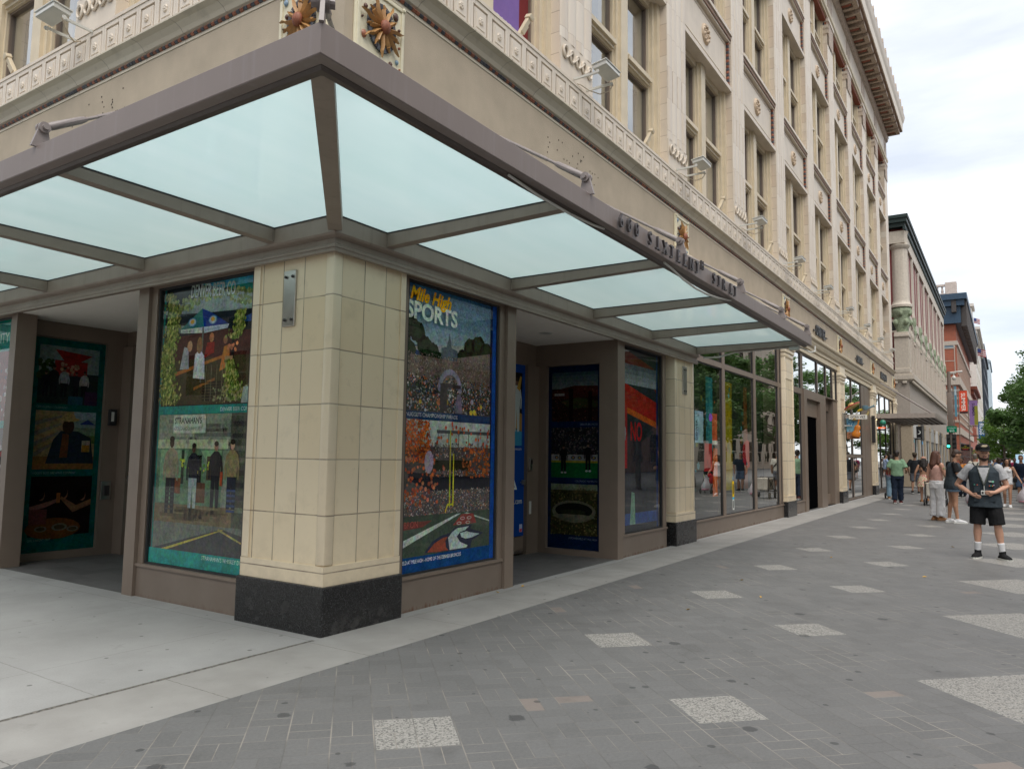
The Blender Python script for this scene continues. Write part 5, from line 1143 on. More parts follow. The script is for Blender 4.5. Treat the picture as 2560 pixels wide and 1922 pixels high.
# ------------------------------------------------------------------ the buildings further down the mall
def wingrid(t, y, xs, zs, w, h, mat, glassm, arch=False, name='window', yaw=0, x0=0):
    """each window is a part with frame and pane; copies share the mesh"""
    f = MB(); f.box(-w/2-.08,-w/2,-.05,.1,0,h); f.box(w/2,w/2+.08,-.05,.1,0,h); f.box(-w/2-.08,w/2+.08,-.05,.1,h,h+.1); f.box(-w/2-.12,w/2+.12,-.09,.1,-.1,0); f.box(-w/2,w/2,-.02,.1,h*.5-.04,h*.5+.04)
    if arch: 
        for i in range(8):
            a0, a1 = PI*i/8, PI*(i+1)/8; r0, r1 = w/2, w/2+.16
            f.add([(r*math.cos(a),yy,h+.1+r*math.sin(a)) for yy in (-.06,.1) for r,a in ((r0,a0),(r1,a0),(r1,a1),(r0,a1))],[(0,1,2,3),(7,6,5,4),(0,4,5,1),(1,5,6,2),(2,6,7,3),(3,7,4,0)])
    gm = MB(); gm.box(-w/2,w/2,.02,.06,0,h)
    if arch: gm.add([(w/2*math.cos(PI*i/8),.0,h+.1+w/2*math.sin(PI*i/8)) for i in range(9)],[tuple(range(9))])
    first = None
    for z in zs:
        for x in xs:
            if first is None:
                o = f.build(name, mat, t); gm.build('pane', glassm, o); first = o
            else: o = copytree(first, t)
            L = Vector((x,y,z)) if yaw in (0,PI) else Vector((x0,x,z)); o.location = L - t.location; o.rotation_euler.z = yaw
pane = glass('dark_window_pane', (.05,.055,.06), 1.6, 1.3, .08)
def dpane(name, c): return plain(name, c, .08, var=.15, spec=.8)
pane = dpane('dark_window_glass', (.03,.035,.04)); pale = dpane('sky_painted_window_glass', (.34,.37,.38))  # the pale glass has sky brightness painted into its base colour
grey = plain('warm_grey_stone', (.42,.37,.32), .7, var=.08, streak=.2); cream2 = plain('cream_stone', (.56,.50,.42), .65, var=.1, streak=.25); redp = plain('dark_red_painted_brick', (.22,.045,.045), .7); dgreen = plain('dark_green_cornice', (.012,.03,.028), .5); patina = plain('green_patina', (.30,.36,.24), .7, var=.35, scale=16, bstr=.8, bscale=12, bdist=.05)
t = thing('cream_columned_building', 'cream and dark red building with tall columns and dark green cornice beyond the alley', 'building', (45,0,0))
B0, B1 = 45.0, 79.0
m = MB(); m.box(B0+.3,B1,.16,16,6.2,15.6); wpart(m,'wall',redp,t)
m = MB(); m.box(B0+.05,B1,.05,16,3.9,6.2); m.box(B0+.3,B1,.6,16,0,3.9); wpart(m,'lower_wall',grey,t)
m = MB(); m.box(B0-.02,B1,-.1,16,6.2,6.3); m.box(B0-.12,B1,-.22,16,6.3,6.55); m.box(B0-.06,B1,-.14,16,6.55,6.7)
for i in range(68): m.bbox(B0+i*.5,B0+.22+i*.5,-.20,-.1001,6.06,6.199,.02)
for i in range(8): m.bbox(B0-.11,B0-.021,.15+i*.5,.4+i*.5,6.06,6.199,.02)
wpart(m,'ledge',cream2,t)
m = MB(); m.box(B0-.2,B1+.2,-.02,16,15.5,15.75); m.box(B0-.35,B1+.3,-.14,16,15.75,16.0); m.box(B0-.42,B1+.4,-.21,16,16.0,16.2)
for i in range(85): m.box(B0-.3+i*.4,B0-.12+i*.4,-.06,.08,15.3,15.499)
wpart(m,'cornice',dgreen,t)
m = MB(); m.box(B0-.05,B1,.03,.6,14.55,15.29); m.box(B0-.05,.3+B0,.6,16,14.55,15.29); wpart(m,'frieze',cream2,t)
def col(x, y, r, big):
    m = MB(); m.cur = 0
    m.lathe([(r*1.35,10.66),(r*1.35,10.8),(r*1.12,10.9),(r*1.05,11.0),(r,11.1),(r*.97,14.2),(r*1.25,14.35),(r*1.3,14.45),(r*1.02,14.5),(r*1.0,15.1),(r*1.15,15.29)], 12 if big else 8, (x,y,0))
    if not big: m.v = [(p[0],y+(p[1]-y)*.55,p[2]) for p in m.v]
    o = wpart(m,'column',cream2,t,smooth=30)
    m = MB(); m.lathe([(r*.75,9.15),(r*.8,9.4),(r*1.1,9.8),(r*.95,10.1),(r*1.25,10.35),(r*1.3,10.5),(r*1.1,10.659)], 10, (x,y,0))
    for i in range(10): a = 2*PI*i/10; m.ball((x+r*1.05*math.cos(a),y+r*1.05*math.sin(a),9.75+.55*(i%2)),r*.34,r*.34,.2,6,5)
    if not big: m.v = [(p[0],y+(p[1]-y)*.75,p[2]) for p in m.v]
    c = m.build('capital',patina,o,smooth=True); c.location = (0,0,0); c.parent = o
    q = .8 if big else .4; m = MB(); m.bbox(x-r,x+r,y-r*q,y+.4,6.7,9.15,.02); m.bbox(x-r*1.2,x+r*1.2,y-r*q-.05,y+.4,8.85,9.0,.02); m.bbox(x-r*.55,x+r*.55,y-r*q-.03,y-r*q,7.0,8.7,.01); m.bbox(x-r*1.15,x+r*1.15,y-r*q-.04,y+.4,6.7,6.95,.02)
    c = m.build('pedestal',cream2,o); c.location = (0,0,0)
col(B0+.45,.38,.46,True)
for i in range(1,9): col(B0+.45+i*4.15,.15,.21,False)
m = MB()
for i in range(8):
    xc = B0+.45+(i+.5)*4.15
    for s in (-1.0,0,1.0): m.bbox(xc+s-.11,xc+s+.11,.08,.17,6.7,9.9,.02); m.ball((xc+s,.10,9.3),.16,.08,.3,6,5)
    for k in range(10):
        a0,a1=PI*k/10,PI*(k+1)/10; r0,r1=1.45,1.75
        m.add([(xc+r*math.cos(a),yy,9.2+.9*r*math.sin(a)/1.7) for yy in (.05,.17) for r,a in ((r0,a0),(r1,a0),(r1,a1),(r0,a1))],[(0,1,2,3),(7,6,5,4),(0,4,5,1),(1,5,6,2),(2,6,7,3),(3,7,4,0)])
    m.bbox(xc-1.7,xc+1.7,.12,.17,9.9,10.6,.02)
    for s in (-.7,.7): m.bbox(xc+s-.08,xc+s+.08,.13,.17,10.7,14.5,.01)
wpart(m,'arcade',cream2,t)
wingrid(t,.155,[B0+.45+(i+.5)*4.15+s for i in range(8) for s in (-1.42,-.5,.5,1.42)],[6.85],.62,2.2,cream2,pale)
wingrid(t,0,[1.0,3.0],[6.9],1.1,2.3,cream2,pane,True,yaw=-PI/2,x0=B0+.29)
tan_ = plain('tan_stone',(.40,.33,.24),.7)
for i in range(9): m = MB(); x = B0+.1+i*4.15; m.bbox(x,x+.8,.0,.6,0,3.6,.02); m.bbox(x-.08,x+.88,-.03,.6,3.6,3.9,.02); wpart(m,'shop_pier',tan_,t)
m = MB()
for i in range(8):
    x = B0+.9+i*4.15; m.cur = i%4; m.box(x,x+3.3,.03,.5,2.9,3.89); m.cur = 4; m.box(x,x+3.3,.06,.5,.0,.5); m.box(x+1.6,x+1.7,.05,.5,.5,2.9); m.cur = 0; m.box(x+.9,x+1.0,.05,.5,.5,2.9); m.box(x+2.5,x+2.6,.05,.5,.5,2.9)
wpart(m,'shop_fascia',[plain('white_board',(.6,.6,.58)),plain('charcoal_board',(.07,.065,.06)),grey,plain('pale_grey_board',(.45,.45,.44)),M_['darkmetal']],t)
m = MB(); m.box(B0+.9,B1-.4,.085,.12,.5,2.95); wpart(m,'shop_glass',dpane('shop_glass_far',(.10,.115,.12)),t)
for x,c,l in ((46.3,(.01,.25,.30),'teal'),(51.6,(.07,.3,.55),'blue'),(58.2,(.55,.30,.02),'orange')):
    p = Art(.8,2.0,c); p.rect(.1,.3,.7,1.8,(.3,.08,.03) if l=='teal' else (.2,.12,.05) if l=='blue' else (.6,.42,.05)); p.done('shop_poster',f'{l} poster in a shop window under the columned building','poster',(x,-.36,.8),0,M_['flat'])
t.location.y -= .42
brick = blocks('orange_red_brick',(.30,.075,.035),(.40,.11,.055),(.30,.2,.15),.12,0,.5,0,.012,.75,.5,.2); blue = plain('blue_painted_cornice',(.022,.055,.095),.5,var=.2); stone = plain('buff_stone',(.47,.40,.33),.75,var=.1,streak=.25)
t = thing('red_brick_building', 'orange brick building banded in stone with deep blue painted cornice', 'building', (97,0,0))
m = MB(); m.box(97,138,-.6,25,0,20.2); wpart(m,'wall',brick,t)
m = MB()
for z in (6.0,6.9,7.8,8.7,9.6): m.box(96.95,138.05,-.66,25,z,z+.28)
m.box(96.8,138.1,-.85,25,10.4,11.3); m.box(96.9,138.1,-.75,25,15.1,15.6); m.box(96.9,138.1,-.75,25,4.6,5.4); wpart(m,'stone_band',stone,t)
m = MB(); m.box(96.3,138.4,-1.2,25,17.6,19.6); m.box(95.6,138.6,-1.9,25,20.3,21.0); m.box(95.9,138.6,-1.6,25,19.6,20.3); 
wpart(m,'cornice',blue,t)
dt_ = plain('dark_timber',(.06,.05,.045),.7)
for i in range(30): m = MB(); m.bbox(96.6+i*1.4,97.2+i*1.4,-1.8,-1.2,17.2,20.29,.05); wpart(m,'cornice_bracket',dt_,t)
for i in range(5): m = MB(); m.bbox(95.8,96.3,-.8+i*1.4,-.3+i*1.4,18.8,20.29,.05); wpart(m,'cornice_bracket',dt_,t)
m = MB(); m.box(96.6,104,-.6,-.2,21.0,21.3); m.box(96.6,97,-.6,6,21.0,21.3); m.bbox(96.5,97.7,-.9,.3,21.0,22.6,.06)
for i in range(9): m.lathe([(.10,21.3),(.16,21.55),(.09,21.9),(.13,22.15)],8,(96.8,.6+i*.5,0))
m.box(96.6,97.0,.3,6.5,22.15,22.4); wpart(m,'balustrade',plain('pink_stone',(.55,.46,.40),.7,var=.15),t)
wingrid(t,-.6,[99+i*3.2 for i in range(12)],[6.2,11.8],1.4,2.9,stone,pane,True)
wingrid(t,0,[.2,2.6],[6.2,11.8],1.1,2.9,stone,dpane('bluish_glass',(.16,.22,.26)),True,yaw=-PI/2,x0=96.99)
wingrid(t,-.6,[99+i*3.2 for i in range(12)],[.6],1.9,3.0,M_['darkmetal'],pane)
for i,(x0,x1,z,c,lab,nm) in enumerate(((138,160,13.6,(.33,.09,.05),'small red brick building with flat top behind the brick and stone one','low_brick_building'),(162,205,27.0,(.62,.58,.52),'tall white ornate building with heavy cornice far down the mall','white_ornate_building'),(206,260,30.0,(.035,.045,.06),'dark blue glass office block far down the mall','dark_office_block'),(330,370,40.0,(.50,.58,.62),'pale glass tower at the end of the mall','pale_glass_tower'))):
    t = thing(nm,lab,'building',(x0,0,0)); yf = (-.6,-.9,-1.3,-1.2)[i]
    wm = plain(nm+'_wall',c,.7,var=.08,streak=.2)
    m = MB(); m.box(x0,x1,yf,30,0,z-1.2); wpart(m,'wall',wm,t)
    m = MB(); m.box(x0-.3,x1+.3,yf-.4,30,z-1.2,z-.5); m.box(x0-.6*(i<2),x1+.4,yf-.9*(i<2),30,z-.5,z); wpart(m,'cornice',plain(nm+'_cornice',c if i==1 else tuple(a*.6 for a in c),.7),t)
    if i == 1:
        m = MB(); m.bbox(x0+3,x0+9,-.5,6,z,z+4.5,.2); m.bbox(x0+2.6,x0+9.4,-.9,6.4,z+4.5,z+5.2,.1); m.lathe([(1.2,z+5.2),(1.0,z+7),(.0,z+8.4)],10,(x0+6,2,0)); wpart(m,'turret',wm,t)
    n = max(4,int((x1-x0)/5)); wingrid(t,yf,[x0+2+k*(x1-x0-3)/n for k in range(n)],[q*3.8+1.2 for q in range(int((z-3)/3.8))],1.6,2.2,wm,pane)
    wingrid(t,0,[.6,3.4,6.2],[q*3.8+1.2 for q in range(int((z-3)/3.8))],1.4,2.2,wm,pane,yaw=-PI/2,x0=x0-.01)
# across the mall and across the side street: seen in the shop windows
def opposite(name,label,x0,x1,y,z,c,depth,face):
    t = thing(name,label,'building',(x0,y,0)); wm = plain(name+'_wall',c,.75,var=.1)
    m = MB(); m.box(x0,x1,y-depth if face=='N' else y,y if face=='N' else y+depth,0,z); wpart(m,'wall',wm,t)
    m = MB(); m.box(x0-.3,x1+.3,(y-depth if face=='N' else y)-.3,(y if face=='N' else y+depth)+.3,z,z+.8); wpart(m,'cornice',wm,t)
    n = int((x1-x0)/4.2)
    wingrid(t,y+.02 if face=='N' else y,[x1-2.4-k*4.2 for k in range(n)],[q*4.2+1.0 for q in range(int(z/4.2))],2.2,2.8,wm,pane,yaw=PI if face=='N' else 0)
opposite('stone_office_building','pale stone office building across the mall, seen mirrored in the long shop window',4,34,-25,21,(.60,.53,.44),14,'N')
opposite('brick_shop_building','brown brick shop building across the mall, seen mirrored in the far shop windows',35,70,-25,15,(.28,.15,.10),14,'N')
opposite('cream_department_building','long cream stone building across the mall, seen mirrored above the trees',71,126,-25,19,(.56,.49,.39),14,'N')
opposite('grey_corner_building','grey concrete building across the mall behind the viewer, seen mirrored near the corner',-34,-6,-25,18,(.40,.38,.36),14,'N')
t = thing('side_street_building','tan building across the side street, seen mirrored in the teal poster window','building',(-30,4,0)); m = MB(); m.box(-44,-24,4,44,0,17); wpart(m,'wall',plain('tan_wall',(.42,.35,.27),.8),t)
wingrid(t,0,[6+k*4 for k in range(9)],[1,5,9,13],2,2.6,stone,pane,yaw=PI/2,x0=-23.98)

# ------------------------------------------------------------------ street furniture down the mall
pole_m = plain('brown_grey_post',(.19,.15,.125),.6)
t = thing('traffic_signal_post','brown street post carrying traffic lights, street lamp arm and green direction sign','traffic light',(60,-1.62,0))
m = MB(); m.tube([(60,-1.62,0),(60,-1.62,3.4),(60,-1.62,8.2)],[.17,.15,.12],10); m.bbox(59.8,60.2,-1.8,-1.44,3.95,6.6,.02); wpart(m,'post',pole_m,t,smooth=40)
m = MB(); m.tube([(60,-1.62,8.1),(60,-2.1,8.15),(60,-2.5,8.15)],[.05,.05,.09],8); m.tube([(60,-1.62,6.3),(60,-1.45,6.5),(60,-1.8,6.9)],.05,6); wpart(m,'lamp_arm',M_['whitepaint'],t)
m = MB(); m.ball((60,-1.95,7.7),.14,.14,.18); m.tube([(60,-1.95,7.85),(60,-1.95,8.12)],.03,6); wpart(m,'camera_dome',M_['whitepaint'],t,smooth=True)
for y, lit in ((-1.44,True),(-1.82,False)):
    m = MB(); m.bbox(59.86,60.14,y-.13,y+.13,2.42,3.5,.02)
    for k in range(3): m.tube([(59.86,y,2.62+k*.34),(59.68,y,2.62+k*.34)],.11,10)
    o = wpart(m,'signal_head',M_['black'],t)
    if lit: m = MB(); m.lathe([(.095,0),(.09,-.01),(0,-.02)],12,(59.67,y,2.62),'x'); m.build('green_lens',M_['green_lamp'],o)
p = Art(.66,.46,(.0,.16,.085)); p.text('CONVENTION',.33,.29,.105,(.6,.66,.62),'CENTER',.78); p.text('CENTER',.33,.165,.105,(.6,.66,.62),'CENTER',.85); p.poly([(.18,.085),(.26,.04),(.26,.07),(.5,.07),(.5,.10),(.26,.10),(.26,.13)],(.6,.66,.62)); p.m.col=(.0,.16,.085); p.m.box(0,.66,.0004,.03,0,.46); o = p.m.build('direction_sign',M_['flat'],t,recalc=False); o.location=(-.3,.26,3.64); o.rotation_euler.z=-PI/2
def banner(name,label,x,y,z0,z1,w,col,txt,tc,sz,rot,extra=None):
    t = thing(name,label,'banner',(x,y,0)); m = MB(); m.tube([(x,y+.06,0),(x,y+.06,z1+.1)],.035,8); m.tube([(x,y+.06,z1+.02),(x,y-w,z1+.02)],.02,6); m.tube([(x,y+.06,z0-.02),(x,y-w,z0-.02)],.02,6); wpart(m,'pole',pole_m,t)
    p = Art(w,z1-z0,col)
    if extra: extra(p)
    p.text(txt,w*.5+(.35*sz if rot>0 else -.35*sz),(z1-z0)*(.10 if rot>0 else .90),sz,tc,'LEFT',.95,rot=rot,bold=.006)
    p.m.col=col; p.m.box(0,w,.0004,.02,0,z1-z0); o=p.m.build('cloth',M_['flat'],t,recalc=False); o.location=(0,0,z0); o.rotation_euler.z=-PI/2
banner('street_banner','orange street banner with white SUMMER lettering',66,-1.98,5.37,7.2,.56,(.62,.085,.045),'SUMMER',(.75,.7,.64),.40,-PI/2,lambda p: p.rect(0,0,.56,.16,(.06,.03,.03)))
banner('street_banner','purple and olive street banner just behind the orange one',69,-2.55,4.55,6.6,.6,(.22,.14,.30),'SUMMER',(.05,.03,.08),.3,-PI/2,lambda p: p.rect(.33,0,.6,1.6,(.22,.22,.04)))
banner('street_banner','narrow pale blue street banner beside the signal post',61.5,-1.85,4.9,7.2,.16,(.10,.25,.34),'SUMMER',(.6,.65,.66),.12,-PI/2)
t = thing('blade_sign','tall blue vertical shop sign reading ROSS on the brick building','sign',(118,-1.9,4.3)); p = Art(.72,2.7,(.03,.11,.27)); p.text('ROSS',.16,2.5,.72,(.62,.68,.72),'LEFT',.95,rot=-PI/2,bold=.02); p.m.col=(.03,.11,.27); p.m.box(0,.72,.0004,.3,0,2.7); o=p.m.build('sign_board',M_['flat'],t,recalc=False); o.rotation_euler.z=-PI/2
m = MB(); m.box(118.05,118.2,-1.9,-.6,5.0,5.12); m.box(118.05,118.2,-1.9,-.6,6.3,6.42); wpart(m,'bracket',M_['darkmetal'],t)
t = thing('blade_sign','black square hanging sign with pale crescent under the columned building','sign',(48,-.33,2.82)); p = Art(.36,.82,(.022,.022,.023)); 
p.ell(.18,.45,.115,.115,(.55,.55,.53),16); p.ell(.155,.46,.095,.095,(.022,.022,.023),16); p.rect(.0,.36,.12,.56,(.022,.022,.023)); p.rect(.08,.08,.28,.10,(.4,.4,.4)); p.m.col=(.022,.022,.023); p.m.box(0,.36,.0004,.04,0,.82); o=p.m.build('sign_board',M_['flat'],t,recalc=False); o.rotation_euler.z=-PI/2
m = MB(); m.tube([(48.02,.05,3.6),(48.02,-.66,3.6)],.015,6); wpart(m,'bracket',M_['black'],t)
t = thing('hanging_sign','black bar sign with yellow lettering far down the mall','sign',(75,-1.5,2.47)); p = Art(.85,.56,(.02,.018,.02)); p.text('THE',.42,.38,.11,(.45,.40,.03),'CENTER'); p.text('CORNER BAR',.42,.23,.12,(.45,.40,.03),'CENTER',.9); p.rect(.2,.1,.65,.16,(.3,.04,.03)); p.m.col=(.02,.018,.02); p.m.box(0,.85,.0004,.04,0,.56); o=p.m.build('sign_board',M_['flat'],t,recalc=False); o.rotation_euler.z=-PI/2
m = MB(); m.tube([(75.02,-.1,3.1),(75.02,-2.4,3.1)],.02,6); wpart(m,'bracket',M_['black'],t)
t = thing('information_kiosk','pale blue lit information screen on a dark stand at the right edge','kiosk',(46,-5.35,0)); m = MB(); m.bbox(46,46.15,-6.2,-5.3,.0,1.45,.02); wpart(m,'stand',M_['darkmetal'],t); m = MB(); m.bbox(45.98,46.12,-6.2,-5.42,1.46,1.95,.01); wpart(m,'screen',emit('lit_screen',(.55,.8,1),.42),t)
fl_m = [plain('flag_red',(.42,.05,.06)),plain('flag_white',(.6,.6,.6)),plain('flag_blue',(.03,.05,.18))]
def flag(label,x,y,z,L):
    t = thing('flag',label,'flag',(x,y,z)); m = MB(); m.tube([(x,y,z-L),(x,y,z+L*1.1)],.06,6); wpart(m,'flagpole',M_['whitepaint'],t)
    m = MB()
    for i in range(7):
        m.cur = i%2
        for k in range(6):
            a,b = k/6,(k+1)/6; m.quad((x,y-.1-L*.7*a,z+L-.25*L*a-i*L*.1+.04*math.sin(a*9)),(x+.1*math.sin(b*8),y-.1-L*.7*b,z+L-.25*L*b-i*L*.1),(x+.1*math.sin(b*8),y-.1-L*.7*b,z+L-.25*L*b-(i+1)*L*.1),(x,y-.1-L*.7*a,z+L-.25*L*a-(i+1)*L*.1+.0))
    m.cur = 2; m.quad((x-.06,y-.1,z+L),(x-.06,y-.1-L*.3,z+L*.92),(x-.06,y-.1-L*.3,z+L*.55),(x-.06,y-.1,z+L*.62)); wpart(m,'cloth',fl_m,t)
flag('small striped flag on a rooftop pole beyond the blue cornice',150,-1.05,25.5,1.3); flag('striped flag hanging from the brick building above the banners',128,-1.9,17.0,1.5)

# ------------------------------------------------------------------ trees along the middle of the mall
def leafmat(name, c):
    n = N(name); P, x, y, z = n.pos(); oi = n.n('ShaderNodeObjectInfo')
    v = n.M('ADD', n.M('MULTIPLY', n.noise(1.1,3,P), .6), n.M('MULTIPLY', n.noise(14,2,P), .5))
    col = n.mix(n.ramp(v,.3,.8), tuple(a*.5 for a in c), tuple(a*1.5 for a in c))
    d = n.n('ShaderNodeBsdfPrincipled'); n.set(d.inputs['Base Color'], col); d.inputs['Roughness'].default_value = .55
    tl = n.n('ShaderNodeBsdfTranslucent'); n.set(tl.inputs[0], n.mix(.5, col, tuple(a*1.6 for a in c)))
    mx = n.n('ShaderNodeMixShader'); mx.inputs[0].default_value = .35; n.t.links.new(d.outputs[0], mx.inputs[1]); n.t.links.new(tl.outputs[0], mx.inputs[2]); n.t.links.new(mx.outputs[0], n.out.inputs[0]); return n.mat
bark = plain('grey_brown_bark',(.12,.095,.075),.9,var=.3,bstr=.8,bscale=30)
def tree(label, leaf, Hh, rad, zlo, nl, seed, leafsize=.13):
    rnd = random.Random(seed); t = thing('street_tree',label,'tree',(0,0,0))
    m = MB(); m.tube([(0,0,0),(.03,.02,1.2),(.0,.05,zlo+.3),(.05,0,Hh*.6),(.0,.0,Hh*.85)],[.15,.11,.10,.06,.02],8)
    tips = []
    for i in range(16):
        a = rnd.random()*6.28; z = rnd.uniform(zlo*.85,Hh*.75); L = rad*rnd.uniform(.55,.98)*(1-.35*max(0,(z-zlo)/(Hh-zlo)))
        e = Vector((math.cos(a)*L, math.sin(a)*L, z+L*rnd.uniform(.15,.55))); s0 = Vector((0,0,z)); md = s0.lerp(e,.5)+Vector((0,0,.12))
        m.tube([s0,md,e],[.05,.03,.01],5); tips += [e, md, s0.lerp(e,.75), e+Vector((rnd.gauss(0,.25),rnd.gauss(0,.25),rnd.gauss(0,.25)))]
    m.build('trunk',bark,t,smooth=50)
    m = MB(); cl = []
    for e in tips: cl.append((e, rnd.uniform(.35,.75)))
    for i in range(24):
        a = rnd.random()*6.28; ph = rnd.uniform(-.6,1.4); r = rad*rnd.uniform(.3,.85)
        cl.append((Vector((math.cos(a)*math.cos(ph)*r, math.sin(a)*math.cos(ph)*r, (zlo+Hh)/2 + math.sin(ph)*(Hh-zlo)*.48)), rnd.uniform(.4,.8)))
    for i in range(nl):
        c, r = rnd.choice(cl); d = Vector((rnd.gauss(0,1),rnd.gauss(0,1),rnd.gauss(0,.8))); d.normalize(); p0 = c + d*r*rnd.random()**.45
        s = leafsize*rnd.uniform(.6,1.3); u = Vector((rnd.gauss(0,1),rnd.gauss(0,1),rnd.gauss(0,.5))).normalized(); w = u.cross(d).normalized() if u.cross(d).length > .01 else Vector((1,0,0))
        m.add([p0-u*s*.6, p0+w*s*.35, p0+u*s*.8, p0-w*s*.35],[(0,1,2,3)])
    m.build('crown',leaf,t,recalc=False); return t
lm1 = leafmat('deep_green_leaves',(.09,.18,.045)); lm2 = leafmat('bright_green_leaves',(.10,.19,.025))
ta = tree('dark green leafy tree reaching in at the right edge of the mall',lm1,8.2,3.0,2.6,15000,3,.17)
ta.location = (46,-7.55,0)
ga = 'trees along the mall'
ta['group'] = ga
for i,(x,y,r,lab) in enumerate(((57,-7.3,1.3,'dark green leafy tree just behind the one at the right edge'),(70,-7.2,2.2,'dark green tree third in line down the mall'),(34,-8.9,.4,'leafy street tree mirrored in the window beside the long pier'),(39.5,-9.6,2.9,'leafy street tree mirrored in the long shop window'),(28,-9.3,4.0,'leafy street tree mirrored in the doorway glass'),(2,-11.0,5.1,'leafy street tree across from the corner, behind the viewer'),(-12,9,1.9,'leafy street tree beside the side street sidewalk'))):
    c = copytree(ta, None, (x,y,0), r); setp(c, lab, 'tree', ga)
tb = tree('bright green young tree far down the mall beyond the crowd',lm2,6.5,2.3,1.9,5000,8,.18); tb.location = (80,-4.9,0); tb['group'] = 'bright young trees'
for x,y,r,lab in ((95,-4.2,1.1,'bright green young tree behind the first bright one'),(112,-6.0,2.5,'pale bright tree furthest down the mall')): setp(copytree(tb,None,(x,y,0),r),lab,'tree','bright young trees')
# ------------------------------------------------------------------ people
def remesh(ob, vox, smooth_it=2):
    md = ob.modifiers.new('r','REMESH'); md.mode = 'VOXEL'; md.voxel_size = vox; md.use_smooth_shade = True
    if smooth_it: s = ob.modifiers.new('s','SMOOTH'); s.iterations = smooth_it; s.factor = .5
    dg = bpy.context.evaluated_depsgraph_get(); dg.update()
    me = bpy.data.meshes.new_from_object(ob.evaluated_get(dg)); old = ob.data; mats = [x for x in old.materials]
    ob.modifiers.clear(); ob.data = me; bpy.data.meshes.remove(old)
    me.materials.clear(); 
    for x in mats: me.materials.append(x)
    me.polygons.foreach_set('use_smooth',[True]*len(me.polygons))
V3 = Vector
from mathutils import noise as mnoise
def folds(ob, amp=.010):
    me = ob.data; me.update()
    sd = random.random()*50
    nr = [v.normal.copy() for v in me.vertices]
    for v in me.vertices:
        p = v.co.copy(); q = Vector((p.x*9+sd, p.y*9, p.z*4.5 + p.x*3)); k = abs(mnoise.noise(q)) + .5*mnoise.noise(q*2.3)
        v.co = p + nr[v.index]*(amp*(k-.35))
def loft(mb, secs, n=18):
    """elliptical sections: (centre, half depth, half width)"""
    mb.rings([[(c[0]+rx*math.cos(2*PI*j/n), c[1]+ry*math.sin(2*PI*j/n), c[2]+(c[3]*math.cos(2*PI*j/n) if len(c)>3 else 0)) for j in range(n)] for c,rx,ry in secs])
def caps(mb, pts, rad, n=12):
    pts = [V3(p) for p in pts]; mb.tube(pts, list(rad), n); 
    for p, r in zip(pts, rad): mb.ball(p, r*.99, n=n, m=8)
fab = {}
def cloth(name, c, var=.12, scale=14, bs=.5):
    if name not in fab: fab[name] = plain(name, c, .85, var=var, scale=scale, bstr=bs, bscale=9, spec=.2, bdist=.03)
    return fab[name]
SK = {k: plain('skin_'+k, c, .5, var=.08, scale=12, bstr=.05) for k, c in {'fair':(.52,.29,.20),'tan':(.40,.215,.135),'olive':(.34,.185,.115),'brown':(.20,.105,.065)}.items()}
HR = {k: plain('hair_'+k, c, .6, var=.35, scale=40, bstr=.8, bscale=60) for k, c in {'dark':(.016,.011,.009),'brown':(.035,.019,.012),'auburn':(.075,.027,.014),'grey':(.17,.15,.13)}.items()}
POSE0 = dict(pel=(0,0,.94), chest=(.0,0,1.27), neck=(-.005,0,1.46), head=(.02,0,1.625),
    hipL=(0,.085,.92), kneL=(.015,.095,.50), ankL=(-.01,.10,.085), toeL=(.15,.115), hipR=(0,-.085,.92), kneR=(.015,-.095,.50), ankR=(-.01,-.10,.085), toeR=(.15,-.115),
    shL=(-.01,.175,1.405), elL=(-.03,.235,1.12), wrL=(.06,.25,.88), hdL=(.10,.245,.80), shR=(-.01,-.175,1.405), elR=(-.03,-.235,1.12), wrR=(.06,-.25,.88), hdR=(.10,-.245,.80))
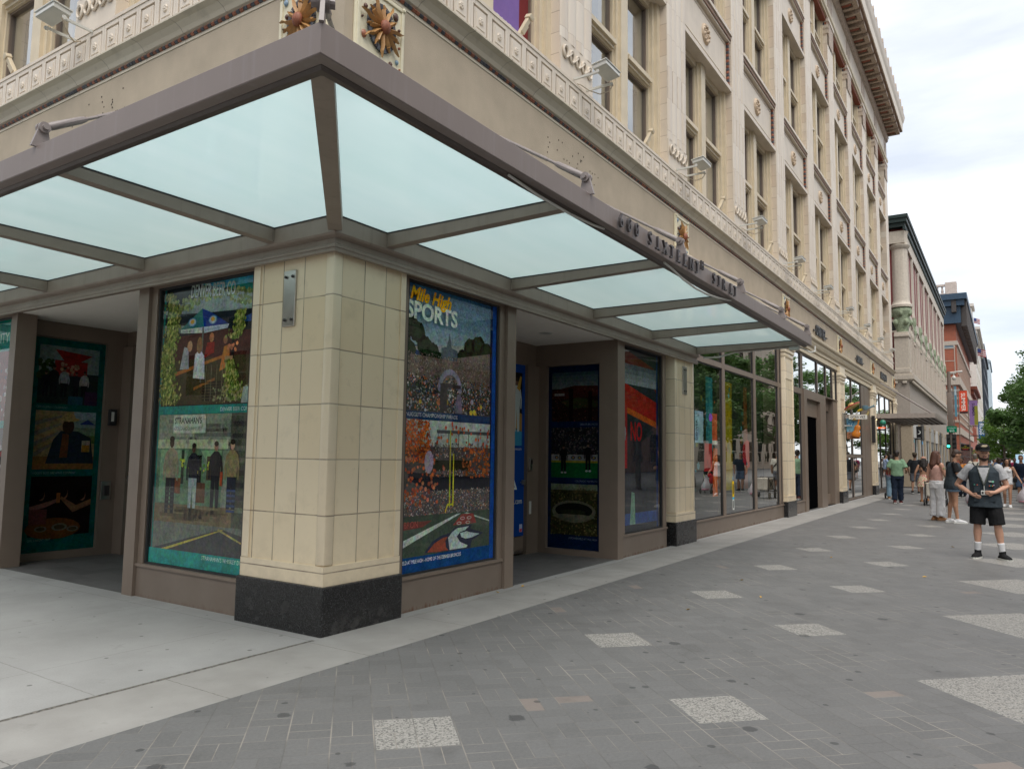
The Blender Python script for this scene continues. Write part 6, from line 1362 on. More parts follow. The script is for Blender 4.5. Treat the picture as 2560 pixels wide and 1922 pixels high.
def person(label, loc, yaw, H, skin, pose={}, top=None, bottom=None, hair=None, shoes=None, female=False, vox=.013, extras=(), headyaw=0, headpitch=0, beard=None, bulk=1.0, group=None, socks=None, sleeve=.55):
    J = dict(POSE0); J.update(pose); k = H/1.75
    t = thing('person', label, 'person', loc, yaw, group); t.scale = (k,k,k)
    wS, wH = (.90,1.08) if female else (1.0,1.0)
    b = bulk
    pel, ch, nk, hd = (V3(J[x]) for x in ('pel','chest','neck','head'))
    def torso(mb, g, lo=0.0, z_from=None, z_to=None):
        secs = []
        for f,(rx,ry) in zip((0,.12,.35,.6,.82,.95,1.0),((.105,.160*wH),(.115,.172*wH),(.105*b,.145*(.93 if female else 1.02)*b),(.118*b,.160*wS*b),(.118*b,.175*wS*b),(.085,.135*wS),(.06,.075))):
            c = (pel+V3((0,0,-.05))).lerp(nk+V3((0,0,-.02)), f)
            if z_from and c.z < z_from: continue
            secs.append(((c.x,c.y,c.z), rx+g, ry+g))
        loft(mb, secs)
    mb = MB()
    torso(mb, 0); mb.ball(pel+V3((-.02,0,-.04)), .110, .155*wH, .11)
    if female: mb.ball(ch+V3((.085,.07,.02)), .055,.06,.06); mb.ball(ch+V3((.085,-.07,.02)), .055,.06,.06)
    for s in 'LR':
        hp, kn, an = V3(J['hip'+s]), V3(J['kne'+s]), V3(J['ank'+s])
        caps(mb, [hp, hp.lerp(kn,.35), hp.lerp(kn,.75), kn, kn.lerp(an,.25)+V3((-.018,0,0)), kn.lerp(an,.6)+V3((-.008,0,0)), an], [.088*wH*b,.083*wH*b,.062*b,.053,.057*b,.043,.034])
        tx, ty = J['toe'+s]; fd = V3((tx,ty,0))-V3((0,J['ank'+s][1],0)) if False else V3((tx-an.x,ty-an.y,0)).normalized(); zf = an.z-.085
        mb.tube([an+fd*-.05+V3((0,0,-.045)), an+fd*.04+V3((0,0,-.045)), an+fd*.12+V3((0,0,-.058)), an+fd*.17+V3((0,0,-.062))],[.032,.036,.030,.018],8)
        sh, el, wr, ha = (V3(J[x+s]) for x in ('sh','el','wr','hd'))
        caps(mb, [sh, sh.lerp(el,.5), el, el.lerp(wr,.3), wr], [.054*b,.047*b,.039,.040*b,.027])
        # hand: palm, four fingers, thumb
        d = (ha-wr).normalized(); side = V3((0,1 if s=='L' else -1,0)); up_ = d.cross(side).normalized(); sd = up_.cross(d).normalized()
        pc = wr + d*.05; mb.ball(pc, .030,.030,.030,8,6); mb.tube([wr, wr+d*.03, wr+d*.085],[.024,.030,.027],8)
        curl = J.get('curl'+s, .5)
        for q,(o,L) in enumerate(((-.027,.062),(-.009,.072),(.010,.068),(.027,.052))):
            r0 = wr + d*.085 + up_*o*1.0
            e1 = r0 + d*L*.5 - sd*curl*L*.25; e2 = e1 + (d*(1-curl) - sd*curl).normalized()*L*.5
            mb.tube([r0-d*.01, e1, e2],[.0105,.0095,.0075],6); mb.ball(e2,.0075,n=6,m=4)
        th = wr + d*.035 - up_*.026; mb.tube([th, th-up_*.022+d*.03, th-up_*.026+d*.058-sd*.01],[.013,.011,.008],6)
    # neck and head
    R_ = Matrix.Rotation(headyaw,4,'Z') @ Matrix.Rotation(headpitch,4,'Y')
    caps(mb, [nk+V3((0,0,-.05)), nk.lerp(hd,.45)], [.060*(.85 if female else 1),.054*(.88 if female else 1)])
    mb.m = Matrix.Translation(hd) @ R_
    mb.ball((-.010,0,.035), .098,.078,.098, 16, 12); mb.ball((.022,0,-.035),.066,.060,.080,14,10); mb.ball((.052,0,-.088),.030,.034,.026,10,8)
    mb.tube([(.088,0,.022),(.106,0,-.012),(.112,0,-.026),(.092,0,-.036)],[.010,.013,.016,.010],8); mb.ball((.086,0,-.062),.014,.026,.009,8,6); mb.ball((.082,0,.036),.02,.055,.012,8,6)
    for s_ in (-1,1): mb.ball((-.005,s_*.080,-.005),.020,.011,.031,8,6)
    mb.m = Matrix.Identity(4)
    o = mb.build('body', SK[skin], t); remesh(o, vox, 2)
    HM = Matrix.Translation(hd) @ R_
    m = MB(); m.m = HM
    for s_ in (-1,1):
        m.cur = 0; m.ball((.0845,s_*.032,.012),.008,.012,.0055,8,6); m.cur = 1; m.ball((.0905,s_*.032,.0125),.004,.0062,.0055,8,6); m.ball((.088,s_*.033,.035),.008,.022,.005,8,4)
    m.cur = 2; m.ball((.097,0,-.060),.004,.020,.004,8,4)
    m.build('face_features',[plain('eye_white',(.42,.40,.38),.4),HR['brown'],plain('lips',(.35,.13,.11),.5)],t,smooth=True)
    if beard:
        m = MB(); m.m = HM; m.ball((.040,0,-.080),.048,.050,.042,12,8); m.ball((.084,0,-.046),.018,.034,.010,8,6)
        for s_ in (-1,1): m.tube([(.0,s_*.074,.005),(.015,s_*.068,-.04),(.045,s_*.048,-.085)],[.010,.016,.022],8)
        x = m.build('beard',HR[beard],t); remesh(x,.008,1)
        m = MB(); m.m = HM; m.ball((.099,0,-.063),.006,.020,.006,8,5); m.build('mouth',plain('lips2',(.36,.15,.12),.5),t,smooth=True)
    if hair:
        m = MB(); m.m = HM; kind, hc = hair[0], hair[1]
        if kind in ('short','cap'): m.ball((-.024,0,.052),.092 if kind=='cap' else .100,.083,.085 if kind=='cap' else .092,14,10); m.ball((-.055,0,-.01),.058,.070,.07,12,8); 
        if kind == 'short': m.ball((.035,0,.105),.055,.062,.030,10,6)
        if kind == 'long':
            m.ball((-.022,0,.050),.104,.090,.094,14,10); m.ball((.03,0,.10),.055,.065,.035,10,6); L = hair[2]
            m.tube([(-.05,0,.03),(-.075,0,-.10),(-.095,0,-L*.6),(-.10,.0,-L)],[.085,.085,.095,.05],12)
            for s_ in (-1,1): m.tube([(.0,s_*.075,.04),(-.01,s_*.09,-.06),(-.02,s_*.11,-.18),(-.03,s_*.10,-L*.75)],[.035,.04,.05,.02],8)
            if len(hair) > 3:
                for q in range(40): a = random.uniform(1.2,5.1); z = random.uniform(-L,.02); m.ball((-.05+.085*math.cos(a), .12*math.sin(a)*(1+.25*(z<-.15)), z), .035,.035,.05,6,4)
        x = m.build('hair',HR[hc],t); remesh(x,.011,1)
    def legs(g, f, flare=0.0, name='trousers', mat=None, waist=.07):
        m = MB(); loft(m, [((pel.x,pel.y,pel.z-.13),.12+g,.165*wH+g),((pel.x,pel.y,pel.z-.04),.115+g,.172*wH+g),((pel.x,pel.y,pel.z+waist),.105+g,.155*wH+g)])
        for s in 'LR':
            hp, kn, an = V3(J['hip'+s]), V3(J['kne'+s]), V3(J['ank'+s])
            if f <= 1:
                e = hp.lerp(kn,f); m.tube([hp+V3((0,0,.02)), hp.lerp(kn,f*.5), e, e+(e-hp).normalized()*.004],[.094*wH*b+g*.6,.086*wH*b+g*.8+flare*.4,.066*b+g+flare,.05*b+g+flare],14)
            else:
                e = kn.lerp(an,min(f-1,1.0)*.97); m.tube([hp+V3((0,0,.02)), hp.lerp(kn,.5), kn, kn.lerp(e,.5), e],[.096*wH*b+g,.083*b+g,.062+g+flare*.5,.058+g+flare*.8,.05+g+flare],14)
        x = m.build(name, mat, t); remesh(x, vox, 2); folds(x, .012 if f>1 else .010); return x
    def shirt(g, zlo, slv, mat, name='shirt', hemflare=0.0):
        m = MB(); secs = []
        for f,(rx,ry) in zip((-.18,0,.12,.35,.6,.82,.94,1.0),((.118,.172*wH),(.11,.168*wH),(.115,.165*wH),(.108*b,.150*b),(.120*b,.163*wS*b),(.114*b,.168*wS*b),(.082,.118*wS),(.060,.068))):
            c = (pel+V3((0,0,-.05))).lerp(nk+V3((0,0,-.02)), f)
            if c.z < zlo: continue
            ex = hemflare*max(0,1-f*2.2); secs.append(((c.x,c.y,c.z), rx+g+ex, ry+g+ex))
        c0 = secs[0]; secs = [((c0[0][0],c0[0][1],zlo), c0[1], c0[2])] + secs if c0[0][2] > zlo + .01 else secs
        loft(m, secs)
        if female: m.ball(ch+V3((.09,.07,.02)),.055+g,.06,.06); m.ball(ch+V3((.09,-.07,.02)),.055+g,.06,.06)
        if slv:
            for s in 'LR':
                sh, el, wr = V3(J['sh'+s]), V3(J['el'+s]), V3(J['wr'+s]); e = sh.lerp(el,min(slv,1))
                pts = [sh+V3((0,-.04 if s=='L' else .04,-.005)), sh+V3((0,-.012 if s=='L' else .012,-.004)), sh.lerp(e,.5), e]; rr = [.046*b+g,.049*b+g,.050*b+g,.048*b+g+.012]
                if slv > 1: pts.append(el.lerp(wr,slv-1)); rr.append(.042+g)
                m.tube(pts, rr, 12); m.ball(pts[1],.047*b+g,n=12,m=8)
        x = m.build(name, mat, t); remesh(x, vox, 2); folds(x, .008); return x
    if bottom:
        kd = bottom[0]
        if kd == 'dress':
            m = MB(); zt, zb = 1.24, bottom[2]; n = 30; rings = []
            for z,rx,ry in ((1.36,.115,.13),(1.24,.125,.150),(1.10,.11,.135),(1.0,.135,.17),(.85,.18,.22),(.70,.21,.25),(zb,.22,.26)):
                rings.append([(pel.x+(rx+.012*(z<1)*math.cos(9*2*PI*j/n))*math.cos(2*PI*j/n), pel.y+(ry+.012*(z<1)*math.cos(9*2*PI*j/n))*math.sin(2*PI*j/n), z) for j in range(n)])
            m.rings(rings); 
            for s_ in (-1,1): m.tube([(.09,s_*.09,1.34),(.06,s_*.10,1.44),(-.02,s_*.10,1.46),(-.10,s_*.08,1.38)],.012,6)
            m.build('dress', bottom[1], t, smooth=60)
        else: legs(bottom[3] if len(bottom)>3 else .016, bottom[2], bottom[4] if len(bottom)>4 else 0, kd, bottom[1])
    if top: 
        for tp in top: shirt(tp[2], tp[3], tp[4], tp[1], tp[0], tp[5] if len(tp)>5 else 0)
    if socks:
        for s in 'LR':
            m = MB(); kn, an = V3(J['kne'+s]), V3(J['ank'+s]); e = an.lerp(kn,.40); m.tube([an+V3((0,0,-.04)),an,an.lerp(kn,.2),e,e+(kn-an)*.005],[.042,.042,.046,.055,.048],12)
            x = m.build('sock',socks,t); remesh(x,.010,1)
    if shoes:
        for s in 'LR':
            m = MB(); m2 = MB(); an = V3(J['ank'+s]); tx, ty = J['toe'+s]; fd = V3((tx-an.x,ty-an.y,0)).normalized(); zb = an.z-.085
            g0 = V3((an.x,an.y,zb))
            cs = [(-.082,.034,.050),(-.055,.047,.066),(.0,.050,.070),(.06,.055,.086),(.12,.056,.070),(.175,.048,.052),(.212,.026,.028)]
            up3 = V3((0,0,1)); sd3 = V3((-fd.y,fd.x,0)); rg = []
            for u_,w_,h_ in cs: rg.append([tuple(g0+fd*u_+sd3*(w_*math.cos(2*PI*j/12))+up3*(h_*.52+h_*.55*math.sin(2*PI*j/12)*(1 if math.sin(2*PI*j/12)>0 else .9))) for j in range(12)])
            m.rings(rg)
            m.tube([g0+V3((0,0,.04))-fd*.012, an+V3((0,0,.0)), an+V3((0,0,.018+.03*bool(shoes[2])))],[.050,.049,.047],12)
            L_ = [g0+fd*u_+V3((-fd.y,fd.x,0))*w_ for u_,w_ in ((-.10,.028),(-.06,.048),(.05,.054),(.13,.058),(.19,.046),(.225,.0))]; Rr = [g0+fd*u_-V3((-fd.y,fd.x,0))*w_ for u_,w_ in ((.19,.046),(.13,.058),(.05,.054),(-.06,.048),(-.10,.028))]
            m2.m = Matrix.Translation((0,0,zb)); m2.prism([(p.x,p.y) for p in L_+Rr], .024); m2.m = Matrix.Identity(4)
            x = m.build('shoe',shoes[0],t); remesh(x,.010,1); m2.build('sole',shoes[1],x)
    t['_hd'] = 0; del t['_hd']
    for fn in extras: fn(t, J, HM)
    return t
def capf(mat, brim=True, badge=None):
    def f(t,J,HM):
        m = MB(); m.m = HM; m.lathe([(.098,.055),(.101,.08),(.096,.112),(.075,.142),(.035,.158),(0,.161)],18,(-.012,0,0)); m.ball((-.012,0,.163),.010,n=6,m=4)
        m.tube([(-.11,-.02,.05),(-.118,0,.052),(-.11,.02,.05)],.006,5)
        if brim: m.m = HM @ Matrix.Rotation(R(12),4,'Y'); m.m = m.m @ Matrix.Translation((0,0,.066)); m.prism([(.05,-.082),(.11,-.076),(.145,-.052),(.160,-.018),(.160,.018),(.145,.052),(.11,.076),(.05,.082)],.009)
        m.build('cap',mat,t,smooth=50)
        if badge: m = MB(); m.m = HM; m.ball((.080,0,.112),.012,.045,.020,10,6); m.ball((.081,.03,.118),.01,.02,.015,8,5); m.build('cap_badge',badge,t,smooth=True)
    return f
black_c = cloth('black_cotton',(.012,.012,.013)); vest_m = cloth('slate_vest_fabric',(.035,.046,.055),.15); grey_t = cloth('heather_grey_cotton',(.40,.40,.41)); white_c = cloth('white_cotton',(.66,.66,.67),.06); denim = cloth('light_denim',(.20,.29,.40),.2,30); ddenim = cloth('dark_denim',(.012,.02,.038)); rub_w = M_['whitepaint']
# 1. the man in the work vest
def vest_front(t,J,HM):
    m = MB()      # open V over the grey shirt
    for z in range(12):
        z0 = 1.12+z*.024; w = .004+.0062*z; w2 = w+.0062; x0 = .180-.0019*max(0,z-5)**1.55; x1 = .180-.0019*max(0,z-4)**1.55
        m.add([(x0,-w,z0),(x0,w,z0),(x1,w2,z0+.0235),(x1,-w2,z0+.0235),(x0-.03,-w,z0),(x0-.03,w,z0),(x1-.03,w2,z0+.0235),(x1-.03,-w2,z0+.0235)],[(0,1,2,3),(4,7,6,5),(0,4,5,1),(1,5,6,2),(2,6,7,3),(3,7,4,0)])
    m.build('shirt_front',grey_t,t)
    m = MB()
    for s_ in (-1,1): m.tube([(-.03,s_*.072,1.475),(.06,s_*.082,1.455),(.145,s_*.068,1.37),(.180,s_*.036,1.24),(.184,.0,1.13)],[.011]*5,6)
    m.build('lanyard',plain('lanyard_print',(.05,.06,.05),.5,var=.9,scale=60),t,smooth=True)
    m = MB(); m.tube([(.184,0,1.13),(.182,0,1.06)],.006,5); m.bbox(.176,.184,-.045,.045,.985,1.055,.003); m.cur = 1; m.box(.1835,.185,-.035,-.01,1.0,1.035); m.build('name_badge',[M_['whitepaint'],M_['black']],t)
    m = MB(); m.bbox(.130,.168,-.140,-.055,1.02,1.12,.008); m.bbox(.132,.172,-.143,-.052,1.115,1.145,.006); m.bbox(.130,.165,-.14,-.05,.875,.975,.008); m.bbox(.130,.165,.05,.14,.88,.975,.008); m.bbox(.132,.169,.055,.135,1.11,1.135,.004); m.build('vest_pockets',vest_m,t)
    m = MB(); m.box(.13,.166,.06,.10,1.195,1.203); m.box(.13,.166,.065,.10,1.183,1.189); m.cur = 1; m.tube([(.14,.116,1.193),(.166,.116,1.193)],.016,12); m.build('vest_logo',[M_['whitepaint'],plain('pale_green_print',(.2,.5,.35),.5)],t)
    m = MB()
    for i,(y,z) in enumerate(((.07,1.10),(.088,1.103),(.11,1.10),(.128,1.112),(-.09,1.112),(-.13,1.113))): m.cur = i%4; m.bbox(.150,.175,y-.006,y+.006,z+.018,z+.036,.002)
    m.build('pin_badges',[plain('pin_red',(.5,.1,.05)),plain('pin_green',(.05,.3,.2)),plain('pin_orange',(.55,.25,.05)),plain('pin_lilac',(.5,.35,.55))],t)
    m = MB(); m.box(.150,.171,-.004,.004,.87,1.11); m.build('vest_zip',M_['black'],t)
person('bearded man in dark cap, slate vest and black shorts with hands at his waist', (9.77,-4.66,0), R(180), 1.80, 'fair',
    dict(hipR=(0,-.09,.92), kneR=(.02,-.115,.50), ankR=(-.01,-.125,.085), toeR=(.16,-.17), hipL=(0,.09,.92), kneL=(.05,.155,.50), ankL=(.03,.20,.085), toeL=(.17,.28),
         shR=(-.02,-.20,1.40), elR=(-.10,-.375,1.13), wrR=(.12,-.17,.99), hdR=(.205,-.07,.945), curlR=.35, shL=(-.02,.20,1.40), elL=(-.03,.30,1.12), wrL=(.17,.14,1.03), hdL=(.215,.045,1.02), curlL=.85),
    top=[('grey_tee',grey_t,.022,1.0,.62),('vest',vest_m,.040,.79,0,.022)], bottom=('shorts',black_c,.94,.024,.018), hair=('cap','brown'), shoes=(black_c,rub_w,True), socks=white_c, beard='brown', vox=.0085, headyaw=R(14), bulk=1.06,
    extras=(capf(black_c,True,plain('gold_badge',(.45,.36,.24),.6,var=.4,scale=60)),vest_front))
# 2. woman in matching vest and denim shorts, in profile
def phone(t,J,HM):
    m = MB(); m.m = Matrix.Translation((.40,.0,1.17)) @ Matrix.Rotation(R(-35),4,'Y'); m.bbox(-.004,.004,-.036,.036,-.07,.07,.003); m.build('phone',M_['black'],t)
    m = MB(); m.m = Matrix.Translation((.10,.27,1.02)) @ Matrix.Rotation(R(100),4,'X') @ Matrix.Rotation(R(20),4,'Y'); m.lathe([(.034,0),(.036,.02),(.036,.11),(.02,.135),(.02,.15),(0,.151)],12); m.cur=1; m.lathe([(.0365,.05),(.0365,.08)],12); m.build('bottle',[M_['whitepaint'],M_['black']],t,smooth=40)
    m = MB(); m.box(-.155,-.150,-.07,.03,1.285,1.297); m.box(-.155,-.150,-.06,.03,1.262,1.270); m.cur=1; m.tube([(-.150,.07,1.28),(-.158,.07,1.28)],.028,12); m.build('vest_logo',[plain('pale_print',(.35,.38,.36)),plain('lime_print',(.32,.45,.16))],t)
    m = MB(); m.tube([(.14,-.1,.86),(.19,-.1,.78),(.17,-.1,.70),(.12,-.1,.70)],.008,6); m.build('strap',black_c,t)
person('short haired woman in slate vest and denim shorts looking down at a phone', (17.36,-3.82,0), R(-66), 1.84, 'tan',
    dict(chest=(.03,0,1.27), neck=(.05,0,1.45), head=(.105,0,1.60), elL=(.03,.25,1.13), wrL=(.25,.12,1.12), hdL=(.33,.05,1.17), curlL=.8, elR=(.03,-.25,1.13), wrR=(.26,-.10,1.13), hdR=(.34,-.03,1.18), curlR=.8, ankL=(-.06,.12,.085), toeL=(.12,.14), kneL=(-.0,.11,.5), ankR=(.04,-.10,.085), toeR=(.22,-.11)),
    top=[('tee',black_c,.018,1.1,.75),('vest',vest_m,.042,.80,0,.03)], bottom=('denim_shorts',denim,.42,.022,.03), hair=('short','brown'), shoes=(white_c,rub_w,False), female=True, headpitch=R(28), extras=(phone,))
# 3. woman with long auburn hair in white trousers
person('woman with long auburn hair and wide white trousers standing behind the vest woman', (17.95,-3.43,0), R(-40), 1.79, 'fair',
    dict(elL=(-.05,.22,1.14), wrL=(.02,.23,.90), elR=(.04,-.24,1.13), wrR=(.22,-.12,1.10), hdR=(.28,-.07,1.12)),
    top=[('strapless_top',cloth('pale_pink_cotton',(.50,.30,.25)),.012,.96,0)], bottom=('wide_trousers',white_c,1.96,.026,.03), hair=('long','auburn',.36), shoes=(cloth('tan_leather',(.30,.15,.07)),plain('sole',(.2,.12,.07)),False), female=True, headyaw=R(-15))
# 4. woman in floral dress
def floral():
    n = N('floral_print_cotton'); P,x,y,z = n.pos(); v = n.n('ShaderNodeTexVoronoi'); v.inputs['Scale'].default_value = 21; n.set(v.inputs['Vector'],P); w = n.n('ShaderNodeTexWhiteNoise',x0=v.outputs['Position'])
    c1 = n.mix(n.M('GREATER_THAN',w.outputs[0],.5),(.50,.06,.10),(.60,.25,.24)); c2 = n.mix(n.M('GREATER_THAN',w.outputs[0],.78),c1,(.25,.30,.12))
    n.bsdf(n.mix(n.M('LESS_THAN',v.outputs['Distance'],.42),(.58,.47,.33),c2),.85); return n.mat
def dressbag(t,J,HM):
    m = MB(); m.tube([(-.02,-.08,1.45),(-.13,-.0,1.30),(-.12,.12,1.1),(-.02,.2,.9)][::-1],.008,5); m.tube([(-.02,.12,1.45),(-.14,.0,1.25),(-.16,-.16,.98)],.008,5); m.bbox(-.2,-.13,-.26,-.14,.84,.96,.02); m.build('shoulder_bag',cloth('plum_leather',(.12,.06,.07)),t)
person('woman in floral sundress with long curly dark hair and tan cap, walking away', (27.55,-2.37,0), R(8), 1.66, 'tan',
    dict(elL=(-.05,.30,1.15), wrL=(.02,.33,.93), hdL=(.05,.34,.86), elR=(-.05,-.30,1.15), wrR=(.06,-.36,.95), hdR=(.1,-.38,.89), kneR=(.05,-.10,.5), ankR=(-.12,-.10,.13), toeR=(.03,-.10), ankL=(.06,.10,.085), toeL=(.21,.11), kneL=(.05,.1,.5)),
    bottom=('dress',floral(),.60), hair=('long','dark',.42,True), shoes=(cloth('tan_leather',(.30,.15,.07)),plain('sole2',(.2,.12,.07)),False), female=True, vox=.015, bulk=1.08, extras=(capf(cloth('dusty_pink_cotton',(.42,.24,.18)),True),))
# 5. man in charcoal shirt and grey shorts
person('man in charcoal shirt and grey shorts walking away near the far canopy', (34.9,-1.42,0), R(-4), 1.88, 'olive',
    dict(kneR=(.10,-.09,.52), ankR=(.14,-.09,.085), toeR=(.30,-.1), ankL=(-.16,.10,.12), toeL=(0,.1), kneL=(-.03,.1,.5), elL=(-.06,.28,1.13), elR=(-.04,-.28,1.13)),
    top=[('shirt',cloth('charcoal_cotton',(.03,.034,.04)),.03,.88,.8,.01)], bottom=('shorts',cloth('mid_grey_cotton',(.13,.14,.16)),.9,.025,.02), hair=('cap','brown'), shoes=(black_c,rub_w,False), vox=.016, bulk=1.06, extras=(capf(cloth('khaki_cotton',(.17,.14,.10)),True),))
# 6. man in green polo carrying a child
person('man in sage green polo and dark jeans carrying a child on his arm', (25.6,-1.68,0), R(5), 1.88, 'olive',
    dict(elL=(-.02,.27,1.13), wrL=(.17,.18,1.10), hdL=(.23,.1,1.1), elR=(-.05,-.27,1.13), wrR=(.14,-.28,1.02), hdR=(.2,-.27,1.02), ankR=(.08,-.08,.085), toeR=(.24,-.10), kneR=(.06,-.085,.5), ankL=(-.12,.09,.10), toeL=(.04,.10), kneL=(-.02,.09,.5)),
    top=[('polo_shirt',cloth('sage_green_pique',(.19,.31,.20)),.026,.90,.8,.012)], bottom=('jeans',ddenim,1.98,.022,.012), hair=('short','dark'), shoes=(cloth('maroon_canvas',(.10,.03,.03)),rub_w,False), vox=.014, bulk=1.07)
person('small child in pale blue top carried on the arm of the man in green', (25.72,-1.30,.72), R(-60), 1.02, 'tan',
    dict(kneL=(.25,.13,.86), ankL=(.22,.14,.46), toeL=(.36,.16), kneR=(.25,-.13,.86), ankR=(.26,-.16,.46), toeR=(.4,-.18), elL=(.12,.22,1.22), wrL=(.26,.15,1.32), hdL=(.32,.1,1.34), elR=(.12,-.22,1.2), wrR=(.28,-.12,1.3), hdR=(.34,-.06,1.32)),
    top=[('tee',cloth('pale_blue_cotton',(.28,.36,.52)),.03,.85,.7)], bottom=('shorts',cloth('mid_grey_cotton',(.13,.14,.16)),.8,.02), hair=('short','dark'), shoes=(cloth('lilac_canvas',(.45,.38,.52)),rub_w,False), vox=.02)
# 7. woman in coral top with stroller
def backpack(t,J,HM):
    m = MB(); m.bbox(-.28,-.12,-.13,.13,1.12,1.48,.04); m.cur = 1; m.bbox(-.30,-.12,-.12,.12,1.10,1.24,.03); m.cur = 2; m.bbox(-.295,-.2,-.10,.0,1.26,1.45,.03); m.build('backpack',[cloth('orange_nylon',(.50,.17,.05)),black_c,cloth('grey_nylon',(.35,.33,.3))],t)
person('woman in coral top and light jeans with orange and black backpack', (28.8,-1.12,0), R(3), 1.74, 'tan',
    dict(elL=(.05,.24,1.15), wrL=(.28,.2,1.05), elR=(.05,-.24,1.15), wrR=(.28,-.2,1.05), ankR=(.1,-.09,.085), kneR=(.06,-.09,.5), toeR=(.25,-.1)),
    top=[('top',cloth('coral_cotton',(.45,.09,.085)),.02,.92,0)], bottom=('jeans',cloth('light_denim2',(.19,.29,.37)),1.98,.02,.02), hair=('long','dark',.16), shoes=(cloth('tan_leather',(.30,.15,.07)),rub_w,False), female=True, vox=.016, extras=(backpack,))
# 8. woman in white playsuit
def bag(t,J,HM):
    m = MB(); m.tube([(-.02,.12,1.45),(.06,.19,1.2),(.08,.22,1.02)],.012,5); m.bbox(.02,.12,.17,.30,.90,1.06,.025); m.build('handbag',black_c,t)
person('woman with long dark hair in white playsuit walking towards the viewer', (26.2,-4.98,0), R(176), 1.66, 'tan',
    dict(kneL=(.09,.07,.52), ankL=(.10,.06,.085), toeL=(.25,.07), kneR=(.03,-.10,.5), ankR=(-.12,-.11,.10), toeR=(.02,-.13), elL=(.0,.29,1.14), wrL=(.12,.40,.95), hdL=(.15,.44,.88), elR=(-.08,-.24,1.13), wrR=(-.05,-.27,.9)),
    top=[('playsuit_top',white_c,.010,.9,0)], bottom=('playsuit_shorts',white_c,.28,.014,.02), hair=('long','dark',.34), shoes=(white_c,rub_w,False), female=True, vox=.014, extras=(bag,), headyaw=R(20))
# 9-11. others nearby
person('man in navy tee and denim shorts walking towards the viewer at the right', (31,-5.45,0), R(178), 1.80, 'tan', dict(ankR=(.1,-.09,.085), kneR=(.08,-.09,.5), elL=(-.02,.28,1.13)), top=[('tee',cloth('navy_cotton',(.012,.018,.035)),.026,.9,.75)], bottom=('shorts',cloth('mid_denim',(.07,.11,.18)),.9,.02,.02), hair=('short','grey'), shoes=(black_c,rub_w,False), vox=.017)
person('person in black tee cut off by the right edge of the photo', (24.6,-5.78,0), R(170), 1.78, 'brown', dict(elR=(.0,-.28,1.14), wrR=(.12,-.34,.95)), top=[('tee',black_c,.026,.9,.75)], bottom=('shorts',black_c,.95,.025,.02), hair=('short','dark'), shoes=(black_c,rub_w,False), vox=.017)
person('man with short grey hair in cream shirt with dark shoulder strap, walking away', (31.5,-3.90,0), R(10), 1.84, 'tan', top=[('shirt',cloth('cream_linen',(.48,.46,.40)),.03,.88,.8)], bottom=('shorts',cloth('mid_grey_cotton',(.13,.14,.16)),.95,.025,.02), hair=('short','grey'), shoes=(black_c,rub_w,False), vox=.017, extras=(lambda t,J,HM: MB().tube([(-.12,.1,1.42),(-.155,.0,1.2),(-.12,-.16,1.0)],.02,6).build('strap',black_c,t),))
person('person in orange top standing beyond the phone user', (33,-3.36,0), R(150), 1.70, 'brown', top=[('top',cloth('orange_cotton',(.50,.20,.05)),.026,.9,1.3)], bottom=('jeans',ddenim,1.98,.02), hair=('short','dark'), shoes=(black_c,rub_w,False), vox=.018, female=True)
crowd = [((52,-3.95),180,(.05,.08,.16),'blue shirt'),((55,-4.35),175,(.30,.25,.2),'beige shirt'),((58,-4.75),0,(.03,.03,.035),'black shirt'),((49,-4.6),10,(.10,.16,.30),'mid blue shirt'),((62,-5.2),180,(.35,.05,.12),'raspberry top'),((68,-4.1),0,(.5,.5,.5),'white shirt'),((74,-4.7),180,(.15,.18,.08),'olive shirt'),((45,-5.35),182,(.22,.02,.06),'dark red top'),((80,-3.5),0,(.4,.1,.06),'red shirt'),((60,-3.6),0,(.12,.12,.14),'grey shirt')]
for i,((x,y),yw,c,lab) in enumerate(crowd):
    person(f'distant pedestrian in {lab} in the crowd down the mall', (x,y,0), R(yw), 1.68+.03*(i%5), ('tan','olive','fair','brown')[i%4], dict(ankR=(.1,-.09,.085), kneR=(.08,-.09,.5), ankL=(-.1,.09,.1)), top=[('shirt',cloth('crowd_top_%d'%i,c),.026,.9,.8)], bottom=('trousers' if i%2 else 'shorts',cloth('crowd_leg_%d'%(i%3),((.02,.025,.04),(.12,.11,.10),(.03,.03,.03))[i%3]),1.98 if i%2 else .95,.022), hair=('long' if i%3==0 else 'short',('dark','brown')[i%2],.25) , shoes=(black_c,rub_w,False), vox=.024, group='distant pedestrians')

# ------------------------------------------------------------------ things people push and carry
def wheel(mb, c, r, w):
    mb.cur = 0; mb.tube([(c[0]+r*math.cos(a),c[1],c[2]+r*math.sin(a)) for a in [2*PI*i/18 for i in range(18)]], w, 7, closed=True)
    mb.cur = 1; mb.lathe([(r*.35,-w*.7),(r*.35,w*.7),(0,w*.8)],10,c,'y')
    for i in range(5): a=2*PI*i/5; mb.tube([c,(c[0]+r*math.cos(a),c[1],c[2]+r*math.sin(a))],.008,4)
t = thing('wagon','cream canvas folding wagon with black crossed frame and small wheels','wagon',(25.3,-2.85,0))
m = MB(); m.bbox(24.9,25.8,-3.15,-2.62,.32,.78,.04); wpart(m,'canvas_tub',cloth('cream_canvas',(.52,.48,.41)),t)
m = MB()
for y in (-3.17,-2.60):
    m.tube([(24.88,y,.28),(25.8,y,.80)],.016,6); m.tube([(24.88,y,.80),(25.8,y,.28)],.016,6); m.tube([(24.86,y,.24),(24.86,y,.84)],.018,6); m.tube([(25.82,y,.24),(25.82,y,.84)],.018,6); m.tube([(24.86,y,.80),(25.82,y,.80)],.014,6)
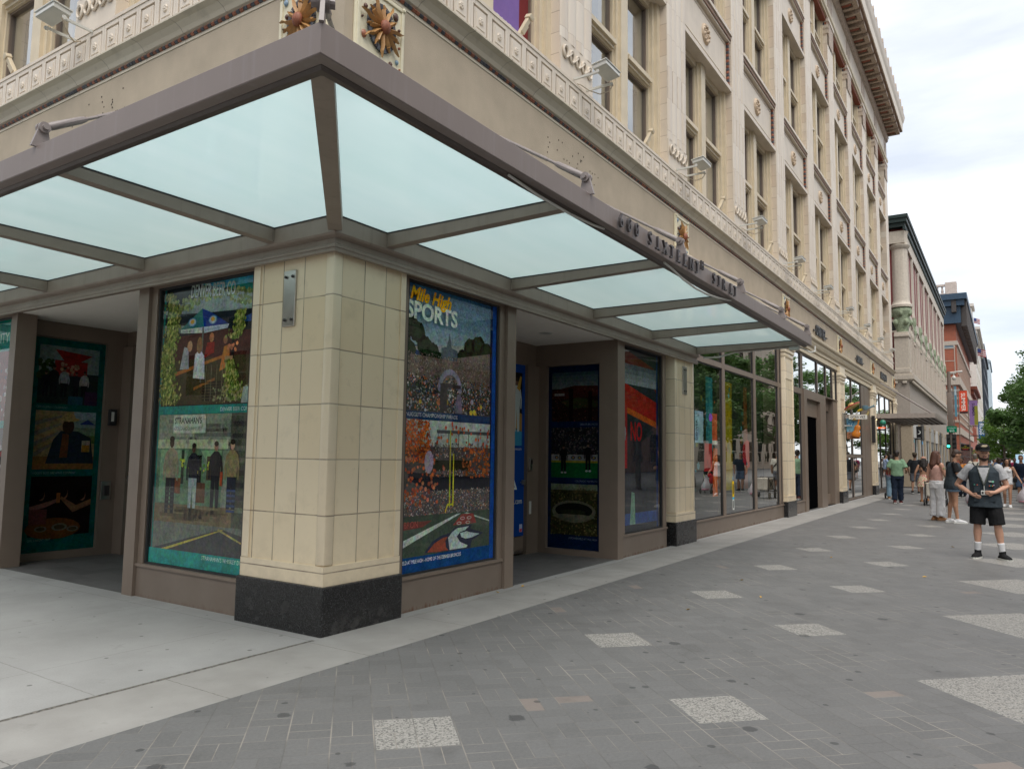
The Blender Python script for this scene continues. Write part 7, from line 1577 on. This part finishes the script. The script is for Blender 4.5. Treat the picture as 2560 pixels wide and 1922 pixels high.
for x in (24.86,25.82): m.tube([(x,-3.17,.82),(x,-2.60,.82)],.016,6); m.tube([(x,-3.17,.26),(x,-2.60,.26)],.016,6)
wpart(m,'frame',M_['darkmetal'],t)
for x,y in ((24.9,-3.2),(24.9,-2.57),(25.75,-3.2),(25.75,-2.57)): m = MB(); wheel(m,(x,y,.125),.10,.024); wpart(m,'wheel',[M_['black'],M_['steel']],t)
t = thing('stroller','dark folding stroller pushed by the woman in coral','stroller',(29.3,-1.15,0)); m = MB()
for y in (-1.42,-.88): m.tube([(29.05,y,1.02),(29.35,y,.55),(29.75,y,.12)],.015,6); m.tube([(29.1,y,.12),(29.5,y,.55)],.015,6)
m.tube([(29.05,-1.42,1.02),(29.05,-.88,1.02)],.018,6); wpart(m,'frame',M_['darkmetal'],t); m = MB(); m.bbox(29.3,29.7,-1.38,-.92,.45,.60,.04); m.bbox(29.25,29.38,-1.38,-.92,.55,1.0,.04); wpart(m,'seat',cloth('charcoal_cotton',(.03,.034,.04)),t)
for x,y in ((29.1,-1.45),(29.1,-.85),(29.75,-1.42),(29.75,-.88)): m = MB(); wheel(m,(x,y,.12),.10,.022); wpart(m,'wheel',[M_['black'],M_['steel']],t)
t = thing('stroller','black and red stroller at the right edge beside the woman in white','stroller',(27.2,-5.75,0)); m = MB()
for y in (-5.98,-5.50): m.tube([(27.6,y,1.0),(27.3,y,.55),(26.9,y,.12)],.016,6); m.tube([(27.55,y,.12),(27.15,y,.55)],.016,6)
m.tube([(27.6,-5.98,1.0),(27.6,-5.5,1.0)],.018,6); wpart(m,'frame',M_['black'],t); m = MB(); m.bbox(27.0,27.4,-5.95,-5.53,.45,.6,.04); m.ball((27.25,-5.74,.92),.26,.23,.18); wpart(m,'hood',black_c,t,smooth=40); m = MB(); m.ball((27.02,-5.52,.62),.10,.13,.2,10,8); m.ball((27.0,-5.6,.78),.09,.14,.1); x = wpart(m,'red_blanket',cloth('red_fleece',(.45,.015,.025)),t); 
for x_,y in ((26.9,-5.98),(26.9,-5.5),(27.55,-5.98),(27.55,-5.5)): m = MB(); wheel(m,(x_,y,.12),.10,.022); wpart(m,'wheel',[M_['black'],M_['steel']],t)
def plastic(name, c):
    n = N(name); P,x,y,z = n.pos(); d = n.n('ShaderNodeBsdfTranslucent'); n.set(d.inputs[0],c); p_ = n.n('ShaderNodeBsdfPrincipled'); n.set(p_.inputs['Base Color'],c); p_.inputs['Roughness'].default_value=.35
    b = n.n('ShaderNodeBump'); b.inputs['Strength'].default_value=.8; b.inputs['Distance'].default_value=.03; n.set(b.inputs['Height'],n.noise(9,4,P)); n.t.links.new(b.outputs[0],p_.inputs['Normal'])
    mx = n.n('ShaderNodeMixShader'); mx.inputs[0].default_value=.4; n.t.links.new(p_.outputs[0],mx.inputs[1]); n.t.links.new(d.outputs[0],mx.inputs[2]); n.t.links.new(mx.outputs[0],n.out.inputs[0]); return n.mat
pl = plastic('white_plastic_film',(.66,.63,.66)); pink = plain('pink_contents',(.55,.25,.33))
def sack(label, x, y, z):
    t = thing('plastic_bag',label,'bag',(x,y,z)); m = MB(); rings=[]; n = 16
    for zz,r in ((.0,.10),(.03,.17),(.15,.20),(.28,.17),(.40,.10),(.48,.05),(.56,.03)): rings.append([(r*.75*math.cos(2*PI*j/n)*(1+.12*math.sin(5*2*PI*j/n)),r*math.sin(2*PI*j/n)*(1+.12*math.sin(4*2*PI*j/n+1)),zz) for j in range(n)])
    m.rings(rings); m.build('sack',pl,t,smooth=True); m = MB(); m.tube([(0,-.03,.54),(0,-.02,.64),(0,.0,.67),(0,.02,.64),(0,.03,.54)],.012,6); m.build('handle',pl,t); m = MB(); m.ball((-.03,0,.07),.13,.16,.055); m.build('contents',pink,t,smooth=True)
sack('white plastic bag with pink contents hanging from the hand of the woman in white', 26.03, -5.43, .16)
sack('white plastic bag standing on the paving behind the phone user', 27.4, -3.88, 0.0)
lm_ = plain('yellow_leaf',(.55,.33,.05),.7)
for i,(x,y) in enumerate(((3.0,-.14),(2.5,-.12),(5.1,-2.1),(8.2,-2.6),(6.9,-4.0),(4.05,-2.62),(11.2,-4.1),(2.9,-2.2))):
    m = MB(); a = i*1.3; s = .035; m.add([(x+s*math.cos(a),y+s*math.sin(a),.012),(x-.4*s*math.sin(a),y+.4*s*math.cos(a),.018),(x-s*math.cos(a),y-s*math.sin(a),.006),(x+.4*s*math.sin(a),y-.4*s*math.cos(a),.010),(x,y,.004)],[(0,1,4),(1,2,4),(2,3,4),(3,0,4)])
    setp(m.build('fallen_leaf',lm_,None,at=(x,y,0),recalc=False),'small yellow fallen leaf lying on the paving','leaf','fallen leaves on the paving')

# ------------------------------------------------------------------ camera, sky, sun
cam = bpy.data.cameras.new('camera'); co = bpy.data.objects.new('camera', cam); COL.objects.link(co); S.camera = co
cam.sensor_fit = 'HORIZONTAL'; cam.sensor_width = 36; cam.lens = 1874.13/2560*36; cam.clip_end = 2000; cam.clip_start = .05
yaw, pitch, roll = .5818, .0931, .014
f = V3((math.cos(yaw)*math.cos(pitch), math.sin(yaw)*math.cos(pitch), math.sin(pitch))); r = V3((math.sin(yaw),-math.cos(yaw),0)); u = r.cross(f)
r, u = r*math.cos(roll)+u*math.sin(roll), u*math.cos(roll)-r*math.sin(roll)
co.matrix_world = Matrix(((r.x,u.x,-f.x,-4.6361),(r.y,u.y,-f.y,-4.97),(r.z,u.z,-f.z,1.55),(0,0,0,1)))
SUN_EL, SUN_AZ = R(62), R(225)
w = bpy.data.worlds.new('World'); S.world = w; w.use_nodes = True; nt = w.node_tree; nt.nodes.clear()
out = nt.nodes.new('ShaderNodeOutputWorld'); sky = nt.nodes.new('ShaderNodeTexSky'); sky.sky_type = 'NISHITA'; sky.sun_disc = False; sky.sun_elevation = SUN_EL; sky.sun_rotation = R(90)-SUN_AZ
b1 = nt.nodes.new('ShaderNodeBackground'); b1.inputs[1].default_value = .12; nt.links.new(sky.outputs[0], b1.inputs[0])
b2 = nt.nodes.new('ShaderNodeBackground'); b2.inputs[1].default_value = 1.12
tc = nt.nodes.new('ShaderNodeTexCoord'); mp = nt.nodes.new('ShaderNodeMapping'); mp.inputs['Scale'].default_value = (1.0,1.0,4.5); nt.links.new(tc.outputs['Generated'], mp.inputs[0])
nz = nt.nodes.new('ShaderNodeTexNoise'); nz.inputs['Scale'].default_value = 2.2; nz.inputs['Detail'].default_value = 6; nz.inputs['Roughness'].default_value = .55; nt.links.new(mp.outputs[0], nz.inputs['Vector'])
cr_ = nt.nodes.new('ShaderNodeValToRGB'); cr_.color_ramp.elements[0].position = .34; cr_.color_ramp.elements[0].color = (.40,.425,.465,1); cr_.color_ramp.elements[1].position = .66; cr_.color_ramp.elements[1].color = (.625,.635,.65,1); nt.links.new(nz.outputs[0], cr_.inputs[0]); nt.links.new(cr_.outputs[0], b2.inputs[0])
mx = nt.nodes.new('ShaderNodeMixShader'); mx.inputs[0].default_value = .86; nt.links.new(b1.outputs[0], mx.inputs[1]); nt.links.new(b2.outputs[0], mx.inputs[2]); nt.links.new(mx.outputs[0], out.inputs[0])
sl = bpy.data.lights.new('sun','SUN'); sl.energy = 1.5; sl.angle = R(50); sl.color = (1,.95,.87); so = bpy.data.objects.new('sun', sl); COL.objects.link(so)
sd_ = V3((math.cos(SUN_AZ)*math.cos(SUN_EL), math.sin(SUN_AZ)*math.cos(SUN_EL), math.sin(SUN_EL))); so.rotation_euler = sd_.to_track_quat('Z','Y').to_euler()
S.view_settings.view_transform = 'Standard'; S.view_settings.look = 'None'; S.view_settings.exposure = 0.94; S.view_settings.gamma = 1; S.view_settings.use_curve_mapping = False
S.cycles.use_denoising = True; S.cycles.max_bounces = 8; S.cycles.transparent_max_bounces = 12; S.cycles.caustics_reflective = False; S.cycles.caustics_refractive = False
